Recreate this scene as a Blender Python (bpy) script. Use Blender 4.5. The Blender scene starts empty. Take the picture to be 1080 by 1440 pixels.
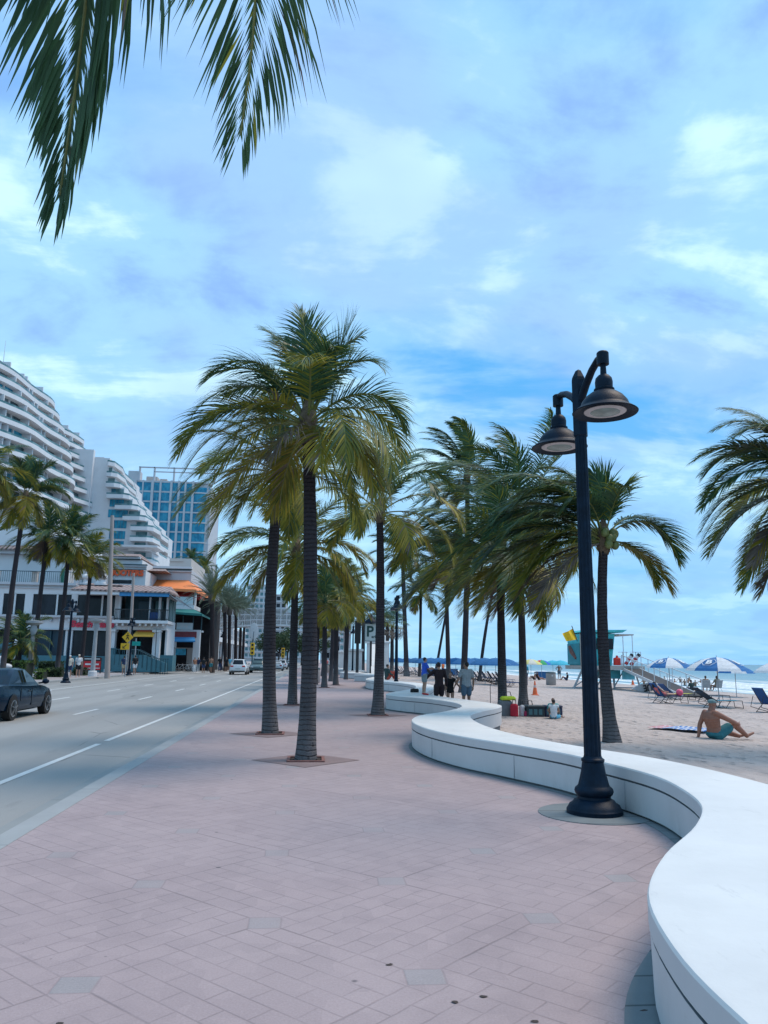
import bpy, bmesh, math, random
from mathutils import Vector, Matrix, Euler, Quaternion, noise
random.seed(7)
PI=math.pi; R=math.radians
sc=bpy.context.scene
# ------------------------------------------------------------------ camera
W0,H0,FPX,HC=1080.,1440.,1082.,1.65
ROLL=R(0.716); PITCH=R(10.881); AZ=R(5.052)
_f=Vector((math.sin(AZ)*math.cos(PITCH),math.cos(AZ)*math.cos(PITCH),math.sin(PITCH)))
_r0=Vector((math.cos(AZ),-math.sin(AZ),0)); _u0=_r0.cross(_f)
_r=math.cos(ROLL)*_r0+math.sin(ROLL)*_u0; _u=-math.sin(ROLL)*_r0+math.cos(ROLL)*_u0
CP=Vector((0,0,HC))
cd=bpy.data.cameras.new('camera'); cam=bpy.data.objects.new('camera',cd)
sc.collection.objects.link(cam); sc.camera=cam
cam.matrix_world=Matrix(((_r.x,_u.x,-_f.x,0),(_r.y,_u.y,-_f.y,0),(_r.z,_u.z,-_f.z,HC),(0,0,0,1)))
cd.sensor_fit='VERTICAL'; cd.sensor_height=36; cd.lens=FPX/H0*36; cd.clip_start=.05; cd.clip_end=12000
# ------------------------------------------------------------------ world
SUN_EL,SUN_AZ=R(62),R(75)      # azimuth measured from +Y (street) towards +X (sea)
w=bpy.data.worlds.new('World'); sc.world=w; w.use_nodes=True
nt=w.node_tree; N=nt.nodes; Lk=nt.links
for n in list(N): N.remove(n)
out=N.new('ShaderNodeOutputWorld'); bg=N.new('ShaderNodeBackground'); Lk.new(bg.outputs[0],out.inputs[0])
sky=N.new('ShaderNodeTexSky'); sky.sky_type='NISHITA'; sky.sun_disc=False
sky.sun_elevation=SUN_EL; sky.sun_rotation=SUN_AZ; sky.air_density=1.0; sky.dust_density=.6; sky.ozone_density=2.5
tc=N.new('ShaderNodeTexCoord'); sep=N.new('ShaderNodeSeparateXYZ'); Lk.new(tc.outputs['Generated'],sep.inputs[0])
def wm(op,a,b=None,c=None,clamp=False):
    n=N.new('ShaderNodeMath'); n.operation=op; n.use_clamp=clamp
    for i,v in enumerate((a,b,c)):
        if v is None: continue
        if isinstance(v,(int,float)): n.inputs[i].default_value=v
        else: Lk.new(v,n.inputs[i])
    return n.outputs[0]
zc=wm('MAXIMUM',sep.outputs[2],0.0); zd=wm('ADD',zc,.22)
cu=wm('DIVIDE',sep.outputs[0],zd); cv=wm('DIVIDE',sep.outputs[1],zd)
cmb=N.new('ShaderNodeCombineXYZ'); Lk.new(cu,cmb.inputs[0]); Lk.new(cv,cmb.inputs[1])
def wmap(loc,scl,rot=0):
    m=N.new('ShaderNodeMapping'); m.inputs['Location'].default_value=loc; m.inputs['Scale'].default_value=scl; m.inputs['Rotation'].default_value=(0,0,rot)
    Lk.new(cmb.outputs[0],m.inputs[0]); return m.outputs[0]
def wnoise(vec,scale,det,rough,dist=0):
    n=N.new('ShaderNodeTexNoise'); n.inputs['Scale'].default_value=scale; n.inputs['Detail'].default_value=det
    n.inputs['Roughness'].default_value=rough; n.inputs['Distortion'].default_value=dist; Lk.new(vec,n.inputs['Vector']); return n.outputs[0]
def wramp(v,stops,interp='EASE'):
    r=N.new('ShaderNodeValToRGB'); r.color_ramp.interpolation=interp
    while len(r.color_ramp.elements)<len(stops): r.color_ramp.elements.new(.5)
    for e,(p,c) in zip(r.color_ramp.elements,stops): e.position=p; e.color=(c[0],c[1],c[2],1) if not isinstance(c,(int,float)) else (c,c,c,1)
    Lk.new(v,r.inputs[0]); return r.outputs[0]
def wmix(f,a,b):
    m=N.new('ShaderNodeMix'); m.data_type='RGBA'
    if isinstance(f,(int,float)): m.inputs[0].default_value=f
    else: Lk.new(f,m.inputs[0])
    for i,v in ((6,a),(7,b)):
        if isinstance(v,tuple): m.inputs[i].default_value=(*v,1)
        else: Lk.new(v,m.inputs[i])
    return m.outputs[2]
SKY=.10
def k(c): return tuple(x/SKY for x in c)
big=wnoise(wmap((3.1,2.9,0),(.62,1.35,1),.22),1.05,7,.52,.35)      # where the cloud deck opens
soft=wnoise(wmap((7.3,2.2,0),(.7,1.25,1),.25),2.3,10,.58,.45)     # billows
fine=wnoise(wmap((1.1,9.2,0),(1,.8,1),.3),7.0,8,.55,.2)
cover=wm('ADD',wm('MULTIPLY',big,.75),wm('MULTIPLY',soft,.25))
mask=wramp(cover,[(.385,0.),(.45,.75),(.53,1.)])
billow=wm('ADD',wm('MULTIPLY',soft,.72),wm('MULTIPLY',fine,.28))
# hue of the deck: lavender-blue where thick, cyan-white where thin
ccol=wramp(billow,[(.35,k((.25,.46,.87))),(.49,k((.36,.66,.97))),(.585,k((.60,.90,1.05)))])
lav=wramp(wnoise(wmap((.4,5.2,0),(1,1,1)),1.3,4,.5),[(.42,0.),(.62,1.)])
ccol=wmix(wm('MULTIPLY',lav,.5),ccol,k((.33,.52,.93)))
skyb=N.new('ShaderNodeMix'); skyb.data_type='RGBA'; skyb.inputs[0].default_value=.8; Lk.new(sky.outputs[0],skyb.inputs[6]); skyb.inputs[7].default_value=(*k((.085,.45,.94)),1)
deck=wmix(mask,skyb.outputs[2],ccol)
# the horizon band: paler, cyan over the street, with low cumulus over the sea
hz=wramp(sep.outputs[2],[(0.0,1.),(.10,.75),(.38,0.)])
hcol=wmix(wm('MULTIPLY_ADD',sep.outputs[0],.9,.35,True),k((.43,.80,.98)),k((.26,.56,.93)))
cvm=N.new('ShaderNodeMapping'); cvm.inputs['Scale'].default_value=(1,1,2.6); Lk.new(tc.outputs['Generated'],cvm.inputs[0])
cum=wnoise(cvm.outputs[0],7.5,8,.55,.1)
cumm=wm('MULTIPLY',wramp(cum,[(.50,0.),(.60,1.)]),wramp(sep.outputs[2],[(.0,.0),(.03,.75),(.13,.45),(.28,0.)]))
hcol=wmix(wm('MULTIPLY',cumm,.75),hcol,k((.42,.70,.97)))
fin=wmix(wm('MULTIPLY',hz,.72),deck,hcol)
Lk.new(fin,bg.inputs[0]); bg.inputs[1].default_value=SKY
# ------------------------------------------------------------------ sun (veiled by cloud)
sd=bpy.data.lights.new('sun','SUN'); sd.energy=2.3; sd.angle=R(26); sd.color=(1,.83,.68)
sun=bpy.data.objects.new('sun',sd); sc.collection.objects.link(sun)
_sd=Vector((math.sin(SUN_AZ)*math.cos(SUN_EL),math.cos(SUN_AZ)*math.cos(SUN_EL),math.sin(SUN_EL)))
sun.rotation_euler=_sd.to_track_quat('Z','Y').to_euler()
sc.view_settings.view_transform='Standard'; sc.view_settings.look='None'; sc.view_settings.exposure=0.20; sc.view_settings.gamma=1
sc.render.engine='CYCLES'
try:
    sc.cycles.max_bounces=5; sc.cycles.diffuse_bounces=2; sc.cycles.glossy_bounces=3; sc.cycles.transmission_bounces=4; sc.cycles.transparent_max_bounces=6
    sc.cycles.caustics_reflective=False; sc.cycles.caustics_refractive=False
except Exception: pass
# ------------------------------------------------------------------ reading the photograph's perspective
def ray(x,y): return _f+_r*((x-W0/2)/FPX)-_u*((y-H0/2)/FPX)
def G(x,y,z=0.):
    d=ray(x,y); t=(z-HC)/d.z; return Vector((d.x*t,d.y*t,z))
def A(x,y,Y):
    d=ray(x,y); t=Y/d.y; return Vector((d.x*t,Y,HC+d.z*t))
def sand_z(X,Y=0):
    z=-.15-max(0,X-8)*.0115
    if X>31: z-=(X-31)*.075
    return z
def S(x,y):
    p=G(x,y,-.2)
    for _ in range(12): p=G(x,y,sand_z(p.x))
    return p
# ------------------------------------------------------------------ mesh helpers
COL=sc.collection
class MB:
    """collects shapes; build() links them as ONE mesh object"""
    def __init__(s,o=(0,0,0)): s.v=[];s.f=[];s.m=[];s.sm=[];s.o=Vector(o);s.cur=0;s.smooth=False
    def add(s,vs,fs):
        b=len(s.v); s.v+= [tuple(x) for x in vs]
        for f in fs: s.f.append(tuple(b+i for i in f)); s.m.append(s.cur); s.sm.append(s.smooth)
        return s
    def box(s,x0,x1,y0,y1,z0,z1):
        if x0>x1:x0,x1=x1,x0
        if y0>y1:y0,y1=y1,y0
        if z0>z1:z0,z1=z1,z0
        v=[(x0,y0,z0),(x1,y0,z0),(x1,y1,z0),(x0,y1,z0),(x0,y0,z1),(x1,y0,z1),(x1,y1,z1),(x0,y1,z1)]
        return s.add(v,[(0,3,2,1),(4,5,6,7),(0,1,5,4),(1,2,6,5),(2,3,7,6),(3,0,4,7)])
    def cbox(s,x0,x1,y0,y1,z0,z1,c=.02):
        """box with its vertical and top edges chamfered"""
        p=[(x0+c,y0),(x1-c,y0),(x1,y0+c),(x1,y1-c),(x1-c,y1),(x0+c,y1),(x0,y1-c),(x0,y0+c)]
        q=[(x0+2*c,y0+c),(x1-2*c,y0+c),(x1-c,y0+2*c),(x1-c,y1-2*c),(x1-2*c,y1-c),(x0+2*c,y1-c),(x0+c,y1-2*c),(x0+c,y0+2*c)]
        v=[(a,b,z0) for a,b in p]+[(a,b,z1-c) for a,b in p]+[(a,b,z1) for a,b in q]
        f=[tuple(range(7,-1,-1)),tuple(range(16,24))]
        for r in (0,8):
            for i in range(8): f.append((r+i,r+(i+1)%8,r+8+(i+1)%8,r+8+i))
        return s.add(v,f)
    def obox(s,c,sx,sy,sz,M=None):
        c=Vector(c); v=[]
        for dz in (-.5,.5):
            for dx,dy in ((-.5,-.5),(.5,-.5),(.5,.5),(-.5,.5)):
                p=Vector((dx*sx,dy*sy,dz*sz)); 
                if M is not None: p=M@p
                v.append(c+p)
        return s.add(v,[(0,3,2,1),(4,5,6,7),(0,1,5,4),(1,2,6,5),(2,3,7,6),(3,0,4,7)])
    def bar(s,a,b,wd,ht=None):
        """rectangular bar from a to b"""
        a=Vector(a);b=Vector(b);d=b-a;L=d.length
        if L<1e-6: return s
        q=d.to_track_quat('Y','Z').to_matrix()
        return s.obox((a+b)/2,wd,L,ht or wd,q)
    def tube(s,pts,rad,n=8,caps=True,flute=0):
        pts=[Vector(p) for p in pts]
        if isinstance(rad,(int,float)): rad=[rad]*len(pts)
        rings=[];prev=None
        for i,p in enumerate(pts):
            d=(pts[min(i+1,len(pts)-1)]-pts[max(i-1,0)]).normalized()
            if prev is None:
                up=Vector((0,0,1)) if abs(d.z)<.9 else Vector((1,0,0)); x=up.cross(d).normalized()
            else: x=(prev-d*prev.dot(d)).normalized()
            prev=x; y=d.cross(x)
            rings.append([p+(x*math.cos(2*PI*j/n)+y*math.sin(2*PI*j/n))*rad[i] for j in range(n)])
        v=[q for r in rings for q in r]; f=[]
        for i in range(len(rings)-1):
            for j in range(n): f.append((i*n+j,i*n+(j+1)%n,(i+1)*n+(j+1)%n,(i+1)*n+j))
        if caps: f.append(tuple(range(n-1,-1,-1))); f.append(tuple((len(rings)-1)*n+j for j in range(n)))
        return s.add(v,f)
    def cyl(s,a,b,r0,r1=None,n=12,caps=True): return s.tube([a,b],[r0,r0 if r1 is None else r1],n,caps)
    def lathe(s,prof,c=(0,0,0),n=24,mod=None,cap=True,sx=1,sy=1,a0=0,a1=2*PI):
        c=Vector(c);v=[];f=[];full=abs(a1-a0-2*PI)<1e-6;m=n if full else n+1
        for i,(r,z) in enumerate(prof):
            for j in range(m):
                a=a0+(a1-a0)*j/n; rr=r*(1 if mod is None else mod(i,a)); v.append(c+Vector((rr*math.cos(a)*sx,rr*math.sin(a)*sy,z)))
        for i in range(len(prof)-1):
            for j in range(n): f.append((i*m+j,i*m+(j+1)%m,(i+1)*m+(j+1)%m,(i+1)*m+j))
        if cap and full:
            f.append(tuple(range(n-1,-1,-1))); f.append(tuple((len(prof)-1)*n+j for j in range(n)))
        return s.add(v,f)
    def ball(s,c,r,n=12,sx=1,sy=1,sz=1):
        h=max(4,n//2); prof=[(max(1e-4,r*math.sin(PI*i/h)),-r*math.cos(PI*i/h)*sz) for i in range(h+1)]
        return s.lathe(prof,c,n,None,False,sx,sy)
    def prism(s,poly,z0,z1):
        n=len(poly); v=[(x,y,z0) for x,y in poly]+[(x,y,z1) for x,y in poly]
        return s.add(v,[tuple(range(n-1,-1,-1)),tuple(range(n,2*n))]+[(i,(i+1)%n,n+(i+1)%n,n+i) for i in range(n)])
    def slab(s,poly,y0,y1):
        """polygon in XZ given depth along Y"""
        n=len(poly); v=[(x,y0,z) for x,z in poly]+[(x,y1,z) for x,z in poly]
        return s.add(v,[tuple(range(n)),tuple(range(2*n-1,n-1,-1))]+[(i,n+i,n+(i+1)%n,(i+1)%n) for i in range(n)])
    def sheet(s,x0,x1,y0,y1,z): return s.add([(x0,y0,z),(x1,y0,z),(x1,y1,z),(x0,y1,z)],[(0,1,2,3)])
    def build(s,name,mats,parent=None,smooth=None,fix=True):
        me=bpy.data.meshes.new(name); o=s.o
        me.from_pydata([(a-o.x,b-o.y,c-o.z) for a,b,c in s.v],[],s.f)
        if not isinstance(mats,(list,tuple)): mats=[mats]
        for m in mats: me.materials.append(m)
        me.polygons.foreach_set('material_index',s.m)
        me.polygons.foreach_set('use_smooth',s.sm if smooth is None else [smooth]*len(s.f))
        if fix:
            bm=bmesh.new(); bm.from_mesh(me); bmesh.ops.recalc_face_normals(bm,faces=bm.faces); bm.to_mesh(me); bm.free()
        me.update(); ob=bpy.data.objects.new(name,me); COL.objects.link(ob)
        if parent is not None: ob.parent=parent
        if smooth or any(s.sm):
            try: me.set_sharp_from_angle(angle=R(38))
            except Exception: pass
        return ob
def tag(o,label=None,cat=None,group=None,kind=None):
    if label:o['label']=label
    if cat:o['category']=cat
    if group:o['group']=group
    if kind:o['kind']=kind
    return o
def empty(name,loc,rz=0,label=None,cat=None,group=None):
    o=bpy.data.objects.new(name,None); COL.objects.link(o); o.empty_display_size=.2
    o.location=loc; o.rotation_euler=(0,0,rz); return tag(o,label,cat,group)
KIDS={}
def kids(o): return [c for c in bpy.data.objects if c.parent==o]
def copy_tree(o,parent=None,_ch=None):
    if _ch is None:
        _ch={}
        for c in bpy.data.objects:
            if c.parent: _ch.setdefault(c.parent.name,[]).append(c)
    c=o.copy(); COL.objects.link(c)
    if parent is not None: c.parent=parent
    for ch in _ch.get(o.name,[]): copy_tree(ch,c,_ch)
    return c
# ------------------------------------------------------------------ materials
MATS={}
def mat(name,col,rough=.6,var=.12,scale=6.,bump=0.,bscale=40.,metal=0.,spec=.5,trans=0.,coat=0.,col2=None,space='Object',stretch=(1,1,1),hue2=None):
    if name in MATS: return MATS[name]
    m=bpy.data.materials.new(name); m.use_nodes=True; t=m.node_tree; n=t.nodes; L=t.links; b=n['Principled BSDF']
    b.inputs['Roughness'].default_value=rough; b.inputs['Metallic'].default_value=metal
    b.inputs['Specular IOR Level'].default_value=spec
    if coat: b.inputs['Coat Weight'].default_value=coat; b.inputs['Coat Roughness'].default_value=.05
    tcn=n.new('ShaderNodeTexCoord'); mp=n.new('ShaderNodeMapping'); mp.inputs['Scale'].default_value=stretch; L.new(tcn.outputs[space],mp.inputs[0])
    nz=n.new('ShaderNodeTexNoise'); nz.inputs['Scale'].default_value=scale; nz.inputs['Detail'].default_value=6; nz.inputs['Roughness'].default_value=.6; L.new(mp.outputs[0],nz.inputs['Vector'])
    rp=n.new('ShaderNodeValToRGB'); c=Vector(col); c2=Vector(col2) if col2 else None
    lo=c*(1-var) if c2 is None else c; hi=c*(1+var) if c2 is None else c2
    rp.color_ramp.elements[0].position=.32; rp.color_ramp.elements[0].color=(*lo,1)
    rp.color_ramp.elements[1].position=.68; rp.color_ramp.elements[1].color=(*[min(1,x) for x in hi],1)
    L.new(nz.outputs[0],rp.inputs[0]); L.new(rp.outputs[0],b.inputs['Base Color'])
    if bump:
        nb=n.new('ShaderNodeTexNoise'); nb.inputs['Scale'].default_value=bscale; nb.inputs['Detail'].default_value=5; L.new(mp.outputs[0],nb.inputs['Vector'])
        bp=n.new('ShaderNodeBump'); bp.inputs['Strength'].default_value=bump; bp.inputs['Distance'].default_value=.02; L.new(nb.outputs[0],bp.inputs['Height']); L.new(bp.outputs[0],b.inputs['Normal'])
    if trans: b.inputs['Transmission Weight'].default_value=trans
    MATS[name]=m; return m
class NT:
    """short-hand for node trees"""
    def __init__(s,name,rough=.8):
        s.m=bpy.data.materials.new(name); s.m.use_nodes=True; s.t=s.m.node_tree; s.n=s.t.nodes; s.b=s.n['Principled BSDF']; s.b.inputs['Roughness'].default_value=rough
        s.tc=s.n.new('ShaderNodeTexCoord'); s.P=s.tc.outputs['Object']; MATS[name]=s.m
    def L(s,a,b): s.t.links.new(a,b)
    def M(s,op,a,b=None,c=None,clamp=False):
        n=s.n.new('ShaderNodeMath'); n.operation=op; n.use_clamp=clamp
        for i,v in enumerate((a,b,c)):
            if v is None: continue
            if isinstance(v,(int,float)): n.inputs[i].default_value=v
            else: s.L(v,n.inputs[i])
        return n.outputs[0]
    def map(s,scale=(1,1,1),rot=(0,0,0),loc=(0,0,0),src=None):
        m=s.n.new('ShaderNodeMapping'); m.inputs['Scale'].default_value=scale; m.inputs['Rotation'].default_value=rot; m.inputs['Location'].default_value=loc
        s.L(src or s.P,m.inputs[0]); return m.outputs[0]
    def xyz(s,v=None):
        n=s.n.new('ShaderNodeSeparateXYZ'); s.L(v or s.P,n.inputs[0]); return n.outputs
    def noise(s,scale,det=5,rough=.55,v=None,dist=0.):
        n=s.n.new('ShaderNodeTexNoise'); n.inputs['Scale'].default_value=scale; n.inputs['Detail'].default_value=det; n.inputs['Roughness'].default_value=rough; n.inputs['Distortion'].default_value=dist
        s.L(v or s.P,n.inputs['Vector']); return n.outputs[0]
    def voro(s,scale,v=None,feat='F1',out='Distance'):
        n=s.n.new('ShaderNodeTexVoronoi'); n.feature=feat; n.inputs['Scale'].default_value=scale; s.L(v or s.P,n.inputs['Vector']); return n.outputs[out]
    def ramp(s,v,stops,interp='LINEAR'):
        r=s.n.new('ShaderNodeValToRGB'); r.color_ramp.interpolation=interp
        while len(r.color_ramp.elements)<len(stops): r.color_ramp.elements.new(.5)
        for e,(p,c) in zip(r.color_ramp.elements,stops): e.position=p; e.color=(c,c,c,1) if isinstance(c,(int,float)) else (*c,1)
        s.L(v,r.inputs[0]); return r.outputs[0]
    def mix(s,f,a,b,mode='MIX'):
        m=s.n.new('ShaderNodeMix'); m.data_type='RGBA'; m.blend_type=mode
        if isinstance(f,(int,float)): m.inputs[0].default_value=f
        else: s.L(f,m.inputs[0])
        for i,v in ((6,a),(7,b)):
            if isinstance(v,tuple): m.inputs[i].default_value=(*v,1)
            elif isinstance(v,(int,float)): m.inputs[i].default_value=(v,v,v,1)
            else: s.L(v,m.inputs[i])
        return m.outputs[2]
    def bump(s,h,strength=.5,dist=.02):
        b=s.n.new('ShaderNodeBump'); b.inputs['Strength'].default_value=strength; b.inputs['Distance'].default_value=dist; s.L(h,b.inputs['Height']); s.L(b.outputs[0],s.b.inputs['Normal'])
    def color(s,c): s.L(c,s.b.inputs['Base Color'])
# =================================================================== THE SETTING
# --- pavers
def pavers():
    t=NT('pink_pavers',.85); x,y,_=t.xyz()
    wob=t.M('MULTIPLY',t.M('SUBTRACT',t.noise(2.2,3),.5),.035)
    x2=t.M('ADD',t.M('SUBTRACT',x,.64),wob); y2=t.M('ADD',t.M('SUBTRACT',y,4.44),t.M('MULTIPLY',wob,-.8))
    u=t.M('MULTIPLY',t.M('ADD',x2,y2),.70711); v=t.M('MULTIPLY',t.M('SUBTRACT',y2,x2),.70711)
    C=1.2728
    def line(a,cell,w0,w1):                       # 1 on the joint
        d=t.M('ABSOLUTE',t.M('SUBTRACT',t.M('FRACT',t.M('ADD',t.M('DIVIDE',a,cell),.5)),.5))
        return t.ramp(t.M('MULTIPLY',d,cell),[(0,1.),(w0,1.),(w1,0.)])
    fade=t.ramp(t.noise(.9,4,.6),[(.38,.25),(.6,1.)])
    fade2=t.ramp(t.noise(1.7,4,.6,t.map(loc=(9,4,0))),[(.32,.35),(.58,1.)])
    maj=t.M('MULTIPLY',t.M('MAXIMUM',line(u,C,.003,.010),line(v,C,.003,.010)),t.M('MULTIPLY',fade,.8))
    # small pavers: running bond, turned per big square
    cu=t.M('FLOOR',t.M('DIVIDE',u,C)); cv=t.M('FLOOR',t.M('DIVIDE',v,C))
    chk=t.M('MODULO',t.M('ABSOLUTE',t.M('ADD',cu,cv)),2.)
    s=C/8
    row=t.M('FLOOR',t.M('DIVIDE',v,s)); off=t.M('MULTIPLY',t.M('MODULO',t.M('ABSOLUTE',row),2.),s)
    A1=t.M('MAXIMUM',line(v,s,.002,.007),line(t.M('ADD',u,off),2*s,.002,.007))
    row2=t.M('FLOOR',t.M('DIVIDE',u,s)); off2=t.M('MULTIPLY',t.M('MODULO',t.M('ABSOLUTE',row2),2.),s)
    B1=t.M('MAXIMUM',line(u,s,.002,.007),line(t.M('ADD',v,off2),2*s,.002,.007))
    mn=t.M('MULTIPLY',t.M('MULTIPLY',t.M('ADD',t.M('MULTIPLY',A1,t.M('SUBTRACT',1.,chk)),t.M('MULTIPLY',B1,chk)),fade2),.55)
    joint=t.M('MAXIMUM',maj,mn)
    # grey dots where the big joints cross (axis-aligned squares)
    P=1.8
    def near(a,o=0.):
        d=t.M('ABSOLUTE',t.M('SUBTRACT',t.M('FRACT',t.M('ADD',t.M('DIVIDE',t.M('ADD',a,o),P),.5)),.5)); return t.M('MULTIPLY',d,P)
    d1=t.M('MAXIMUM',near(x2),near(y2)); d2=t.M('MAXIMUM',near(x2,.9),near(y2,.9)); dm=t.M('MINIMUM',d1,d2)
    dot=t.ramp(dm,[(0,1.),(.098,1.),(.102,0.)]); rim=t.ramp(dm,[(.095,0.),(.1,.8),(.106,.8),(.112,0.)])
    dotfade=t.ramp(t.noise(.45,2,.5,t.map(loc=(3,8,0))),[(.38,.45),(.6,1.)])
    joint=t.M('MULTIPLY',joint,t.ramp(dm,[(.09,0.),(.11,1.)])); joint=t.M('MAXIMUM',joint,t.M('MULTIPLY',rim,.4))
    # colours
    tile=t.voro(5.2,t.map((1,1,0),(0,0,PI/4)),out='Color'); ts=t.n.new('ShaderNodeSeparateXYZ'); t.L(tile,ts.inputs[0])
    base=t.mix(t.ramp(t.noise(.35,5,.6),[(.3,0.),(.7,1.)]),(.305,.243,.248),(.365,.305,.306))
    base=t.mix(.26,base,t.mix(ts.outputs[0],(.22,.16,.17),(.44,.33,.33)))
    base=t.mix(t.M('MULTIPLY',t.M('MULTIPLY',dot,dotfade),.8),base,(.235,.262,.268))
    sp=t.ramp(t.voro(62.),[(.0,1.),(.10,1.),(.17,0.)]); spm=t.M('MULTIPLY',sp,t.ramp(t.noise(40.,2),[(.5,0.),(.6,1.)]))
    base=t.mix(t.M('MULTIPLY',spm,.55),base,(.55,.50,.50))
    gr=t.noise(75.,4,.8); base=t.mix(.42,base,t.mix(gr,(.10,.07,.08),(.62,.50,.50)))
    st=t.ramp(t.noise(.8,7,.72,t.map(loc=(4,2,1))),[(.50,0.),(.74,.30)]); base=t.mix(st,base,(.15,.12,.13))
    gum=t.ramp(t.voro(1.35,t.map(loc=(1.7,.2,0))),[(.018,1.),(.034,0.)]); base=t.mix(t.M('MULTIPLY',gum,.75),base,(.05,.05,.06)); g2=t.ramp(t.voro(4.3,t.map(loc=(.7,5.2,0))),[(.03,1.),(.055,0.)]); base=t.mix(t.M('MULTIPLY',g2,t.ramp(t.noise(1.1,3,.6,t.map(loc=(8,1,0))),[(.48,0.),(.58,.5)])),base,(.09,.075,.08)); wt=t.ramp(t.voro(2.1,t.map(loc=(.3,.9,0))),[(.010,.7),(.016,0.)]); base=t.mix(wt,base,(.6,.58,.56))
    base=t.mix(t.M('MULTIPLY',joint,.62),base,(.075,.058,.064))
    t.color(base); t.bump(t.M('ADD',t.M('MULTIPLY',joint,-1.),t.M('MULTIPLY',gr,.25)),.45,.008); return t.m
def asphalt():
    t=NT('road_concrete',.85)
    base=t.mix(t.ramp(t.noise(.22,5,.6,t.map((3,.35,1))),[(.3,0.),(.7,1.)]),(.250,.250,.243),(.308,.303,.290))
    base=t.mix(.3,base,t.mix(t.noise(90.,3,.7),(.12,.125,.12),(.46,.46,.45)))
    pt=t.ramp(t.noise(.09,3,.5,t.map((2.,.5,1),loc=(2,7,0))),[(.56,0.),(.565,.35)]); base=t.mix(pt,base,(.19,.195,.19))
    oil=t.ramp(t.noise(.8,6,.7,t.map((1.,.25,1),loc=(4,1,0))),[(.60,0.),(.75,.45)]); base=t.mix(oil,base,(.11,.11,.11))
    x,y,_=t.xyz()
    # tyre-darkened wheel paths
    wp=t.ramp(t.M('ABSOLUTE',t.M('SUBTRACT',t.M('FRACT',t.M('DIVIDE',t.M('ADD',x,.2),1.75)),.5)),[(.08,.28),(.28,0.)],'EASE')
    base=t.mix(wp,base,(.20,.198,.19))
    cr=t.ramp(t.voro(.35,t.map((1.,.5,1)),'DISTANCE_TO_EDGE'),[(.0,1.),(.006,0.)]); base=t.mix(t.M('MULTIPLY',cr,t.ramp(t.noise(.6,2),[(.5,0.),(.6,.6)])),base,(.07,.07,.07))
    t.color(base); t.bump(t.noise(140.,3),.3,.008); return t.m
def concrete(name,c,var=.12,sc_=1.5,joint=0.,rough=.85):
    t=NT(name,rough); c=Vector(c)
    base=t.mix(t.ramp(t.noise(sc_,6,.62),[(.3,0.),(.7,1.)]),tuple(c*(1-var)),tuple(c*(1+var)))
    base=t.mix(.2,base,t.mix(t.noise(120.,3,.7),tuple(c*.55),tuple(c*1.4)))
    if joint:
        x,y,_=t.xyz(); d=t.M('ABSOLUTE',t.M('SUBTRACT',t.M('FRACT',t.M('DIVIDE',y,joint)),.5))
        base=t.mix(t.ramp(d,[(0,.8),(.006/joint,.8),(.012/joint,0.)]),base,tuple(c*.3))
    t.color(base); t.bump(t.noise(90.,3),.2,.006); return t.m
def sandm():
    t=NT('beach_sand',.95)
    base=t.mix(t.ramp(t.noise(.12,5,.6),[(.3,0.),(.7,1.)]),(.475,.402,.372),(.55,.47,.43))
    rk=t.noise(1.6,6,.65,t.map((1,.3,1),(0,0,R(35)))); base=t.mix(t.ramp(rk,[(.45,0.),(.62,.5)]),base,(.34,.28,.26))
    base=t.mix(.25,base,t.mix(t.noise(60.,4,.7),(.24,.2,.19),(.72,.62,.57)))
    x,y,_=t.xyz(); base=t.mix(t.ramp(t.M('MULTIPLY',x,.01),[(.345,0.),(.365,.8)]),base,(.17,.15,.145))
    db=t.ramp(t.voro(1.9),[(.02,1.),(.03,0.)]); base=t.mix(t.M('MULTIPLY',db,t.ramp(t.noise(1.3,2),[(.52,0.),(.56,.8)])),base,(.06,.05,.045))
    t.color(base)
    ft=t.M('MULTIPLY',t.ramp(t.voro(3.1,t.map((1,.8,1))),[(.05,0.),(.42,1.)],'EASE'),t.ramp(t.noise(.5,3,.6),[(.35,.5),(.6,2.4)]))
    h=t.M('ADD',t.M('ADD',t.M('MULTIPLY',t.noise(7.,6,.7,t.map((1,.4,1),(0,0,R(35)))),1.),t.M('MULTIPLY',t.noise(2.2,4,.6),1.2)),ft); t.bump(h,.9,.075); return t.m
def seam():
    t=NT('sea_water',.28); x,y,_=t.xyz()
    b=t.mix(t.ramp(t.M('MULTIPLY',x,.001),[(.038,0.),(.12,.7),(.5,1.)]),(.16,.30,.33),(.055,.15,.20))
    wv=t.noise(.35,6,.62,t.map((1,.22,1))); b=t.mix(t.ramp(wv,[(.4,0.),(.65,.45)]),b,(.20,.34,.38))
    # broken foam lines, close to the beach only
    ln=t.noise(.24,5,.6,t.map((1,.09,1),loc=(.7,0,0)),.6)
    fo=t.M('MULTIPLY',t.ramp(ln,[(.50,0.),(.56,1.)]),t.ramp(t.M('MULTIPLY',x,.001),[(.0365,1.),(.055,.95),(.085,.35),(.11,0.)]))
    fo=t.M('MULTIPLY',fo,t.ramp(t.noise(1.3,5,.7),[(.3,.35),(.6,1.)]))
    cap=t.M('MULTIPLY',t.ramp(t.noise(.5,5,.6,t.map((1,.2,1),loc=(5,5,0))),[(.68,0.),(.72,.6)]),t.ramp(t.M('MULTIPLY',x,.001),[(.1,1.),(.6,.2)]))
    fo=t.M('MAXIMUM',fo,cap); b=t.mix(fo,b,(.78,.80,.80)); t.color(b)
    t.L(t.M('MULTIPLY_ADD',fo,.55,.3),t.b.inputs['Roughness'])
    t.bump(t.M('ADD',t.noise(.8,6,.6,t.map((1,.35,1))),t.M('MULTIPLY',fo,.3)),.6,.6); return t.m
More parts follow.
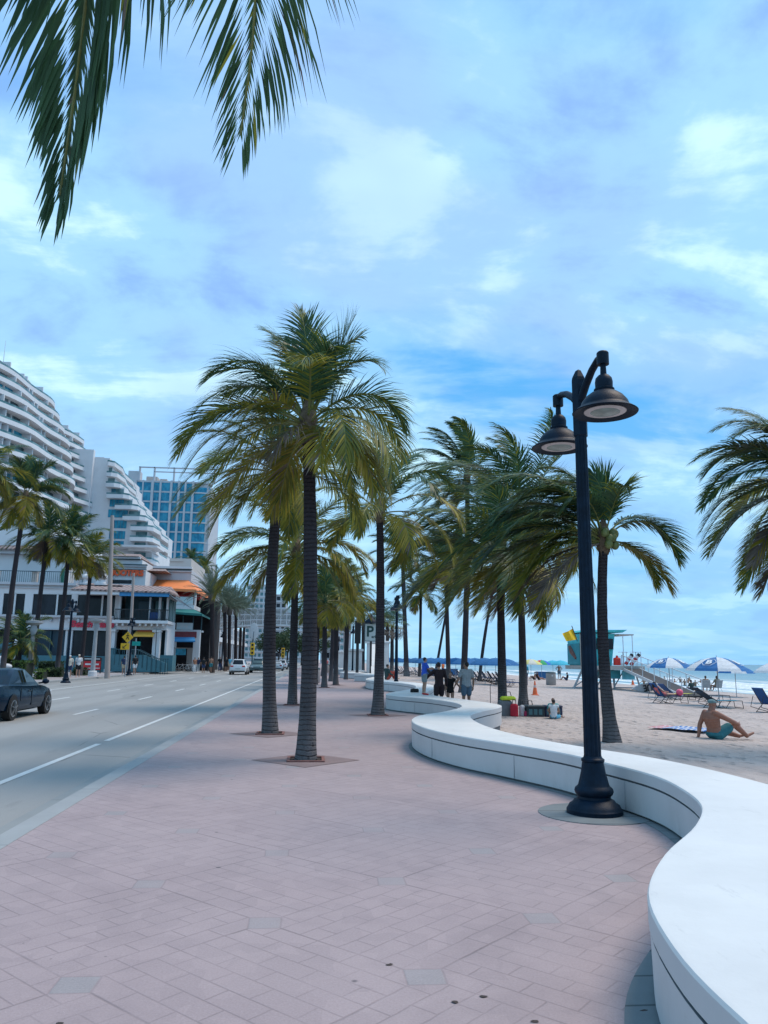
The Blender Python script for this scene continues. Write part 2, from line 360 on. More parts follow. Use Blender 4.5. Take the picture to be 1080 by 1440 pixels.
PAV=pavers(); ROAD=asphalt(); CURB=concrete('curb_concrete',(.30,.315,.32),.1,1.5,3.); GREYP=concrete('grey_footing',(.16,.185,.195),.18,1.2,.35)
WALK=concrete('pale_sidewalk',(.34,.31,.31),.1,.8,1.8); SAND=sandm(); SEA=seam(); PAINT=concrete('road_paint',(.58,.59,.58),.12,3.)
GROUND=concrete('inland_ground',(.26,.25,.24),.1,.05)
ISL=-.3
m=MB(); m.sheet(-7000,3.,-200,9000,-.62); tag(m.build('ground',GROUND),kind='structure')
# promenade: follows the wall; goes under it

m=MB(); m.box(-17.4,-2.86,-40,900,-.6,-.13); tag(m.build('road',ROAD),kind='structure')
m=MB(); m.box(-2.86,-2.64,-40,900,-.6,.004); 
cb=m.build('curb',CURB); tag(cb,kind='structure')
m=MB(); m.sheet(-3.22,-2.86,-40,900,-.126); tag(m.build('gutter',concrete('gutter_concrete',(.25,.265,.265),.1,1.,3.)),kind='structure')
m=MB(); m.box(-17.7,-17.4,-40,900,-.6,.002); tag(m.build('curb',CURB),kind='structure')
m=MB(); m.box(-70,-17.7,-40,900,-.6,-.003); tag(m.build('sidewalk',WALK),kind='structure')
# lane markings
m=MB()
m.box(-4.42,-4.30,-20,17.0,-.1262,-.1255); m.box(-4.42,-4.30,17.6,320,-.1262,-.1255)
for y0 in range(-22,300,9): m.box(-7.36,-7.24,y0+2.3,y0+5.0,-.1262,-.1255)
for y0 in range(-22,300,9): m.box(-10.66,-10.54,y0+1.2,y0+3.9,-.1262,-.1255)
m.box(-13.9,-13.78,-20,100,-.1262,-.1255)
tag(m.build('lane_markings',PAINT),kind='structure')
m=MB()
for i in range(7): m.box(-16.6+i*1.9,-15.9+i*1.9,98,101.2,-.1262,-.1255)
tag(m.build('crosswalk_markings',PAINT),kind='structure')
# sand
def frange(a,b,s):
    o=[]
    while a<b: o.append(a); a+=s
    return o+[b]
xs=frange(1.0,16,.35)+frange(16.7,31,1.2)+frange(32,48,1.); ys=frange(-16,45,.5)+frange(46,120,2.)+[150,200,300,500,900,2000]
vs=[];fs=[]
for yy in ys:
    for xx in xs:
        h=noise.noise(Vector((xx*.9+yy*.3,yy*.45,0)))*.035+noise.noise(Vector((xx*2.4,yy*1.6,5)))*.015
        vs.append((xx,yy,sand_z(xx)+(h if yy<120 else 0)))
nx=len(xs)
for j in range(len(ys)-1):
    for i in range(nx-1): fs.append((j*nx+i,j*nx+i+1,(j+1)*nx+i+1,(j+1)*nx+i))
# leave the sand out from under the promenade
m=MB(); m.smooth=True; m.add(vs,[f for f in fs if not(vs[f[0]][0]<1.2)]); tag(m.build('sand',SAND),kind='structure')
m=MB(); m.sheet(34.5,9000,-3000,9000,-1.02); tag(m.build('sea',SEA),kind='structure')
# low breaking swells
m=MB(); m.smooth=True
for (X0,y0,y1,h) in ((43,30,95,.28),(47.5,45,170,.34),(53,20,120,.4),(61,60,260,.42),(41,90,240,.22)):
    n=70; prof=[(-1.6,0),(-.7,.55),(0,1.),(.35,.8),(.6,.25),(.9,0)]; b=[]
    for i in range(n+1):
        yy=y0+(y1-y0)*i/n; e=math.sin(PI*i/n)**.5*(0.65+.5*noise.noise(Vector((yy*.12,X0,0)))); cx=X0+1.6*noise.noise(Vector((yy*.05,X0*3,2)))
        for dx,dz in prof: b.append((cx-dx,yy,-1.05+h*dz*e))
    k_=len(prof); m.add(b,[(i*k_+j,i*k_+j+1,(i+1)*k_+j+1,(i+1)*k_+j) for i in range(n) for j in range(k_-1)])
tag(m.build('breaking_waves',mat('foam',(.72,.76,.77),.7,.2,1.5,.6,6.)),kind='structure')
# --- the serpentine seat wall
def catmull(P,n=6,closed=False):
    o=[];L=len(P)
    for i in range(L-1):
        p0,p1,p2,p3=P[max(i-1,0)],P[i],P[i+1],P[min(i+2,L-1)]
        for j in range(n):
            t=j/n; o.append(tuple(.5*((2*b)+(-a+c)*t+(2*a-5*b+4*c-d)*t*t+(-a+3*b-3*c+d)*t**3) for a,b,c,d in zip(p0,p1,p2,p3)))
    return o+[P[-1]]
front=[(2.0,-9),(2.6,-6),(3.6,-4),(3.4,-2),(2.4,-.4),(1.75,.8),(1.47,2.0),(1.45,2.7),(1.52,3.35),(1.74,4.1),(2.19,4.88),(2.8,5.7),(3.27,6.53),(3.52,7.45),(3.60,8.2),(3.5,9.0),(3.24,10.2),(2.77,11.35),(2.34,12.3),(2.04,13.4),(1.92,14.6),(2.0,15.74),(2.33,16.9),(2.83,17.7),(3.31,18.7),(3.78,19.9),(4.0,21.2),(3.95,22.6),(3.5,24.3),(2.85,25.6),(2.52,26.8),(2.84,28.5),(3.5,30.4),(4.3,33.),(4.75,36.3),(4.72,38.9),(4.2,41.6),(3.45,43.6),(3.15,46.),(3.35,49.),(3.9,52.3),(4.5,55.5),(4.9,58.5)]
back=[(4.4,-9),(4.8,-6),(5.4,-4),(5.3,-2),(4.9,.5),(4.6,3),(4.48,5.5),(4.5,7.6),(4.42,8.8),(4.2,9.8),(3.8,10.8),(3.42,12.),(3.22,13.3),(3.17,14.5),(3.25,15.8),(3.5,17.2),(4.05,18.5),(4.7,19.75),(5.05,20.8),(5.0,22.0),(4.7,23.6),(4.25,25.4),(4.05,27.),(4.2,28.8),(4.7,31),(5.3,34),(5.7,37),(5.6,40),(5.1,42.6),(4.55,44.8),(4.35,47),(4.6,49.8),(5.1,52.6),(5.6,55.5),(6.0,58.5)]
def wallm(nm='white_painted_wall',A_=(.66,.66,.65),B_=(.74,.74,.72)):
    t=NT(nm,.55)
    b=t.mix(t.ramp(t.noise(1.2,6,.62),[(.3,0.),(.72,1.)]),A_,B_)
    _,_,z=t.xyz()
    drt=t.M('MULTIPLY',t.ramp(t.noise(2.5,6,.7,t.map((1,1,.35))),[(.5,0.),(.75,1.)]),t.ramp(z,[(.0,.55),(.25,.18),(.44,.08)]))
    b=t.mix(drt,b,(.36,.35,.32)); sc_=t.ramp(t.noise(9.,6,.75,t.map((1,.25,1),(0,0,.4))),[(.60,0.),(.70,.35)]); b=t.mix(sc_,b,(.42,.42,.41)); pa=t.ramp(t.noise(.7,5,.65,t.map(loc=(3,1,0))),[(.45,0.),(.75,.5)]); b=t.mix(pa,b,(.54,.54,.53))
    nk=t.ramp(t.voro(2.3),[(.012,.7),(.022,0.)]); b=t.mix(nk,b,(.25,.22,.2))
    t.color(b); t.bump(t.noise(35.,4),.12,.01); return t.m
WALLM=wallm(); WALLS=wallm('shade_tinted_wall_side',(.52,.525,.53),(.60,.60,.60))  # sides use a greyer white, with the shade on the wall front put into the colour
def offset(poly,d):
    n=len(poly);o=[]
    for i in range(n):
        a=Vector(poly[i-1]);b=Vector(poly[i]);c=Vector(poly[(i+1)%n]); t=((b-a).normalized()+(c-b).normalized()).normalized(); nrm=Vector((t.y,-t.x)); o.append(tuple(b+nrm*d))
    return o
def area(p): return sum(p[i-1][0]*p[i][1]-p[i][0]*p[i-1][1] for i in range(len(p)))/2
def loftpoly(m,poly,levels,cap=True):
    """levels: (offset,z), offset>0 outward"""
    if area(poly)<0: poly=poly[::-1]
    n=len(poly);v=[]
    for d,z in levels: v+=[(x,y,z) for x,y in (offset(poly,d) if d else poly)]
    f=[(k*n+i,k*n+(i+1)%n,(k+1)*n+(i+1)%n,(k+1)*n+i) for k in range(len(levels)-1) for i in range(n)]
    if cap: f.append(tuple((len(levels)-1)*n+i for i in range(n)))
    m.add(v,f)
FR=catmull(front,5); BK=catmull(back,5)
def midline():
    o=[]
    for x,y in FR[::2]:
        b=min(BK,key=lambda q:(q[0]-x)**2+(q[1]-y)**2); o.append((x+(b[0]-x)*.45,y+(b[1]-y)*.45))
    o=[(3.3,-14)]+[p for p in o if p[1]>-8.5]; return o
m=MB(); m.prism([(-2.64,-14)]+midline()+[(5.6,60.5),(5.4,330),(-2.64,330)],-.6,0); tag(m.build('promenade_pavement',PAV),kind='structure')
def seatwall(name,fr,bk,label,top=.5,base=0.):
    poly=fr+bk[::-1]; rt=empty(name,(fr[0][0],fr[0][1],0),0,label,'wall','white seat walls along the promenade'); o=rt.location
    m=MB(o); m.smooth=True; h=top-base
    m.cur=1; loftpoly(m,poly,[(-.05,-.5),(-.05,base+.03)],False)
    m.cur=0; loftpoly(m,poly,[(-.012,base+.03),(-.006,top-.155)],False)
    m.cur=1; loftpoly(m,poly,[(-.006,top-.155),(-.03,top-.150),(-.03,top-.136),(0,top-.132)],False); m.cur=0
    loftpoly(m,poly,[(0,top-.132),(0,top-.022)],False)
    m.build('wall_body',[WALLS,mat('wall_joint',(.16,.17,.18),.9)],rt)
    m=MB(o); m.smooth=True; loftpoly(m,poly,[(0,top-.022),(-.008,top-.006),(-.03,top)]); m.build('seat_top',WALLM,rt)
    if top>.4 and len(fr)>60:
        JM=mat('panel_seam',(.40,.41,.42),.9); acc=0
        for i in range(1,len(fr)-1):
            a=Vector(fr[i-1]);b=Vector(fr[i]); acc+=(b-a).length
            if acc>2.3:
                acc=0; t_=(Vector(fr[i+1])-a).normalized(); nr=Vector((-t_.y,t_.x)); q=b-nr*.0235 if False else b
                m=MB(o); p0=b-nr*.008; m.bar((p0.x,p0.y,base+.03),(p0.x,p0.y,top-.16),.007,.024); m.build('panel_seam',JM,rt)
    return rt
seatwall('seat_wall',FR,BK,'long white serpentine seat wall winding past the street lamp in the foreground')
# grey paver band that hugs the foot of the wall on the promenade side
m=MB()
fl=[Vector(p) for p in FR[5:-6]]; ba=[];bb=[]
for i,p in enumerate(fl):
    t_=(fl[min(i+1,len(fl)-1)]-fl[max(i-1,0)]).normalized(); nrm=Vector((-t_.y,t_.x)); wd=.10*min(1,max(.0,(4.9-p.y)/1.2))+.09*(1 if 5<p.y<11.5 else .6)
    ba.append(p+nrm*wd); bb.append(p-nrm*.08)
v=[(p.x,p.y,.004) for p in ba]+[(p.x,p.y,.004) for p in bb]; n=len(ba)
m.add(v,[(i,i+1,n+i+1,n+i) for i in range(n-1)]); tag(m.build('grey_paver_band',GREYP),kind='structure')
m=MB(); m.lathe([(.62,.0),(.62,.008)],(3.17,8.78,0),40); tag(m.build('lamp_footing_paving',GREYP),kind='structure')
# =================================================================== PALMS
def leafmat(name,c1,c2,tr=.3,rough=.5):
    t=NT(name,rough); t.b.inputs['Specular IOR Level'].default_value=.28; b=t.mix(t.ramp(t.noise(1.6,4,.6),[(.35,0.),(.65,1.)]),c1,c2)
    gi=t.n.new('ShaderNodeNewGeometry'); rn=gi.outputs['Random Per Island']
    b=t.mix(t.M('MULTIPLY',rn,.5),b,t.mix(rn,tuple(x*.5 for x in c1),tuple(min(1,x*1.7) for x in c2)))
    t.color(b); tl=t.n.new('ShaderNodeBsdfTranslucent'); t.L(t.mix(.5,b,tuple(min(1,x*2.2) for x in c2)),tl.inputs[0])
    ms=t.n.new('ShaderNodeMixShader'); ms.inputs[0].default_value=tr; t.L(t.b.outputs[0],ms.inputs[1]); t.L(tl.outputs[0],ms.inputs[2])
    t.L(ms.outputs[0],t.n['Material Output'].inputs[0]); return t.m
LEAF=[leafmat('palm_leaf_green',(.020,.055,.032),(.050,.108,.048),.22,.42),
      leafmat('palm_leaf_olive',(.075,.105,.018),(.175,.180,.026),.30,.5),
      leafmat('palm_leaf_yellow',(.15,.14,.018),(.30,.24,.03),.3,.5),
      leafmat('palm_leaf_dry',(.10,.08,.068),(.19,.155,.13),.15,.75),
      mat('palm_rachis',(.17,.18,.05),.5,.3,3.)]
def trunkm(name,c,dark=.45,bands=7.,holes=True):
    t=NT(name,.92); t.b.inputs['Specular IOR Level'].default_value=.08; x,y,z=t.xyz(); c=Vector(c)
    wz=t.M('ADD',t.M('MULTIPLY',z,bands),t.M('MULTIPLY',t.noise(2.2,4,.6),1.7))
    fr=t.M('FRACT',wz); ring=t.ramp(fr,[(0,1.),(.10,.9),(.22,.0),(.8,0.),(1.,.7)])
    b=t.mix(t.ramp(t.noise(3.,6,.65,t.map((1,1,.5))),[(.35,0.),(.65,1.)]),tuple(c*.72),tuple(c*1.25))
    b=t.mix(t.M('MULTIPLY',t.M('MULTIPLY',ring,t.ramp(t.noise(1.3,4,.6),[(.35,.2),(.6,.8)])),.8),b,tuple(c*dark))
    if holes:
        hs=t.ramp(t.voro(9.,t.map((1,1,.8))),[(.16,1.),(.24,0.)]); hm=t.M('MULTIPLY',hs,t.ramp(t.noise(2.,3,.6,t.map(loc=(3,3,3))),[(.5,0.),(.58,.9)])); b=t.mix(hm,b,(.02,.02,.022))
    b=t.mix(.3,b,t.mix(t.noise(45.,4,.7,t.map((1,1,.35))),tuple(c*.45),tuple(c*1.5)))
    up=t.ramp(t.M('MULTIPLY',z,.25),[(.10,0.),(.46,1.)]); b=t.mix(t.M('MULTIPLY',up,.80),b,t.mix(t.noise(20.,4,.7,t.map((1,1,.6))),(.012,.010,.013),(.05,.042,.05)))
    t.color(b); t.bump(t.M('ADD',t.M('MULTIPLY',ring,-.9),t.noise(30.,5,.7,t.map((1,1,.4)))),.9,.03); return t.m
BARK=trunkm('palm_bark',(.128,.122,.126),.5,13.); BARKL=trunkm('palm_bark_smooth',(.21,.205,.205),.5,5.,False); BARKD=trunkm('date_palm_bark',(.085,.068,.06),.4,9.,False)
FIB=mat('palm_fibre',(.14,.10,.065),.95,.4,14.,.8,30.)
DOWN=Vector((0,0,-1)); UP=Vector((0,0,1))
def frond(m,base,az,el,L,droop=1.8,wind=Vector((0,0,0)),ll=.55,n=60,tone=0,segs=3,lw=.022,hang=.9,rnd=random,pet=.17,ctrl=None,lwind=None,sweep=1.,rr=.02,steps=None):
    """one feather frond: arched rachis + two rows of leaflets. tone 0 green .. 3 dry"""
    az=R(az);el=R(el); NS=steps or (18 if n>50 else 12); pts=[];ds=[]
    if ctrl is not None:
        cp=[Vector(c) for c in ctrl]; cc=catmull([tuple(c) for c in cp],10); cc=[Vector(c) for c in cc]
        # resample
        acc=[0]
        for i in range(1,len(cc)): acc.append(acc[-1]+(cc[i]-cc[i-1]).length)
        L=acc[-1]
        for i in range(NS+1):
            q=L*i/NS; j=0
            while j<len(acc)-2 and acc[j+1]<q: j+=1
            f_=(q-acc[j])/max(1e-6,acc[j+1]-acc[j]); pts.append(cc[j].lerp(cc[j+1],f_))
        for i in range(NS+1): ds.append((pts[min(i+1,NS)]-pts[max(i-1,0)]).normalized())
    else:
        d=Vector((math.cos(az)*math.cos(el),math.sin(az)*math.cos(el),math.sin(el))); p=Vector(base)
        for i in range(NS+1):
            pts.append(p.copy()); ds.append(d.copy()); t=i/NS
            d=(d+DOWN*(droop*(.35+1.5*t)/NS)+wind*((.3+1.4*t)/NS)).normalized(); p=p+d*(L/NS)
    lwd=lwind if lwind is not None else wind
    # side vector stays horizontal-ish; slight twist along the frond
    tw=rnd.uniform(-.35,.35); sides=[];ps=None
    for i,d in enumerate(ds):
        s=d.cross(UP)
        if s.length<.2: s=ps if ps is not None else Vector((math.sin(az),-math.cos(az),0))
        s.normalize()
        if ps is not None: s=(s*.5+ps*.5).normalized() if s.dot(ps)>0 else ps
        ps=s; sides.append(Quaternion(d,tw*i/NS*2)@s)
    m.cur=4 if tone<3 else 3
    m.smooth=True
    if n>=40: m.tube(pts,[rr*(1-.85*i/NS)+.003 for i in range(NS+1)],4,False)
    else: m.tube(pts,[rr*1.1*(1-.8*i/NS)+.004 for i in range(NS+1)],3,False)
    m.smooth=False
    def at(t):
        q=min(t,.9999)*NS; i=int(q); f_=q-i; return pts[i].lerp(pts[i+1],f_),ds[i].lerp(ds[i+1],f_).normalized(),sides[i].lerp(sides[i+1],f_).normalized()
    for k_ in range(n):
        t=pet+(1-pet)*(k_+rnd.random()*.6)/n; p,d,s=at(t); u=(t-pet)/(1-pet)
        prof=(.55+.75*math.sin(PI*min(1,u*1.05+.08))**.8) if u<.92 else (.55+.75*math.sin(PI*min(1,.92*1.05+.08))**.8)*(1-(u-.92)*4.5)
        for sg in (-1,1):
            if rnd.random()<.03: continue
            le=ll*prof*rnd.uniform(.80,1.15)*1.12; a=R(32+38*u+rnd.uniform(-6,6)); nrm=s.cross(d)*1.0
            if nrm.z<0: nrm=-nrm
            ld=(s*sg*math.cos(a)+d*math.sin(a)*sweep+nrm*rnd.uniform(.0,.25)).normalized()
            q=p.copy(); r_=rnd.random()
            if tone<0: mi=0 if r_<.93 else (1 if r_<.97 else 3)
            elif tone==0: mi=0 if r_<.93-.22*u else 1
            elif tone==1: mi=0 if r_<.42-.30*u else (1 if r_<.86 else 2)
            elif tone==2: mi=1 if r_<.48-.2*u else (2 if r_<.90 else 3)
            else: mi=3 if r_<.85 else 2
            m.cur=mi; wv=[];hg=hang*rnd.uniform(.7,1.3)
            wd_=ld.cross(nrm)
            if wd_.length<.1: wd_=d.copy()
            wd_.normalize(); wl=lw*rnd.uniform(.8,1.15)*(1 if u<.85 else .75)
            vs=[q-wd_*wl*.5,q+wd_*wl*.5]; fs_=[]
            for j in range(segs):
                ld=(ld+DOWN*hg*(.35+.9*j/segs)/segs*1.15+lwd*(.9/segs)).normalized(); q=q+ld*(le/segs)
                wq=wl*(1.0,.8,.0)[min(2,int(3*(j+1)/segs)-1)] if segs>1 else 0
                if j==segs-1: vs.append(q); fs_.append((len(vs)-3,len(vs)-2,len(vs)-1))
                else:
                    wd2=wd_; vs+= [q-wd2*wq*.5,q+wd2*wq*.5]; b=len(vs)-4; fs_.append((b,b+1,b+3,b+2))
            m.add(vs,fs_)
def crown_random(m,top,nf,L,rnd,wind=Vector((-.25,.0,0)),ll=.55,n=60,segs=3,lw=.024,hang=.9,old=.35,up=84,low=-25,droop=(1.0,2.3),start=0,tones=True,rr=.02,skip=None):
    ga=137.5
    for i in range(nf):
        a=(i+.5)/nf; az=(start+i*ga+rnd.uniform(-12,12))%360
        if skip and skip(az,a): continue
        el=up+(low-up)*a**.9+rnd.uniform(-6,6); l=L*(.62+.5*math.sin(PI*min(1,a*.9+.12)))*rnd.uniform(.9,1.1)
        tn=0
        if tones:
            if a>1-old*.25: tn=3 if rnd.random()<.35 else 2
            elif a>1-old: tn=2 if rnd.random()<.55 else 1
            elif a>1-old*1.9: tn=1 if rnd.random()<.6 else 0
        b=Vector(top)+Vector((math.cos(R(az)),math.sin(R(az)),0))*.07+UP*(.25*(1-a))
        frond(m,b,az,el,l,droop[0]+(droop[1]-droop[0])*a+rnd.uniform(-.2,.2),wind,ll,n,tn,segs,lw,hang,rnd,rr=rr)
def trunk(m,base,top,r0,r1,flare=1.5,bend=(0,0),n=14,ns=26,rings=True,rnd=random):
    b=Vector(base);t=Vector(top);pts=[];rad=[]
    for i in range(ns+1):
        u=i/ns; p=b.lerp(t,u); k=4*u*(1-u); p+=Vector((bend[0]*k,bend[1]*k,0)); h=(t.z-b.z)*u
        f=1+(flare-1)*math.exp(-h/.28); pts.append(p); rad.append((r0+(r1-r0)*u**.8)*f*(1+(.035*rnd.uniform(-1,1) if rings else 0)))
    pts[0]=pts[0]-UP*.06; m.smooth=True; m.tube(pts,rad,n)
def fibre(m,top,r,rnd,k=10):
    m.cur=0; m.smooth=True
    m.lathe([(r*1.02,-.28),(r*1.35,-.15),(r*1.7,.05),(r*1.55,.25),(r*.8,.5),(.02,.6)],top,10,lambda i,a:1+.16*math.sin(a*5+i*2))
    m.smooth=False
    for i in range(k):
        a=rnd.uniform(0,2*PI); d=Vector((math.cos(a),math.sin(a),0)); p=Vector(top)+d*r*1.3+UP*rnd.uniform(-.1,.25); e=p+d*rnd.uniform(.06,.2)-UP*rnd.uniform(.15,.5); s=Vector((-math.sin(a),math.cos(a),0))*.03
        m.add([p-s,p+s,e],[(0,1,2)])
def palm(base,top,label,group,r0=.16,r1=.105,flare=1.5,bend=(0,0),seed=1,crown=None,bark=None,name='coconut_palm',nuts=0,cat='palm tree',**kw):
    rnd=random.Random(seed); rt=empty(name,base,0,label,cat,group); o=rt.location
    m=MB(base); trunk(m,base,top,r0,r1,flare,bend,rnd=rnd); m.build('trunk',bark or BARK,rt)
    m=MB(base); (crown or crown_random)(m,Vector(top),rnd=rnd,**kw); m.build('crown',LEAF,rt,fix=False)
    m=MB(base); fibre(m,Vector(top),r1,rnd); m.build('leaf_sheath',FIB,rt)
    if nuts:
        NM=mat('coconut_husk',(.13,.16,.05),.5,.3,8.)
        for i in range(nuts):
            a=rnd.uniform(PI*.9,2.15*PI) ; p=Vector(top)+Vector((math.cos(a)*.26,math.sin(a)*.26,.02+rnd.uniform(-.08,.22))); m=MB(base); m.smooth=True; m.ball(p,.10,12,1,1,1.2); m.build('coconut',NM,rt)
    return rt
HERO=dict(n=96,segs=3,lw=.030)
LSC=1.12
def crown_list(fl,**base):
    """explicit fronds (azimuth, elevation, length, droop, tone) then a random filler"""
    def f(m,top,rnd,fill=0,**kw):
        for q in fl:
            az,el,l,dr,tn=q[:5]; l*=kw.get('ls',LSC); dr*=1.12; w_=q[5] if len(q)>5 else kw.get('wind',Vector((-.2,0,0)))
            kk={k:v for k,v in kw.items() if k in('ll','n','segs','lw','hang','rr')}
            frond(m,top+Vector((math.cos(R(az))*.07,math.sin(R(az))*.07,max(0,el)/90*.3)),az,el,l,dr,w_,tone=tn,rnd=rnd,**kk)
        if fill: crown_random(m,top,fill,kw.get('L',2.4),rnd,**{k:v for k,v in kw.items() if k not in('L','ls')})
    return f
V=Vector
# --- promenade palms (kerb-side row and wall-side row)
PG='coconut palms growing out of the promenade paving'
p1=G(430,1069); t1=A(433,604,p1.y)
palm(p1,t1,'tallest coconut palm in front, standing in a diamond of paving nearest the camera',PG,.150,.105,1.35,(.06,0),11,
 crown_list([(178,66,2.7,2.1,0),(195,58,2.5,1.9,0),(165,50,3.0,2.0,0),(182,34,3.0,2.15,1),(205,22,3.1,1.9,1),(232,30,2.5,2.5,2),(222,5,2.7,1.6,1),
  (-4,48,2.45,2.3,0),(12,40,2.6,2.4,1),(-25,22,2.5,2.5,1),(-60,25,2.3,2.8,1),(-12,0,2.4,1.9,2),(-75,-5,1.9,1.5,2),(250,-8,2.0,1.4,3),(30,10,2.6,1.9,1),
  (90,88,2.35,.3,0),(60,82,2.1,.7,0),(0,76,2.1,1.7,0),(-20,68,2.1,2.2,0),(120,78,2.2,.9,0),(200,80,2.0,1.2,0),(300,72,1.9,2.2,0),(80,60,2.6,1.4,0),(140,20,2.9,1.6,1),(100,30,2.8,1.6,0),(60,20,2.7,1.6,1),(150,-10,2.6,1.3,2),(110,-15,2.4,1.2,2)],
 ),fill=7,L=2.3,ls=.90,wind=V((-.24,.05,0)),ll=.56,n=76,segs=3,lw=.023)
p2=G(380,1032); t2=A(393,668,p2.y)
palm(p2,t2,'coconut palm just behind the tallest one, on the road side',PG,.165,.11,1.25,(-.10,0),12,crown_list([(185,62,2.9,2.0,0),(170,30,3.2,1.9,1),(200,10,3.0,1.7,1),(225,-5,2.7,1.4,2),(245,30,2.4,2.4,1),(300,-10,2.3,1.4,2),(10,25,2.6,2.0,1)]),fill=13,L=2.6,ls=.93,wind=V((-.35,.05,0)),ll=.52,old=.4,n=84,segs=3,lw=.026)
p3=G(411,991.5); t3=A(416,775,p3.y)
palm(p3,t3,'kerb-side coconut palm with yellowing lower fronds, third from the camera',PG,.17,.12,1.2,(.0,0),13,crown_list([(182,35,3.4,1.9,1),(200,12,3.2,1.8,2),(172,5,3.3,1.6,2),(0,30,3.0,2.1,2),(-20,-5,2.9,1.6,2)]),fill=26,L=3.4,wind=V((-.15,0,0)),ll=.62,old=.5,n=70,segs=3,lw=.045)
p4=G(531,1006); t4=A(534,724,p4.y)
palm(p4,t4,'coconut palm with golden side fronds beside the seat wall',PG,.165,.11,1.45,(.05,0),14,crown_list([(182,20,3.0,2.0,2),(190,42,3.0,2.0,1),(172,0,2.9,1.6,1),(2,15,2.9,2.1,2),(-8,38,2.9,2.1,2),(20,0,2.6,1.7,2),(165,60,2.9,1.9,0),(30,70,2.8,1.8,0),(10,62,2.8,2.1,0),(90,85,2.6,.8,0),(150,74,2.6,1.5,0),(-40,55,2.5,2.3,0),(250,20,2.2,2.2,1),(300,0,2.2,1.7,2),(80,40,2.9,1.6,0),(120,20,2.8,1.6,1),(60,5,2.7,1.5,1)]),wind=V((-.25,0,0)),ll=.6,n=80,segs=3,lw=.036)
# generic crowns, shared by the farther trees
def generic(seed,**kw):
    kw['n']=int(kw['n']*1.4); kw['nf']=28; kw['ll']*=1.15; kw['lw']*=1.15
    rnd=random.Random(seed); m=MB(); crown_random(m,Vector((0,0,0)),rnd=rnd,**kw); fibre(m,Vector((0,0,0)),.12,rnd,6); 
    ob=m.build('crown',LEAF[:4]+[LEAF[4]],None,fix=False); return ob
GEN=[generic(s,nf=22,L=3.0,wind=V((-.45,.0,0)),ll=.62,n=30,segs=2,lw=.05,old=o,hang=.9,rr=.03) for s,o in ((21,.3),(22,.5),(23,.2),(24,.6))]
GENW=[generic(s,nf=22,L=3.1,wind=V((-1.15,.1,.1)),ll=.65,n=36,segs=2,lw=.045,old=.3,hang=.9,rr=.03) for s in (31,32)]
used=set()
def gpalm(base,top,label,group,proto,scale=1.,rz=0,r0=.15,r1=.11,flare=1.35,bend=(0,0),seed=1,bark=None,name='coconut_palm'):
    rnd=random.Random(seed); rt=empty(name,base,0,label,'palm tree',group); m=MB(base); trunk(m,base,top,r0,r1,flare,bend,10,14,rnd=rnd); m.build('trunk',bark or BARK,rt)
    if proto.name in used: c=proto.copy(); COL.objects.link(c)
    else: c=proto; used.add(proto.name)
    c.parent=rt; c.location=Vector(top)-Vector(base); c.rotation_euler=(0,0,rz); c.scale=(scale,)*3; return rt
far=[((456,967),(457,848),0,.85,'slim far promenade palm beside the concrete bin'),((472,963.5),(474,842),1,.9,'slim far promenade palm just right of the bin one'),
     ]
for i,(b,t,g_,s_,lb) in enumerate(far):
    p=G(*b); gpalm(p,A(*t,p.y),lb,PG,GEN[g_],s_,rz=i*1.3,seed=60+i,r0=.17,r1=.13)
# rows going away (kerb row X~1, wall row X~3.3), palms of the far promenade
FL=['on the road side beyond the bins','on the wall side beyond the parking sign']
for i,(X,Y,hh,gi,s_) in enumerate([(1.4,60,7.4,3,.85),(2.8,66,6.2,1,.9),(1.0,78,7,0,.95),(3.4,84,8.5,2,1.),(1.2,95,7.,3,1.),(2.8,104,6.8,1,.9),(.6,116,7.5,0,1.),(3.2,128,8.6,2,1.),(.8,142,7.,3,1.),(3.6,160,8.5,0,1.1),(1.2,185,8.,1,1.),(.2,52,4.8,3,.62)]):
    gpalm(V((X,Y,0)),V((X+.1,Y,hh)),'distant coconut palm on the promenade, number %s in the line running away from the bins'%['one','two','three','four','five','six','seven','eight','nine','ten','eleven','twelve'][i],PG,GEN[gi],s_,rz=i*2.1,seed=80+i,r0=.16,r1=.12)
# --- palms in the sand
BG='coconut palms standing in the beach sand'
def sp(x,y): return S(x,y)
b7=sp(861,1044); t7=A(849,764,b7.y)
palm(b7,t7,'leaning palm with green coconuts in the sand just right of the street lamp',BG,.155,.105,1.55,(-.12,0),17,
 crown_list([(8,52,1.9,2.6,0,V((.1,0,0))),(-6,46,2.15,3.0,0,V((.35,0,0))),(-14,-4,1.75,1.7,2,V((.15,0,0))),(2,10,1.6,2.6,1,V((.2,0,0))),
  (150,80,2.2,1.6,0),(172,64,2.6,2.0,0),(186,52,2.9,1.9,0),(200,38,2.9,1.8,0),(176,28,3.2,1.8,0),(190,14,3.1,1.6,1),(170,8,3.0,1.5,1),(212,20,2.6,1.8,1),(188,-6,2.6,1.5,3),
  (100,72,2.2,1.6,0),(60,80,1.6,1.2,0),(30,84,1.5,1.5,0),(-60,70,1.6,2.2,0),(120,40,2.6,1.8,0),(90,20,2.2,2.,1),(140,5,2.6,1.7,1),(230,60,2.,2.2,0),(182,44,3.0,1.9,0),(195,60,2.6,2.0,0),(165,20,3.0,1.8,0),(205,8,2.8,1.7,1),(90,60,2.4,1.5,0),(160,50,2.8,1.7,0),(176,34,3.7,1.7,0),(188,22,3.9,1.6,0),(198,2,3.5,1.4,1),(168,12,3.8,1.5,0),(180,-8,3.1,1.3,1),(184,60,3.3,1.7,0),(208,-15,2.6,1.3,3)]),
 wind=V((-.55,0,0)),ll=.56,nuts=9,**HERO)
b8=sp(707,1003); t8=A(703,792,b8.y)
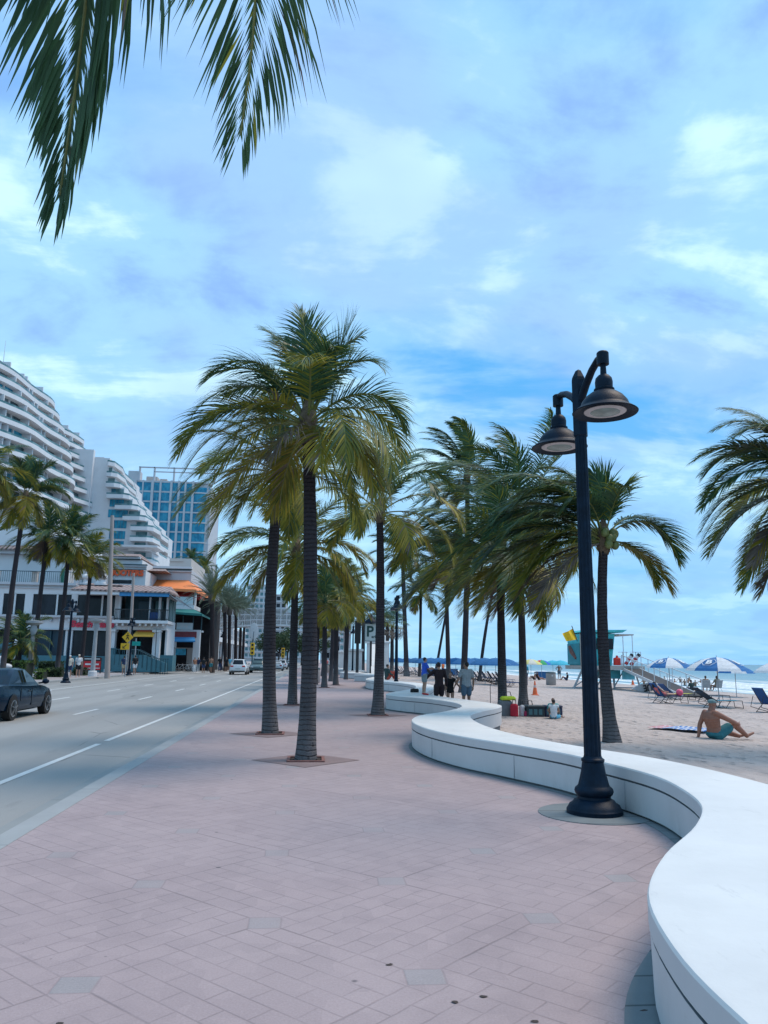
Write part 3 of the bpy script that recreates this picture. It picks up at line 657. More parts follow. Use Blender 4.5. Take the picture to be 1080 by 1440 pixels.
palm(b8,t8,'dark trunked beach palm behind the luggage, its fronds swept down to the left',BG,.17,.12,1.3,(.0,0),18,
 crown_list([(182,40,3.4,1.9,0),(195,22,3.4,1.7,1),(215,30,3.0,2.2,1),(235,10,2.8,1.9,1),(172,5,3.2,1.5,1),(0,30,2.4,2.6,1),(-12,5,2.3,2.2,2),(-40,10,2.3,2.2,1),(160,60,3.0,1.7,0),(185,70,2.8,1.8,0),(250,-10,2.2,1.5,2)]),fill=26,L=4.0,ls=1.3,wind=V((-.8,0,0)),ll=.78,n=76,segs=3,lw=.038,old=.3)
b9=sp(736,992); t9=A(727,722,b9.y)
palm(b9,t9,'tall beach palm whose thick dark crown is blown left of the street lamp',BG,.18,.12,1.4,(.05,0),19,
 crown_list([(185,50,3.8,1.7,0),(175,30,3.9,1.5,0),(200,40,3.6,1.7,0),(190,12,3.6,1.5,1),(0,50,3.0,2.4,0),(-10,20,3.0,2.4,1),(5,-5,2.8,1.9,1),(160,70,3.4,1.5,0)]),fill=30,L=4.5,ls=1.25,wind=V((-.9,0,0)),ll=.84,n=76,segs=3,lw=.042,old=.25)
bC=sp(651,974); tC=A(657,672,bC.y)
palm(bC,tC,'tallest beach palm, high over the family, its crown blown back to the left',BG,.20,.13,1.5,(.10,0),20,
 crown_list([(172,58,3.8,1.4,0),(186,74,3.8,1.2,0),(150,80,3.6,.9,0),(30,84,3.4,1.0,0),(180,18,4.0,1.0,0),(200,5,3.8,1.1,0),(215,-5,3.4,1.2,1),(170,38,4.0,1.5,0),(-10,30,3.2,2.4,0),(190,-25,3.,1.,1)]),fill=16,L=4.0,wind=V((-.9,0,.05)),ll=.75,n=66,segs=3,lw=.058,old=.2)
gpalm(sp(631,962),A(627,800,sp(631,962).y),'beach palm rising behind the girl, with an orange hanging frond',BG,GENW[0],1.25,0,.2,.14,1.4,(0,0),41)
gpalm(sp(674,958),A(700,800,sp(674,958).y),'thin beach palm leaning to the right behind the man in grey',BG,GENW[1],1.3,.3,.17,.12,1.3,(-.2,0),42)
gpalm(sp(590,951),A(592,838,sp(590,951).y),'slender beach palm behind the boy in blue',BG,GEN[2],1.2,.4,.2,.15,1.3,(0,0),43)
gpalm(sp(572,951),A(566,780,sp(572,951).y),'tall pale-trunked palm on the sand right of the far street lamp',BG,GENW[0],1.5,.9,.3,.22,1.4,(0,0),44,bark=BARKL)
gpalm(sp(612,948),A(640,790,sp(612,948).y),'far beach palm half hidden behind the crowns over the family',BG,GENW[1],1.6,2.,.2,.15,1.3,(0,0),45)
bR=V((11.3,16.2,sand_z(11.3))); tR=A(1164,690,16.2)
palm(bR,tR,'beach palm at the right edge of the photo, only its blown fronds in view',BG,.155,.11,1.4,(0,0),47,
 crown_list([(176,62,2.3,1.5,0),(182,44,2.5,1.7,0),(190,60,2.1,1.6,0),(172,20,2.5,1.7,0),(186,26,2.6,1.5,0),(178,2,2.5,1.5,0),(200,5,2.3,1.7,1),(190,-18,2.1,1.3,3),(215,20,2.0,2.2,1),(168,-30,2.0,1.0,2),(150,50,2.2,1.6,0),(184,-30,2.4,1.1,1),(178,-48,2.2,.8,3),(186,36,2.7,1.9,0),(180,12,2.7,1.6,0)]),fill=14,L=3.1,ls=1.35,wind=V((-.4,0,0)),ll=.62,**HERO)
# --- fan palms beyond the far lamp
def fancrown(m,top,rnd,nf=26,L=1.1,fr=.95,blades=11):
    for i in range(nf):
        a=(i+.5)/nf; az=R(i*137.5); el=R(75-125*a); d=V((math.cos(az)*math.cos(el),math.sin(az)*math.cos(el),math.sin(el))); p=top+d*L*.9; m.cur=4; m.bar(top,p,.03)
        s=d.cross(UP); s=s.normalized() if s.length>.1 else V((1,0,0)); m.cur=0 if a<.55 else (1 if a<.68 else 3)
        for k in range(blades):
            th=R(-75+150*k/(blades-1)); bd=(d*math.cos(th)+s*math.sin(th)).normalized(); w_=bd.cross(d.cross(s)).normalized()*.05; e1=p+bd*fr*.6; e2=e1+(bd+DOWN*.9).normalized()*fr*.5
            m.add([p,e1-w_,e1+w_,e2],[(0,1,2),(1,3,2)])
def fanpalm(base,h,label,rnd,sc_=1.):
    rt=empty('fan_palm',base,0,label,'palm tree','fan palms with brown skirts beyond the far lamp'); m=MB(base); trunk(m,base,Vector(base)+UP*h,.26,.2,1.2,(0,0),10,12); m.build('trunk',BARKL,rt)
    m=MB(base); fancrown(m,Vector(base)+UP*h,rnd,L=1.1*sc_,fr=1.*sc_); m.build('crown',LEAF,rt,fix=False)
for i,(x,y,h,lb) in enumerate([(544,952,5.6,'fan palm with a brown skirt left of the far street lamp'),(551,949,5.9,'fan palm right behind the far street lamp'),(534,948,7.4,'fan palm behind the golden-fronded palm trunk'),(522,946,6.8,'fan palm above the parking sign'),(510,945,7.2,'fan palm behind the banner pole')]):
    p=S(x,y); p=V((p.x,min(p.y,95),0)); p.x=G(x,y).x*p.y/G(x,y).y; p.z=sand_z(p.x) if p.x>5 else 0; fanpalm(p,h,lb,random.Random(i),1.25)
# --- palm overhead, its trunk just out of frame on the left
bO=V((-2.2,-2.0,0)); tO=V((-1.55,.5,6.5))
fr1=[tO,A(300,-430,2.6),A(350,-150,3.3),A(358,20,3.8),A(338,190,4.2)]; fr2=[tO,A(150,-380,2.3),A(132,-120,2.8),A(112,80,3.15),A(84,275,3.4)]
def overhead(m,top,rnd,**kw):
    frond(m,top,0,0,3,ctrl=fr1,n=170,segs=4,ll=.68,lw=.0145,hang=1.0,rnd=rnd,tone=-1,pet=.25,lwind=V((-.22,0,0)),rr=.016,steps=26)
    frond(m,top,0,0,3,ctrl=fr2,n=215,segs=4,ll=.56,lw=.020,hang=3.0,rnd=rnd,tone=-1,pet=.25,lwind=V((-.50,0,0)),rr=.018,steps=26)
    for az,el,l,dr,tn in ((200,30,3,1.8,0),(240,50,3,1.8,0),(170,10,3,1.7,1),(280,20,2.8,1.9,0),(310,45,2.8,1.7,0),(140,50,2.8,1.5,0),(180,70,2.6,1.,0)): frond(m,top,az,el,l,dr,V((-.2,-.1,0)),.6,40,tn,2,.03,.9,rnd)
palm(bO,tO,'palm overhead whose two hanging fronds enter at the top left',PG,.16,.11,1.4,(-.1,-.1),51,overhead)
# --- palms of the far pavement
LG='coconut palms on the pavement across the road'
L1=V((-23.4,58,0)); 
def lp(xb,yb,xt,yt,Y,label,g_,s_,sd_,rz=0):
    b=A(xb,yb,Y); b.z=0; gpalm(b,A(xt,yt,Y),label,LG,g_,s_,rz,.20,.15,1.3,(0,0),sd_,name='coconut_palm')
b=A(3,950,56); b.z=0
palm(b,A(36,700,56),'nearest palm across the road, rising beside the dark blue car',LG,.20,.15,1.3,(-.1,0),61,crown_list([(0,38,4.2,1.6,0),(8,55,4.0,1.6,0),(-70,-30,3.8,1.3,2),(-100,-35,3.8,1.2,2),(180,25,4.2,1.7,0),(190,50,3.8,1.7,0),(100,80,3.8,.7,0),(160,75,3.6,1.1,0),(20,72,3.8,1.2,0),(-10,10,4.2,1.6,0),(175,-5,4,1.5,1)]),fill=14,L=3.2,ls=.82,wind=V((-.1,0,0)),ll=.8,n=60,segs=3,lw=.065,old=.35)
b=A(-22,950,52); b.z=0
palm(b,A(-22,665,52),'palm at the left edge across the road, fronds only in view',LG,.2,.15,1.3,(0,0),62,crown_random,nf=18,L=3.4,wind=V((-.1,0,0)),ll=.8,n=60,segs=3,lw=.065,old=.4)
lp(44,946,66,757,64,'leaning palm across the road, second from the dark blue car',GEN[2],1.12,64,.5)
lp(80,946,98,766,66,'leaning palm across the road, third from the dark blue car',GEN[0],1.12,65,2.5)
lp(113,944,129,788,70,'leaning palm by the concrete utility pole across the road',GEN[1],1.0,66,4.)
# small palm/bush at far left
gpalm(A(22,945,60)*1,A(28,905,60),'short bushy palm in the hedge bed across the road','low palms in the planting across the road',GEN[2],.85,1.,.2,.16,1.2,(0,0),67)
# --- date palms in a row
DLEAF=[leafmat('date_leaf',(.055,.085,.065),(.11,.15,.11),.15,.6)]*3+[LEAF[3],mat('date_rachis',(.13,.15,.09),.6)]
def datecrown(n,L,seed,nl=30):
    rnd=random.Random(seed); m=MB()
    for i in range(n):
        a=(i+.5)/n; az=i*137.5; frond(m,V((math.cos(R(az))*.15,math.sin(R(az))*.15,.2*(1-a))),az,86-86*a,L*rnd.uniform(.88,1.08),.45+.75*a,V((-.12,0,0)),.42,nl,0,1,.05,.15,rnd,pet=.12,rr=.03)
    m.cur=3; m.lathe([(.22,-1.0),(.36,-.75),(.42,-.3),(.38,.1),(.1,.4)],(0,0,0),10,lambda i,a:1+.12*math.sin(a*5+i*2)); return m.build('crown',DLEAF,None,fix=False)
DC=datecrown(54,3.5,5)
DG='date palms in a row along the far pavement'; ord_=['first','second','third','fourth','fifth','sixth']
for i,(xb,yb,xt,yt,Y,s_) in enumerate([(299,940,298,838,92,1.),(317,940,316,852,106,1.),(322,940,323,856,117,1.05),(331,939,332,856,128,1.1),(337,938,339,862,140,1.1),(341,937,344,868,152,1.1)]):
    b=A(xb,yb,Y); b.z=0; gpalm(b,A(xt,yt,Y),ord_[i]+' date palm of the row across the road, counted from the near end',DG,DC,s_,i*1.1,.27,.24,1.1,(0,0),90+i,bark=BARKD,name='date_palm')
# tree pits
PITD=concrete('dark_pit_pavers',(.235,.170,.168),.15,2.,.16); SOIL=mat('pit_soil',(.05,.035,.03),1,.4,20.,.8); BRK=mat('pit_brick_rim',(.22,.10,.085),.9,.25,12.)
for i,p in enumerate((p1,p2,p3,p4,G(456,967),G(472,963.5))):
    rt=empty('tree_pit',(p.x,p.y,0),0,['tree pit of the tallest palm nearest the camera','tree pit of the palm behind the tallest one','tree pit of the third kerb-side palm','tree pit of the golden-fronded palm by the wall','tree pit of the slim palm beside the bin','tree pit of the slim palm right of the bin one'][i],'tree pit','tree pits in the promenade'); m=MB(rt.location); x,y=p.x,p.y
    s_=.9 if i<4 else .7; q=.31
    v=[(x-s_,y,.006),(x,y-s_,.006),(x+s_,y,.006),(x,y+s_,.006),(x-q,y-q,.006),(x+q,y-q,.006),(x+q,y+q,.006),(x-q,y+q,.006)]
    m.add(v,[(0,1,5,4),(1,2,6,5),(2,3,7,6),(3,0,4,7)]); m.build('paving_diamond',PITD,rt)
    m=MB(rt.location); m.sheet(x-q+.02,x+q-.02,y-q+.02,y+q-.02,.007); m.build('soil',SOIL,rt)
    m=MB(rt.location)
    for a0,a1,b0,b1 in ((-q,q,-q,-q+.05),(-q,q,q-.05,q),(-q,-q+.05,-q+.05,q-.05),(q-.05,q,-q+.05,q-.05)): m.box(x+a0,x+a1,y+b0,y+b1,.0,.03)
    m.build('brick_rim',BRK,rt)
# =================================================================== STREET LAMPS
LMET=mat('lamp_paint',(.003,.012,.026),.48,.35,9.,.12,60.,0.,.14); LRING=mat('lamp_ring',(.45,.42,.42),.5,.1); LENS=mat('lamp_lens',(.16,.22,.21),.25,.2,8.)
def lamp(loc,rz,label,group,hero=False):
    rt=empty('street_lamp',loc,rz,label,'street lamp',group); n=36 if hero else 14
    prof=[(.306,0),(.306,.05),(.296,.062),(.288,.074),(.275,.10),(.24,.122),(.218,.15),(.183,.165),(.178,.19),(.203,.213),(.214,.245),(.205,.275),(.180,.295),(.170,.312),(.154,.37),(.134,.45),(.121,.54),(.117,.552),(.128,.563),(.128,.585),(.105,.60),(.098,.62)]
    m=MB(); m.smooth=True; m.lathe(prof,(0,0,0),n,(lambda i,a:1-.03*(max(0,math.cos(a*12))**4) if 13<i<17 else 1) if hero else None); m.build('base',LMET,rt)
    m=MB(); m.smooth=True; fn=96 if hero else 12
    m.lathe([(.096,.60),(.091,1.2),(.083,2.4),(.075,3.6),(.070,4.36)],(0,0,0),fn,(lambda i,a:1-.10*(.5+.5*math.cos(a*12))**2) if hero else None); m.build('pole',LMET,rt)
    m=MB(); m.smooth=False
    m.lathe([(.072,4.34),(.090,4.36),(.090,5.06),(.082,5.10),(.038,5.19),(.002,5.215)],(0,0,0),6); m.build('post_head',LMET,rt)
    for s in (-1,1):
        m=MB(); m.smooth=True
        m.tube([(0,s*.05,4.80),(0,s*.22,4.93),(0,s*.42,5.04),(0,s*.60,5.095),(0,s*.72,5.10)],[.05,.048,.044,.042,.042],10 if hero else 6)
        m.lathe([(.02,4.98),(.068,4.985),(.068,5.125),(.055,5.14),(.01,5.142)],(0,s*.74,0),16); m.build('arm',LMET,rt)
        m=MB(); m.smooth=True
        m.lathe([(.357,4.41),(.362,4.418),(.315,4.452),(.278,4.472),(.270,4.49),(.252,4.54),(.205,4.60),(.15,4.642),(.108,4.662),(.114,4.672),(.114,4.69),(.096,4.70),(.099,4.775),(.09,4.82),(.062,4.852),(.036,4.868),(.031,4.99)],(0,s*.74,0),n*1 if not hero else 48,None,False)
        m.lathe([(.355,4.409),(.30,4.43),(.262,4.445),(.225,4.43)],(0,s*.74,0),n*1 if not hero else 48,None,False)
        sh=m.build('lamp_shade',LMET,rt,fix=False)
        m=MB(); m.smooth=True; m.lathe([(.232,4.424),(.165,4.416),(.163,4.42),(.232,4.432)],(0,s*.74,0),32); m.build('ring',LRING,sh)
        m=MB(); m.smooth=True; m.lathe([(.172,4.419),(.10,4.410),(.004,4.406)],(0,s*.74,0),28,None,False); m.build('lens',LENS,sh)
    return rt
LPG='double-armed street lamps along the beach road'
lamp((3.17,8.78,0),R(2),'large dark double street lamp in the foreground beside the white wall',LPG,True)
p=G(557,971.5); la=lamp((p.x,p.y,0),0,'dark street lamp farther along the promenade, left of the boy in blue',LPG)
for x,y,Y,lb in ((93,0,50.5,'street lamp across the road, before the script sign'),(181,0,73,'street lamp across the road, beside the crossing sign'),(311,0,108,'street lamp across the road, left of the white car'),(374,0,140,'street lamp across the road, under the footbridge')):
    q=A(x,950,Y); c=copy_tree(la); c.location=(q.x,Y,0); c['label']=lb
for X,Y,lb in ((4.2,83,'distant street lamp on the promenade near the bollards'),(4.0,122,'farthest street lamp on the promenade')):
    c=copy_tree(la); c.location=(X,Y,0); c['label']=lb
# =================================================================== BUILDINGS ACROSS THE ROAD
WH=concrete('white_stucco',(.66,.67,.69),.07,.4,0,.7); WH2=concrete('grey_white_stucco',(.50,.51,.54),.08,.5,0,.75); BEI=concrete('beige_stucco',(.50,.46,.43),.06,.3)
def tilem():
    t=NT('roof_tiles',.8); x,y,z=t.xyz()
    w_=t.M('ABSOLUTE',t.M('SUBTRACT',t.M('FRACT',t.M('MULTIPLY',x,2.1)),.5)); b=t.mix(t.ramp(w_,[(.12,0.),(.4,1.)]),(.09,.045,.04),(.36,.24,.21))
    b=t.mix(t.ramp(t.noise(1.9,4,.6),[(.4,0.),(.6,.6)]),b,(.33,.29,.28)); t.color(b); t.bump(w_,.8,.15); return t.m
TILE=tilem()
def glassm(name,c,c2,rough=.12):
    t=NT(name,rough); b=t.mix(t.ramp(t.noise(.45,3,.6,t.map((1,1,.6))),[(.42,0.),(.58,1.)]),c,c2); t.color(b); t.b.inputs['Specular IOR Level'].default_value=.22; return t.m
DG_=glassm('dark_glass',(.006,.007,.012),(.02,.024,.035)); BG_=glassm('blue_dark_glass',(.010,.028,.050),(.018,.05,.08)); TG=glassm('teal_glass',(.02,.20,.33),(.05,.33,.47),.15)
TG2=glassm('teal_grey_glass',(.06,.16,.18),(.16,.28,.30),.2)
def teal(n,c,**k): return mat(n,c,k.get('r',.6),.12,1.5)
TEALW=teal('teal_wall',(.055,.17,.21)); TEALD=teal('dark_teal_frame',(.02,.07,.09)); BLUEA=teal('blue_awning',(.04,.24,.50)); GREENA=teal('green_awning',(.02,.17,.16)); ORA=mat('orange_awning',(.80,.24,.075),.7,.08,1.); REDA=mat('red_awning',(.42,.03,.03),.7,.15,1.)
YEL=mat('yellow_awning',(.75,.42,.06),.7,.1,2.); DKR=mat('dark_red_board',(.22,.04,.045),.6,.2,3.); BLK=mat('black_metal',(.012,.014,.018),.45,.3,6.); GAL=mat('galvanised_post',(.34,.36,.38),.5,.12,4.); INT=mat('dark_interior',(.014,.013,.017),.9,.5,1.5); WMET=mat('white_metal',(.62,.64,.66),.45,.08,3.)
PAPER=mat('banner_cloth',(.45,.62,.66),.7,.25,2.,col2=(.62,.60,.58)); SAND_=MATS['beach_sand']
class Face:
    def __init__(s,Y,xr,yr,o): s.Y=Y;s.xr=xr;s.yr=yr;s.o=Vector(o);s.m=None
    def X(s,x): return A(x,s.yr,s.Y).x
    def Z(s,y): return A(s.xr,y,s.Y).z
    def b(s,m,x0,y0,x1,y1,front=0.,back=.4,dz=0): m.box(s.X(x0),s.X(x1),s.Y-front,s.Y+back,s.Z(y0)+dz,s.Z(y1)); return m
def textmesh(txt,size,mtl,parent,loc,rot,depth=.05,name='lettering',shear=0.,off=0.,align='CENTER',sx=1.):
    cu=bpy.data.curves.new('txt','FONT'); cu.body=txt; cu.size=size; cu.extrude=depth/2; cu.align_x=align; cu.align_y='CENTER'; cu.shear=shear; cu.offset=off; cu.resolution_u=3
    ob=bpy.data.objects.new('txt',cu); COL.objects.link(ob); dg=bpy.context.evaluated_depsgraph_get(); me=bpy.data.meshes.new_from_object(ob.evaluated_get(dg)); bpy.data.objects.remove(ob); bpy.data.curves.remove(cu)
    me.materials.clear(); me.materials.append(mtl); n=bpy.data.objects.new(name,me); COL.objects.link(n); n.parent=parent; n.location=loc; n.rotation_euler=rot; n.scale=(sx,1,1); return n
def bld(name,face,label,cat='building',x=None,group=None):
    p=(face.X(face.xr),face.Y,0); rt=empty(name,p,0,label,cat,group); face.o=Vector(p); return rt
# ---- beach-front restaurant with the red script sign
F=Face(88,90,880,(0,0,0)); B1=bld('restaurant_building',F,'white two-storey restaurant with dark windows, roof terrace and red script sign'); o=F.o
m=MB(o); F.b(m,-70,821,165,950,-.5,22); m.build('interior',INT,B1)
m=MB(o)
F.b(m,-70,822,105,834.5,.0,.6); F.b(m,105,829,166,835,0,.6)
for a,b_ in ((-70,-40),(-10,0),(32,42),(98,105.5),(160,166)): F.b(m,a,834.5,b_,866,0,.6)
F.b(m,-70,866,166,886,0,.6)
for a,b_ in ((-70,-30),(47,51),(93,96),(99.5,103),(153,156)): F.b(m,a,886,b_,944,0,.6)
m.build('front_wall',WH,B1)
m=MB(o)
F.b(m,-70,820,104,823.5,.45,.0); F.b(m,-70,826.5,104,828,.2,0); F.b(m,-70,865.5,160,868.5,.5,0); F.b(m,-70,868.5,160,870,.25,0); F.b(m,-70,884.5,156,886,.2,0)
for x_ in range(-60,160,13): F.b(m,x_,870,x_+3,874.5,.35,0)
m.build('cornice',WH2,B1)
for a,b_,mu in ((0,32,(17,)),(42,98,(77,)),(105.5,160,(141,149.5)),(-40,-10,())):
    m=MB(o); F.b(m,a,835.5,b_,865,-.15,.2); w_=m.build('window',DG_,B1); m=MB(o)
    for q in mu: F.b(m,q-1,835.5,q+1.4,865,.0,.14)
    F.b(m,a,834.6,b_,836,.0,.14)
    for q in (a,b_-.7): F.b(m,q,836,q+.7,865,.0,.14)
    m.build('window_frame',WMET,w_)
for a,b_ in ((51,93),(103,153)):
    m=MB(o); F.b(m,a,887,b_,922,-.3,.35); w_=m.build('window',BG_ if a==51 else DG_,B1); m=MB(o)
    for q in ((72,) if a==51 else (119,135)): F.b(m,q,887,q+1,922,.0,.2)
    m.build('window_frame',WMET if a!=51 else TEALD,w_)
m=MB(o); F.b(m,36,922,153,944,.25,.3); F.b(m,-70,905,20,944,.2,.3); m.build('teal_plinth',TEALW,B1)
m=MB(o); F.b(m,154,886,165,944,.55,.05); F.b(m,153,884.5,166,888,.7,.05); F.b(m,153,940,166,944,.7,.05); m.build('column',WH,B1)
m=MB(o); m.slab([(F.X(24),F.Z(932)),(F.X(35),F.Z(932)),(F.X(34),F.Z(903)),(F.X(29),F.Z(900))],F.Y-1.2,F.Y-.8); m.build('slanted_pier',WH,B1)
z=F.Z(877.5); textmesh('Beach Place',.98,mat('red_letters',(.62,.03,.07),.5,.1),B1,(F.X(130)-o.x,-.14,z),(PI/2,0,0),.12,'sign_lettering',.18,.035)
# terrace storey
m=MB(o); F.b(m,-70,690,14,821,-6,22); F.b(m,14,745,64,821,-6,20); F.b(m,64,783,112,821,-9,20); m.build('upper_wall',WH,B1)
m=MB(o); y0,y1=F.Y+4.8,F.Y+9; m.add([(F.X(-70),y0,F.Z(765)),(F.X(22),y0,F.Z(765)),(F.X(19),y1,F.Z(742)),(F.X(-70),y1,F.Z(742)),(F.X(-70),y0,F.Z(767)),(F.X(22),y0,F.Z(767))],[(0,1,2,3),(0,4,5,1)]); m.build('roof',TILE,B1)
m=MB(o); F.b(m,-70,766.5,20,772,-5.2,6); F.b(m,14,744,65,748,-5.5,6.5); m.build('cornice',WH2,B1)
m=MB(o); F.b(m,9,770,34,781,-5.9,6.1); m.build('window',TG2,B1)
for a,b_,c_,d_ in ((70,78,793,818),(82,90,793,818),(26,36,794,820)):
    m=MB(o); F.b(m,a,c_,b_,d_,-5.9 if a<60 else -8.9,9.1 if a>60 else 6.1); w_=m.build('window',TG2 if a>60 else WMET,B1)
m=MB(o); F.b(m,55,792,59,821,-5.7,6); m.build('green_panel',mat('green_panel',(.02,.17,.10),.6),B1)
m=MB(o); F.b(m,-70,803.6,97,804.6,-.1,.16)
for i in range(56): x_=-70+i*3; F.b(m,x_,804.6,x_+.45,821,-.1,.13)
m.build('terrace_railing',TEALD,B1)
for x_ in (-20,36,97):
    m=MB(o); F.b(m,x_,805,x_+7,821,-.3,1.1); F.b(m,x_-.8,803.5,x_+7.8,805,-.2,1.2); m.build('terrace_pier',BEI if x_<90 else WH2,B1)
for x_,y_ in ((103,803),(111,807),(130,812),(136,812)):
    m=MB(o); m.smooth=True; zt=F.Z(820); m.lathe([(.45,0),(.45,.35),(.3,.4),(.25,.7),(.5,.95),(.5,1.15),(.3,1.35),(.34,1.5),(.34,1.7),(.15,1.9),(.02,2.)],(F.X(x_),F.Y+1.0,zt-.2),12); m.build('urn_finial',WH,B1)
# ---- corner bay with tiled eave, balcony and teal ramp
F=Face(87,205,880,(0,0,0)); B2=bld('corner_restaurant_building',F,'corner restaurant with tiled eave, blue fascia, balcony and teal entrance ramp'); o=F.o
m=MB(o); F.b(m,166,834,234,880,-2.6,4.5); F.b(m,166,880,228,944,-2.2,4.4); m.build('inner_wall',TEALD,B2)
m=MB(o); m.add([(F.X(104),F.Y-2.2,F.Z(832)),(F.X(240),F.Y-2.2,F.Z(834)),(F.X(228),F.Y+4,F.Z(820)),(F.X(104),F.Y+4,F.Z(817)),(F.X(240),F.Y+5,F.Z(834)),(F.X(104),F.Y-2.2,F.Z(834.5)),(F.X(240),F.Y-2.2,F.Z(836)),(F.X(240),F.Y+5,F.Z(836))],[(0,1,2,3),(1,4,2),(0,5,6,1),(1,6,7,4),(5,3,2,4,7,6)]); m.build('roof',TILE,B2)
m=MB(o); F.b(m,171,833.5,240,840.5,2.0,-1.8); m.build('blue_fascia',BLUEA,B2)
m=MB(o); F.b(m,104,834.5,171,839,2.1,-1.7); m.build('cornice',WH,B2)
m=MB(o); F.b(m,163,873.5,240,877.5,1.8,2.6); F.b(m,166,877.5,236,886,.6,1.8)
for x_ in range(168,238,8): F.b(m,x_,877.5,x_+2.4,881,1.6,-.6)
m.build('balcony_slab',WH,B2)
m=MB(o); F.b(m,166,858,240,859.3,1.75,-1.65); F.b(m,166,871,240,872,1.75,-1.65)
for i in range(38): F.b(m,166+i*2,859,166.5+i*2,873.5,1.75,-1.67)
m.build('balcony_railing',BLK,B2)
for a,b_ in ((165.5,168.5),(208.5,210.5),(222,225),(233,235.5)):
    m=MB(o); F.b(m,a,840,b_,873,.3,.1); m.build('balcony_post',WH,B2)
m=MB(o); F.b(m,186,843,208,857,-2.3,2.5); s_=m.build('screen',BG_,B2)
m=MB(o); F.b(m,211,843,222,858,-2.3,2.5); m.build('window',TG2,B2)
m=MB(o); F.b(m,209.5,861,223,873,.2,.0); m.build('blue_panel',mat('blue_panel',(.015,.08,.28),.5),B2)
m=MB(o); Xr=F.X(235)
for i in range(2): m.box(Xr-.05,Xr+.1,F.Y+.4+i*2.1,F.Y+2.1+i*2.1,F.Z(872),F.Z(842))
m.build('side_window',TG2,B2)
m=MB(o); m.box(Xr-.12,Xr+.08,F.Y,F.Y+4.6,F.Z(842),F.Z(836)); m.box(Xr-.12,Xr+.08,F.Y,F.Y+4.6,F.Z(944),F.Z(873)); m.build('side_wall',WH,B2)
m=MB(o); m.add([(F.X(238),F.Y-2.,F.Z(836.4)),(F.X(238),F.Y+5,F.Z(836.4)),(F.X(262),F.Y+5,F.Z(853)),(F.X(252),F.Y-2.,F.Z(846)),(F.X(238),F.Y-2.,F.Z(837.4)),(F.X(252),F.Y-2.,F.Z(847.))],[(0,1,2,3),(0,3,5,4)]); m.build('side_awning',BLK,B2)
for a,b_ in ((218,222.5),(223.5,228),(161,165.5)):
    m=MB(o); F.b(m,a,886,b_,944,.8,.0); F.b(m,a-.8,886,b_+.8,889,1.0,0.2); m.build('column',WH,B2)
m=MB(o); F.b(m,198,898,216,920,-1.,2.); m.build('doorway',INT,B2)
m=MB(o); F.b(m,171,890,190,920,-1.6,2.); m.build('window',DG_,B2)
m=MB(o); x0,x1=F.X(193),F.X(221); m.add([(x0,F.Y-.2,F.Z(887.5)),(x1,F.Y-.2,F.Z(887.5)),(x1,F.Y-1.6,F.Z(893.5)),(x0,F.Y-1.6,F.Z(893.5)),(x1,F.Y-1.6,F.Z(896)),(x0,F.Y-1.6,F.Z(896))],[(0,1,2,3),(3,2,4,5)]); aw=m.build('awning',YEL,B2)
m=MB(o); F.b(m,195,886.6,220,888.6,.4,.2); m.build('awning_head',mat('orange_red_strip',(.5,.08,.03),.6),aw)
# ramp and terrace walls
m=MB(o)
F.b(m,163,912,170,944,1.6,-1.); F.b(m,170,921,216,944,2.6,-2.2); m.slab([(F.X(208),F.Z(944)),(F.X(246),F.Z(944)),(F.X(246),F.Z(932)),(F.X(214),F.Z(921)),(F.X(208),F.Z(921))],F.Y-3.6,F.Y-3.3); m.build('ramp_wall',TEALW,B2); m=MB(o); F.b(m,228,921,246,944,.2,2); m.build('corner_wall',TEALW,B2)
m=MB(o); 
for k in range(2):
    d_=3.65-k*1.3; pts=[(F.X(170),F.Y-d_,F.Z(914)),(F.X(206),F.Y-d_,F.Z(914)),(F.X(232),F.Y-d_,F.Z(926)),(F.X(246),F.Y-d_,F.Z(926))]
    m.tube(pts,.045,6)
    for q in range(13):
        xx=170+q*6.2; zz=F.Z(914 if xx<206 else min(926,914+(xx-206)*.46)); m.box(F.X(xx),F.X(xx)+.06,F.Y-d_-.03,F.Y-d_+.03,zz-1.6,zz)
m.build('ramp_railing',TEALD,B2)
# ---- building with orange letters behind
F=Face(99,170,820,(0,0,0)); B3=bld('bar_building',F,'white bar building with orange-red rooftop letters and small tiled roofs'); o=F.o
m=MB(o); F.b(m,112,802,204,860,0,16); F.b(m,158,787,198,802,0,14) ; F.b(m,112,775,160,803,-6,12); m.build('wall',WH,B3)
m=MB(o); F.b(m,111,794.5,205,797,.45,0); F.b(m,111,797,205,800.5,.2,.0); F.b(m,155,783,196,786,.5,0); m.build('cornice',WH2,B3)
m=MB(o); F.b(m,110,793.5,206,794.7,.55,0);F.b(m,111,800.5,205,801.5,.25,0);F.b(m,156,786,195,787,.3,0); m.build('cornice_line',TEALD,B3)
def hip(m,F,xa,xb,xc,xd,y0,y1,fr,dp):
    m.add([(F.X(xa),F.Y-fr,F.Z(y0)),(F.X(xb),F.Y-fr,F.Z(y0)),(F.X(xd),F.Y+dp*.5,F.Z(y1)),(F.X(xc),F.Y+dp*.5,F.Z(y1)),(F.X(xb),F.Y+dp,F.Z(y0)),(F.X(xa),F.Y+dp,F.Z(y0))],[(0,1,2,3),(1,4,2),(4,5,3,2),(5,0,3),(0,5,4,1)])
m=MB(o); hip(m,F,154,194,160,182,782.8,771.5,.8,10); m.build('roof',TILE,B3)
m=MB(o); hip(m,F,192,226,200,216,798,789.8,-3,14); m.build('roof',TILE,B3)
textmesh('HOOTERS',1.02,mat('orange_letters',(.85,.10,.02),.45,.1),B3,(F.X(176.5)-o.x,-.18,F.Z(805.8)),(PI/2,0,0),.14,'sign_lettering',0,.06,sx=.92)
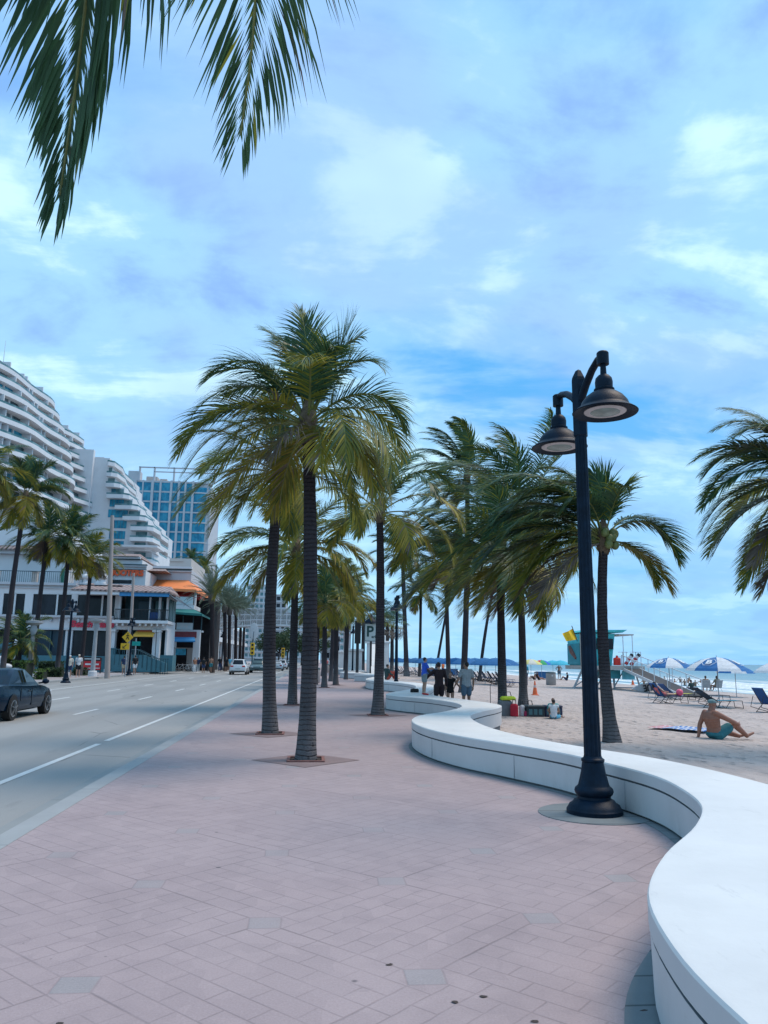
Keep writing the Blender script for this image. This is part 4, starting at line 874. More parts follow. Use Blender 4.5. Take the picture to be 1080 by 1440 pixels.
m=MB(o); F.b(m,158,815.5,185,820.5,.05,.1); m.build('window',DG_,B3)
# ---- orange / green awning block
F=Face(106,245,860,(0,0,0)); B4=bld('awning_building',F,'three-level bar with an orange awning over a deck, green awning and blue shopfront'); o=F.o
m=MB(o); F.b(m,198,801,266,818,0,20); m.build('upper_wall',WH2,B4)
m=MB(o); F.b(m,197,797,267,800,.5,0); F.b(m,197,803,267,804,.3,0); m.build('cornice',WH,B4)
m=MB(o); F.b(m,197,800,267,801,.35,0); m.build('cornice_line',TEALD,B4)
m=MB(o); F.b(m,226,780,258,798,-4,18); F.b(m,226,783,246,784.5,-3.8,4.2); m.build('rooftop_parapet',BEI,B4)
m=MB(o); y=F.Y
m.add([(F.X(200),y,F.Z(815.5)),(F.X(262),y,F.Z(815.5)),(F.X(279),y-3,F.Z(831)),(F.X(200),y-3,F.Z(829)),(F.X(279),y-3,F.Z(835)),(F.X(200),y-3,F.Z(831.5)),(F.X(281),y+9,F.Z(832)),(F.X(281),y+9,F.Z(836)),(F.X(264),y+6,F.Z(815.5))],[(0,1,2,3),(3,2,4,5),(1,8,6,2),(2,6,7,4)]); m.build('orange_awning',ORA,B4,fix=False)
m=MB(o); F.b(m,246,831,279,840,-1.,6); m.build('red_lining',REDA,B4)
for a in (240,275.3):
    m=MB(o); F.b(m,a,832,a+(6 if a<250 else 2),858,2.0,-1.2); m.build('deck_post',BEI if a<250 else WH,B4)
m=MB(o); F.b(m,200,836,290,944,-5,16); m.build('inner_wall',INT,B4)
m=MB(o); F.b(m,247,841,275,852,2.6,-2.5); m.build('deck_banner',PAPER,B4)
m=MB(o)
rnd=random.Random(3)
for i in range(9): xx=248+i*3; m.ball((F.X(xx),F.Y-1.8,F.Z(840)),.28,6); 
m.build('deck_plants',REDA,B4)
m=MB(o); F.b(m,238,852.5,277,858,2.8,3); m.build('deck_band',WH,B4)
m=MB(o); y=F.Y-3
m.add([(F.X(238),y,F.Z(857.5)),(F.X(278),y,F.Z(858.5)),(F.X(291),y-1.4,F.Z(865)),(F.X(238),y-1.4,F.Z(862)),(F.X(291),y-1.4,F.Z(868)),(F.X(238),y-1.4,F.Z(865)),(F.X(291),y+10,F.Z(867)),(F.X(278),y+10,F.Z(861)),(F.X(291),y+10,F.Z(869))],[(0,1,2,3),(3,2,4,5),(1,7,6,2),(2,6,8,4)]); m.build('green_awning',GREENA,B4,fix=False)
for a in (248,262,276,287.5): m=MB(o); F.b(m,a,867,a+1.2,888,2.6,-2.4); m.build('deck_post',TEALD,B4)
m=MB(o); F.b(m,255,877,277,887,3.,-2.85); m.build('deck_banner',PAPER,B4)
m=MB(o); F.b(m,246,886.5,288,889,3.,0); F.b(m,246,889,251,944,3.,0); F.b(m,279,889,287.5,944,3.,-2.); F.b(m,251,897,280,899,2.9,-2.); m.build('shopfront_frame',WH,B4)
m=MB(o); F.b(m,251,889,283,897.2,3.15,-2.9); m.build('name_board',DKR,B4)
m=MB(o); x0,x1=F.X(249),F.X(284); y=F.Y-3.2; m.add([(x0+.2,y,F.Z(896.5)),(x1-.3,y,F.Z(896.5)),(x1,y-1.3,F.Z(901.5)),(x0,y-1.3,F.Z(901.5)),(x1,y-1.3,F.Z(903.5)),(x0,y-1.3,F.Z(903.5))],[(0,1,2,3),(3,2,4,5)]); m.build('blue_awning',BLUEA,B4,fix=False)
m=MB(o); F.b(m,254,912,268,921,2.,-1.9); m.build('cyan_board',mat('cyan_board',(.05,.42,.62),.5,.3,3.),B4)
m=MB(o); F.b(m,251,911,279,912,2.2,-1.6); F.b(m,268,912,279,944,1.,0); m.build('counter',BEI,B4)
m=MB(o); F.b(m,236,887,244.5,896.5,4.1,-4); m.build('green_sign',mat('green_sign',(.01,.22,.06),.5),B4)
m=MB(o); F.b(m,231.5,902,246,908,4.1,-4); ps=m.build('poster_panel',BLUEA,B4); m=MB(o); F.b(m,231.5,908,246,919,4.1,-4.02); m.build('poster_field',mat('poster_tan',(.5,.42,.30),.6,.3,2.),ps)
m=MB(o); F.b(m,231,889,232,944,4.2,-4); F.b(m,246,889,247,944,4.2,-4); m.build('poster_frame',WH,B4)
# ---- colonnade and shops up the road (long facade faces the road)
o=Vector((-21,150,0)); B5=empty('colonnade_building',o,0,'long low building with white columns and dark shops behind the date palms','building')
X=-20.2
m=MB(o); m.box(X-30,X-3,121,235,0,13.5); m.build('inner_wall',WH2,B5)
m=MB(o); m.box(X-3.1,X-2.9,121,235,0,5); m.build('shopfront',DG_,B5)
m=MB(o); m.box(X-3,X+.6,119,235,5.,5.9); m.box(X-3,X+.3,119,235,8.6,9.2); m.build('deck_slab',WH,B5)
m=MB(o)
for i in range(80): m.box(X+.45,X+.5,120+i*1.4,120.06+i*1.4,5.9,7.)
m.box(X+.42,X+.52,119,232,6.95,7.05); m.build('deck_railing',WMET,B5)
for i in range(12): m=MB(o); yy=120+i*9; m.box(X-.1,X+.6,yy,yy+.8,0,5.); m.box(X-.2,X+.7,yy-.1,yy+.9,5.,9.); m.build('column',WH,B5)
for i in range(8): m=MB(o); m.box(X-2.95,X-2.85,124+i*13,129+i*13,3.2,4.4); m.build('shop_sign',[REDA,DKR,TEALD,BLUEA][i%4],B5)
m=MB(o); m.box(-29,-20.8,119.5,121,5.9,11.6); m.box(-29.2,-20.6,119.3,121.2,11.6,12.0); m.build('end_wall',WH2,B5)
for z_ in (7.5,10.,12.5): m=MB(o); m.box(-22.6,-20.75,121.1,127,z_,z_+1.6); m.build('window',TG2,B5)
# ---- footbridge
o=Vector((-10,134,0)); B6=empty('footbridge',o,0,'white steel footbridge with mesh sides crossing high over the road','bridge')
def bz(u): return 6.0+1.3*math.sin(PI*u)**.9
m=MB(o); ma=MB(o); mb_=MB(o); m2=MB(o); N_=26; x0,x1=-20.,6.5
P_=[(x0+(x1-x0)*i/N_,133+2*math.sin(PI*i/N_)) for i in range(N_+1)]
for i in range(N_):
    (a,ya),(b_,yb)=P_[i],P_[i+1]; za,zb=bz(i/N_),bz((i+1)/N_)
    for dy in (0,3.2):
        m=ma if dy==0 else mb_
        for h in (0,.95,1.9,2.9): m.bar((a,ya+dy,za+h),(b_,yb+dy,zb+h),.12 if h else .3)
        m.bar((a,ya+dy,za),(a,ya+dy,za+2.9),.10)
        if i%2: m.bar((a,ya+dy,za),(b_,yb+dy,zb+1.9),.05)
    m2.add([(a,ya,za-.1),(b_,yb,zb-.1),(b_,yb+3.2,zb-.1),(a,ya+3.2,za-.1),(a,ya,za+.05),(b_,yb,zb+.05),(b_,yb+3.2,zb+.05),(a,ya+3.2,za+.05)],[(0,1,2,3),(4,7,6,5),(0,4,5,1),(3,2,6,7)])
ma.build('truss',WMET,B6); mb_.build('truss',WMET,B6); m2.build('deck',WH2,B6)
def meshpanel():
    t=NT('mesh_infill',.7); t.color(t.mix(t.noise(2.,3),(.25,.26,.26),(.34,.35,.35))); tr=t.n.new('ShaderNodeBsdfTransparent'); ms=t.n.new('ShaderNodeMixShader'); ms.inputs[0].default_value=.45; t.L(t.b.outputs[0],ms.inputs[1]); t.L(tr.outputs[0],ms.inputs[2]); t.L(ms.outputs[0],t.n['Material Output'].inputs[0]); return t.m
m=MB(o)
for i in range(N_):
    (a,ya),(b_,yb)=P_[i],P_[i+1]; za,zb=bz(i/N_),bz((i+1)/N_)
    for dy in (.02,3.18): m.add([(a,ya+dy,za),(b_,yb+dy,zb),(b_,yb+dy,zb+2.85),(a,ya+dy,za+2.85)],[(0,1,2,3)])
m.build('mesh_side',meshpanel(),B6,fix=False)
for xx,yy in ((-19.3,134),(5.8,134)): m=MB(o); m.box(xx-.6,xx+.6,yy-.2,yy+2,-.2,6.1); m.build('pier',WH2,B6)
m=MB(o)
for k in (0,2.4): m.bar((-18.6,118+k*0,.2),(-18.6,131.5,6.),.3,.5); m.bar((-16.8,118,.2),(-16.8,131.5,6.),.3,.5)
for i in range(22): m.obox((-17.7,118.3+i*.6,.3+i*.262),1.7,.3,.06)
m.build('staircase',TEALD,B6)
# ---- wavy white hotel
o=Vector((-72,190,0)); H1=empty('terraced_hotel',o,0,'huge white hotel with rows of wavy balconies stepping down the street','building')
def hx(y,k):                        # east edge of the balconies on floor k
    s=3.0*math.sin((y-176)/9.2)+1.1*math.sin((y-170)/4.3+.8)
    top=max(0,k-13); return -65.0+s-top*.75-(max(0,k-16)*.8)
FH=3.46; HG=glassm('hotel_glass',(.05,.09,.11),(.16,.22,.25),.3)
m=MB(o); m.box(-120,-73.5,150,232,0,59); m.box(-120,-77,150,230,59,66); m.box(-120,-80,150,228,66,69); m.build('core',WH,H1)
m=MB(o); m.lathe([(1,0),(1,9.)],(-86,206,66),24,None,True,7,13); m.build('penthouse',BEI,H1)
m=MB(o); m.cyl((-86,206,75),(-86,206,86),.14,.05,6); m.build('antenna',WMET,H1)
ys=[152+i*1.6 for i in range(53)]
for k in range(3,20):
    z0=k*FH; 
    m=MB(o); m.smooth=False; b=[]
    for yy in ys:
        xe=hx(yy,k)
        for q in ((xe-14,z0-.42),(xe,z0-.42),(xe,z0+.62),(xe-.25,z0+.62),(xe-.25,z0),(xe-14,z0)): b.append((q[0],yy,q[1]))
    m.add(b,[(i*6+j,i*6+(j+1)%6,(i+1)*6+(j+1)%6,(i+1)*6+j) for i in range(len(ys)-1) for j in range(6)]+[tuple(range(6)),tuple((len(ys)-1)*6+j for j in range(6))]); bc=m.build('balcony',WH,H1)
    m=MB(o); b=[]
    for yy in ys:
        xe=hx(yy,k)-.12; b+= [(xe,yy,z0+.62),(xe,yy,z0+1.12)]
    m.add(b,[(i*2,i*2+1,i*2+3,i*2+2) for i in range(len(ys)-1)]); m.build('balcony_glass',TG2,bc,fix=False)
    for s_ in range(5):
        m=MB(o); ya=153+s_*16.6; yb=ya+14.8; n_=8; b=[]
        for i in range(n_+1):
            yy=ya+(yb-ya)*i/n_; xe=hx(yy,k)-3.2; b+=[(xe,yy,z0),(xe,yy,z0+FH-.42)]
        m.cur=0; m.add(b,[(i*2,i*2+1,i*2+3,i*2+2) for i in range(n_)]); m.cur=1
        for i in range(0,n_+1,2):
            yy=ya+(yb-ya)*i/n_; xe=hx(yy,k)-3.2; m.box(xe-.3,xe+(1.9 if i%4==0 else .25),yy-.22,yy+.22,z0,z0+FH-.42)
        m.build('window_bay',[HG if (k+s_)%3 else TG,WH],H1,fix=False)
m=MB(o); m.box(-79,-66.1,226.2,228,0,61.5); m.build('end_wall',WH,H1)
# stepped wing in front of the glass tower
F=Face(228,175,700,(0,0,0)); H2=bld('stepped_hotel_wing',F,'white hotel wing stepping down to the right, with teal windows and curved balconies'); o=F.o
lev=[(644,645,118,150),(645,656,118,158),(656,671,126,163),(671,685.5,128,168),(685.5,701,128,182),(701,716,128,195),(716,731,128,207),(731,745,128,219),(745,760,128,219),(760,774,128,218),(774,790,128,219),(790,944,128,216)]
m=MB(o)
for y0,y1,xa,xb in lev: F.b(m,xa,y0,xb-(8 if y1<790 and y0>640 else 0),y1+.01,0,40)
m.build('wall',WH,H2)
for i,(y0,y1,xa,xb) in enumerate(lev[1:-1]):
    m=MB(o); n_=10; x2=F.X(xb)+.2; zz=F.Z(y1); b=[]
    st=F.X(max(150,xb-30)); poly=[(st,F.Y-2.2),(x2-1.5,F.Y-2.4),(x2,F.Y-1.2),(x2+.6,F.Y+6),(x2-.5,F.Y+14),(x2-.2,F.Y+24),(x2-3,F.Y+40),(st,F.Y+40)]
    m.prism(poly,zz-.35,zz+.75); bc=m.build('balcony',WH,H2)
    m=MB(o); poly2=[(x,y) for x,y in poly]; m.add([(x,y,zz+.75) for x,y in poly[:7]]+[(x,y,zz+1.25) for x,y in poly[:7]],[(j,j+1,7+j+1,7+j) for j in range(6)]); m.build('balcony_glass',TG2,bc,fix=False)
    m=MB(o); F.b(m,max(150,xb-24),y0+2.5,xb-8.6,y1-.5,.12,.1); m.build('window',TG2,H2)
for y0,y1,xa,xb in ((688,699,156,162),(703,713,155,175),(717,728,154,181.5),(732,743,160,181),(747,758,158,180),(761,768.5,156,179)):
    m=MB(o); F.b(m,xa,y0,xb,y1,.15,.1); w_=m.build('window',TG,H2); m=MB(o)
    for q in range(1,5): xx=xa+(xb-xa)*q/5; F.b(m,xx,y0,xx+.35,y1,.3,-.16)
    m.build('window_frame',TEALW,w_)
m=MB(o); F.b(m,130,770,232,772.6,6,4); m.build('entrance_canopy',WH,H2)
# ---- glass tower
F=Face(300,235,740,(0,0,0)); H3=bld('glass_tower',F,'teal glass apartment tower with pale concrete piers and a rooftop frame'); o=F.o
m=MB(o); F.b(m,176,676,290,944,-.6,34); m.build('core',WH2,H3)
cols=[(190,209),(212,236),(240,252),(256,262),(265,271),(274,281)]; cols=[(188,196),(198,209),(212.5,221),(223.5,236),(239,247),(250,256.5),(259,267)]
rows=[678+i*14.0 for i in range(19)]
m=MB(o)
for a,b_ in zip([176]+[c[1] for c in cols],[c[0] for c in cols]+[270]): F.b(m,a,676,b_,944,.7 if b_-a>2.2 else .3,.6)
m.build('pier',WH2,H3)
m=MB(o)
for r_ in rows: F.b(m,188,r_-1.3,267,r_+.9,.15,.6)
m.build('floor_slab',WH2,H3)
for i,(a,b_) in enumerate(cols):
    for j in range(14):
        m=MB(o); r_=rows[j]; F.b(m,a,r_+.9,b_,r_+12.7,.0,.5); m.build('window',TG,H3)
# rounded east corner with balconies
cx=F.X(281); rr_=F.X(293)-cx; m=MB(o); m.lathe([(rr_,0),(rr_,F.Z(684))],(cx,F.Y+rr_,0),28); m.box(F.X(268),cx,F.Y+.1,F.Y+20,0,F.Z(684)); m.box(cx,cx+rr_,F.Y+rr_,F.Y+30,0,F.Z(684)); m.build('corner_glazing',TG,H3)
for j in range(18):
    m=MB(o); z_=F.Z(rows[j]+.9); m.lathe([(rr_*1.12,z_),(rr_*1.12,z_+.5),(rr_*1.12,z_+.52)],(cx,F.Y+rr_,0),28); m.box(F.X(268),cx,F.Y-rr_*.12,F.Y+1,z_,z_+.5); m.build('corner_balcony',WH2 if j!=8 else TEALD,H3)
m=MB(o); m.box(cx+rr_*.45,cx+rr_*1.05,F.Y+rr_*.3,F.Y+28,0,F.Z(686)); m.build('side_pier',WH2,H3)
m=MB(o)
F.b(m,190,657.5,300,658.8,.5,.3); F.b(m,212,663.5,300,664.5,.5,.3)
for x_ in (190,211,239,297): F.b(m,x_,657.5,x_+1.8,678,.5,1.2)
F.b(m,173,662,190,675,-2,6); m.build('rooftop_frame',WH2,H3)
m=MB(o); F.b(m,196,666,212,676,-6,14); F.b(m,216,669,226,676,-6,14); m.build('rooftop_plant',BEI,H3)
# ---- distant hotels
def block(name,label,x0,y0,x1,y1,Y,nx,ny,m1,mg,dep=25,extra=None):
    F=Face(Y,(x0+x1)/2,(y0+900)/2,(0,0,0)); rt=bld(name,F,label,group='distant hotels up the beach road'); o=F.o; m=MB(o); F.b(m,x0,y0,x1,944,0,dep)
    if extra: F.b(m,*extra,-2,dep)
    m.build('wall',m1,rt); dx=(x1-x0)/nx; dy=(y1-y0)/ny
    for i in range(nx):
        for j in range(ny): m=MB(o); F.b(m,x0+dx*(i+.18),y0+dy*(j+.3),x0+dx*(i+.82),y0+dy*(j+.8),.25,.1); m.build('window',mg,rt)
    for j in range(ny+1): m=MB(o); F.b(m,x0-.3,y0+dy*j-.25,x1+.3,y0+dy*j+.6,.8,0); m.build('floor_band',WH,rt)
block('hotel','distant white hotel above the footbridge',346,822,376,925,470,5,12,WH,TG2,extra=(354,812,366,824))
block('hotel','distant grey-white hotel just right of the second palm trunk',372,836,402,925,430,4,9,WH2,DG_)
block('hotel','distant low white block behind the footbridge, right part',400,862,446,925,380,6,5,WH,TG2)
block('hotel','distant white slab hotel seen between the slim promenade palms',478,835,494,925,300,2,9,WH,TG2)
block('hotel','distant low white hotel behind the far promenade palms',452,885,478,928,330,4,3,WH2,DG_)
# terrace palms on the roof
for x_,y_,yt,Y,s_,lb in ((270,806,790,125,.85,'rooftop palm left of the first date palm'),(287,812,800,128,.75,'smaller rooftop palm nearest the first date palm')):
    b=A(x_,y_,Y); gpalm(b,A(x_,yt,Y),lb,'palms on the roof terrace',GEN[0],s_,1.+x_,.16,.13,1.1,(0,0),x_)
tp=A(272,812,123); tp.z=0; m=MB(tp); f_=Face(123,272,812,(0,0,0)); f_.b(m,258,806,297,944,0,14); tb=m.build('terrace_block',WH2); tb.location=tp; tag(tb,'plain pale block under the rooftop palms','building')
# ---- broadleaf trees closing the street
def broadleaf(p,h,rw,label,seed,grp='dark street trees under the footbridge'):
    rnd=random.Random(seed); rt=empty('street_tree',p,0,label,'tree',grp); m=MB(p); m.smooth=True; b=Vector(p); m.tube([b-UP*.1,b+UP*h*.3,b+V((.2,0,h*.5))],[.25,.18,.12],8)
    for k in range(5): a=k*1.3; m.tube([b+UP*h*.33,b+V((math.cos(a)*rw*.5,math.sin(a)*rw*.5,h*.6))],[.11,.04],5)
    m.build('trunk',BARKD,rt); m=MB(p); cl=[]
    for k in range(26):
        d=V((rnd.gauss(0,1),rnd.gauss(0,1),rnd.gauss(0,1))).normalized()*rnd.uniform(.35,1); cl.append((b+V((d.x*rw*.8,d.y*rw*.8,h*.68+d.z*h*.27)),rw*rnd.uniform(.22,.36)))
    for c,r_ in cl:
        for q in range(75):
            d=V((rnd.gauss(0,1),rnd.gauss(0,1),rnd.gauss(0,.8))).normalized(); pp=c+d*r_*rnd.uniform(.5,1.1); e1=V((rnd.gauss(0,1),rnd.gauss(0,1),rnd.gauss(0,1))).normalized()*.22; e2=e1.cross(d).normalized()*.16; m.add([pp-e1,pp+e2,pp+e1,pp-e2],[(0,1,2,3)])
    m.build('crown',[leafm],rt,fix=False)
leafm=leafmat('broad_leaf',(.018,.038,.018),(.045,.075,.03),.15,.6)
for i,(x_,Y,h,rw,lb) in enumerate([(392,205,9,4.5,'dark street tree just right of the second palm trunk'),(404,225,10,5,'dark street tree near the road\'s vanishing point'),(424,215,9,4.5,'dark street tree seen right of the third palm trunk'),(376,240,10,5,'dark street tree left of the second palm trunk'),(445,240,9,5,'dark street tree above the distant bin')]):
    q=A(x_,930,Y); broadleaf(V((q.x,Y,0)),h,rw,lb,i)
ONES=['','first','second','third','fourth','fifth','sixth','seventh','eighth','ninth','tenth','eleventh','twelfth','thirteenth','fourteenth','fifteenth','sixteenth','seventeenth','eighteenth','nineteenth']
def nth(n): return ONES[n] if n<20 else ({20:'twentieth',30:'thirtieth',40:'fortieth'}[n] if n%10==0 else {2:'twenty-',3:'thirty-',4:'forty-'}[n//10]+ONES[n%10])
# =================================================================== PEOPLE
SK=mat('skin_light',(.42,.24,.17),.55,.1,9.); SKT=mat('skin_tanned',(.30,.13,.085),.5,.12,7.); SKM=mat('skin_medium',(.30,.165,.11),.55,.1,9.)
HAIR=mat('dark_hair',(.012,.010,.010),.6,.4,40.,.6,80.); HAIRB=mat('brown_hair',(.08,.05,.03),.6,.3,40.,.5,60.); EYE=mat('eye_dark',(.01,.01,.012),.2); LIP=mat('lips',(.28,.09,.08),.5)
_cl={}
def cloth(n,c,c2=None): return mat('cloth_'+n,c,.85,.14,7.,.35,25.,col2=c2)
def evalmesh(me,voxel,smooth=3):
    ob=bpy.data.objects.new('tmp',me); COL.objects.link(ob); r=ob.modifiers.new('r','REMESH'); r.mode='VOXEL'; r.voxel_size=voxel; r.use_smooth_shade=True
    s=ob.modifiers.new('s','SMOOTH'); s.iterations=smooth; s.factor=.5
    dg=bpy.context.evaluated_depsgraph_get(); n=bpy.data.meshes.new_from_object(ob.evaluated_get(dg)); bpy.data.objects.remove(ob); bpy.data.meshes.remove(me); return n
def blob(name,m,mtl,parent,voxel,smooth=3):
    me=bpy.data.meshes.new(name); me.from_pydata(m.v,[],m.f); bm=bmesh.new(); bm.from_mesh(me); bmesh.ops.recalc_face_normals(bm,faces=bm.faces); bm.to_mesh(me); bm.free()
    n=evalmesh(me,voxel,smooth); n.name=name; n.materials.clear(); n.materials.append(mtl); ob=bpy.data.objects.new(name,n); COL.objects.link(ob); ob.parent=parent
    for p in n.polygons: p.use_smooth=True
    return ob
def limb(m,pts,rad,n=12):
    for i in range(len(pts)-1):
        m.tube([pts[i],pts[i+1]],[rad[i],rad[i+1]],n)
    for p,r in zip(pts,rad): m.ball(p,r*.99,n)
def ell(m,c,rx,ry,rz,rot=None,n=14):
    b=len(m.v); m.ball((0,0,0),1,n); M=rot or Matrix.Identity(3)
    for i in range(b,len(m.v)): v=m.v[i]; m.v[i]=tuple(Vector(c)+M@Vector((v[0]*rx,v[1]*ry,v[2]*rz)))
def stand(h=1.75,lean=0,armL=None,armR=None,step=.0,legs=None):
    """joints in local coordinates, facing +Y; L is the person's left (-X here is left)"""
    k=h/1.75; J={'pel':V((0,0,.95)),'waist':V((0,.0,1.10)),'chest':V((0,.01+lean*.5,1.32)),'neck':V((0,lean,1.48)),'head':V((0,.02+lean*1.2,1.635))}
    for s,n in ((-1,'L'),(1,'R')):
        J['sh'+n]=V((s*.185,lean*.9,1.435)); J['el'+n]=V((s*.235,-.02+lean,1.15)); J['ha'+n]=V((s*.235,.07+lean,.90)); J['hip'+n]=V((s*.095,0,.92)); J['kn'+n]=V((s*.10,.03+s*step*.5,.50)); J['an'+n]=V((s*.105,-.02+s*step,.08)); J['to'+n]=V((s*.13,.15+s*step,.03))
    if armL: J['elL'],J['haL']=V(armL[0]),V(armL[1])
    if armR: J['elR'],J['haR']=V(armR[0]),V(armR[1])
    if legs:
        for q,v in legs.items(): J[q]=V(v)
    return {a:b*k for a,b in J.items()},k
def sit(h=1.75,lean=-.12,kn=.45,side=0,handL=None,handR=None,**o):
    """sitting on the ground, facing +Y"""
    k=h/1.75; J={'pel':V((0,0,.11)),'waist':V((0,lean*.3,.27)),'chest':V((0,lean*.8,.49)),'neck':V((0,lean+.02,.66)),'head':V((0,lean+.07,.81))}
    for s,n in ((-1,'L'),(1,'R')):
        J['sh'+n]=V((s*.185,lean,.61)); J['el'+n]=V((s*.25,lean+.1,.36)); J['ha'+n]=V((s*.2,lean+.32,.30)); J['hip'+n]=V((s*.10,.02,.11)); J['kn'+n]=V((s*.15,.42,kn)); J['an'+n]=V((s*.13,.66,.07)); J['to'+n]=V((s*.15,.83,.10))
    for q,v in o.items(): J[q]=V(v)
    if handL: J['elL'],J['haL']=V(handL[0]),V(handL[1])
    if handR: J['elR'],J['haR']=V(handR[0]),V(handR[1])
    return {a:b*k for a,b in J.items()},k
def torso(m,J,k,f=1.,g=0.,wide=1.):
    sp=[(J['pel'],.155,.115),(J['waist'],.135,.10),(J['chest'],.165,.115),(J['chest'].lerp(J['neck'],.55),.155,.095)]
    sd=(J['shR']-J['shL']).normalized(); q=[]
    for i in range(len(sp)):
        a,rx,ry=sp[i]; b=sp[min(i+1,3)]; steps=4 if i<3 else 1
        for j in range(steps):
            u=j/4; c=a.lerp(b[0],u); q.append((c,(rx+(b[1]-rx)*u)*k*wide,(ry+(b[2]-ry)*u)*k*wide))
    for i,(c,rx,ry) in enumerate(q):
        d=(q[min(i+1,len(q)-1)][0]-q[max(i-1,0)][0]).normalized(); y=d.cross(sd).normalized(); x=y.cross(d); M=Matrix((x,y,d)).transposed(); ell(m,c,rx*f+g,ry*f+g,.085*k+g,M)
    limb(m,[J['shL'],J['shR']],[.062*k*f+g,.062*k*f+g])
def person(loc,rz,JK,label,skin,cloths=(),hair=HAIR,hairlen=0,hat=None,group=None,vox=.02,detail=False,wide=1.,shoe=None,male=True,headturn=0,bulk=1.):
    J,k=JK; B=bulk; rt=empty('person',loc,rz,label,'person',group); m=MB()
    torso(m,J,k,.97,0,wide)
    limb(m,[J['chest'].lerp(J['neck'],.7),J['head']-UP*.05*k],[.066*k*B,.054*k*B])
    hd=(J['head']-J['neck']).normalized(); hr=Euler((0,0,headturn)).to_matrix()
    ell(m,J['head']+hr@V((0,.005,.01))*k,.074*k,.092*k,.108*k,hr); ell(m,J['head']+hr@V((0,.035,-.062))*k,.050*k,.052*k,.050*k,hr)
    limb(m,[J['head']+hr@V((0,.085,.01))*k,J['head']+hr@V((0,.112,-.022))*k],[.009*k,.014*k],8)
    for s in (-1,1): ell(m,J['head']+hr@V((s*.076,-.005,-.005))*k,.012*k,.022*k,.032*k,hr)
    for n,s in (('L',-1),('R',1)):
        limb(m,[J['sh'+n],J['sh'+n].lerp(J['el'+n],.4),J['el'+n]],[.056*k*B,.049*k*B,.039*k*B]); w_=J['ha'+n]; e=J['el'+n]; limb(m,[e,e.lerp(w_,.3),w_],[.040*k*B,.040*k*B,.026*k*B])
        d=(w_-e).normalized(); sd=d.cross(V((s*1.,0.2,0.1))).normalized(); nr=sd.cross(d).normalized(); c=w_+d*.05*k
        M=Matrix((sd,d,nr)).transposed(); ell(m,c,.040*k,.052*k,.018*k,M)
        if detail:
            for fi,(off,ln) in enumerate(((-.030,.062),(-.010,.075),(.010,.070),(.028,.055))):
                a=w_+(d*.088+sd*off)*k; b=a+(d*ln*.55-nr*.012)*k; limb(m,[a-d*.02*k,b,b+(d*ln*.35-nr*.03)*k],[.0105*k,.0098*k,.0088*k],8)
            a=w_+(d*.03-sd*.034)*k; limb(m,[a,a+(d*.035-sd*.030)*k,a+(d*.062-sd*.036-nr*.015)*k],[.013*k,.0115*k,.010*k],8)
        else:
            for off in (-.026,-.009,.009,.026): a=w_+(d*.085+sd*off)*k; limb(m,[a,a+(d*.05-nr*.01)*k],[.010*k,.009*k],6)
        limb(m,[J['hip'+n],J['hip'+n].lerp(J['kn'+n],.5),J['kn'+n]],[.088*k*B,.074*k*B,.054*k*B]); kk=J['kn'+n]; an=J['an'+n]; limb(m,[kk,kk.lerp(an,.3)+V((0,-.012,0))*k,an],[.052*k*B,.056*k*B,.036*k*B])
        limb(m,[an,J['to'+n]],[.040*k,.028*k])
    body=blob('body',m,skin,rt,vox)
    for kind,mtl,*a in cloths:
        m=MB(); g=.012*k+vox*.25
        if kind in('shirt','longshirt','tank','suit'):
            torso(m,J,k,1.0,g,wide*(1.03 if kind!='suit' else 1.)); 
            if kind=='shirt':
                for n in 'LR': limb(m,[J['sh'+n],J['sh'+n].lerp(J['el'+n],.62)],[.064*k+g*.5,.058*k+g*.5])
            if kind=='longshirt':
                for n in 'LR': limb(m,[J['sh'+n],J['el'+n],J['el'+n].lerp(J['ha'+n],.88)],[.062*k+g*.5,.048*k+g*.5,.036*k+g*.5])
        if kind in('shorts','trousers','suit'):
            f=.62 if kind=='shorts' else (.92 if kind=='trousers' else .12)
            ell(m,J['pel'],.160*k*wide+g,.118*k*wide+g,.10*k)
            for n in 'LR':
                kk=J['kn'+n]; q=J['hip'+n].lerp(kk,min(1,f if kind!='trousers' else 1)); pts=[J['hip'+n],q]; rad=[.095*k*B+g,(.080 if kind=='shorts' else .07)*k*B+g]
                if kind=='suit': rad=[.09*k,.085*k]
                if kind=='trousers': pts.append(kk.lerp(J['an'+n],.9)); rad=[.095*k+g,.072*k+g,.06*k+g]
                limb(m,pts,rad)
        if kind=='shoes':
            for n in 'LR': limb(m,[J['an'+n]-UP*.02*k,J['to'+n]],[.048*k,.038*k])
        nm={'shirt':'t_shirt','longshirt':'long_sleeved_shirt','tank':'vest','suit':'swimsuit','shorts':'shorts','trousers':'trousers','shoes':'shoes'}[kind]; blob(nm,m,mtl,rt,max(vox*.9,.010),4)
    m=MB(); H=J['head']
    if hair:
        ell(m,H+hr@V((0,-.018,.032))*k,.083*k,.094*k,.096*k,hr)
        if hairlen: limb(m,[H+hr@V((0,-.07,.0))*k,H+hr@V((0,-.09,-.10-hairlen*.5))*k,H+hr@V((0,-.085,-.10-hairlen))*k],[.07*k,.06*k,.03*k])
        b=blob('hair',m,hair,rt,max(.011,vox*.6),2)
    if hat:
        m=MB(); ell(m,H+hr@V((0,-.005,.062))*k,.088*k,.102*k,.062*k,hr); ell(m,H+hr@V((0,.10,.045))*k,.07*k,.075*k,.012*k,hr); blob('cap',m,hat,rt,.011,2)
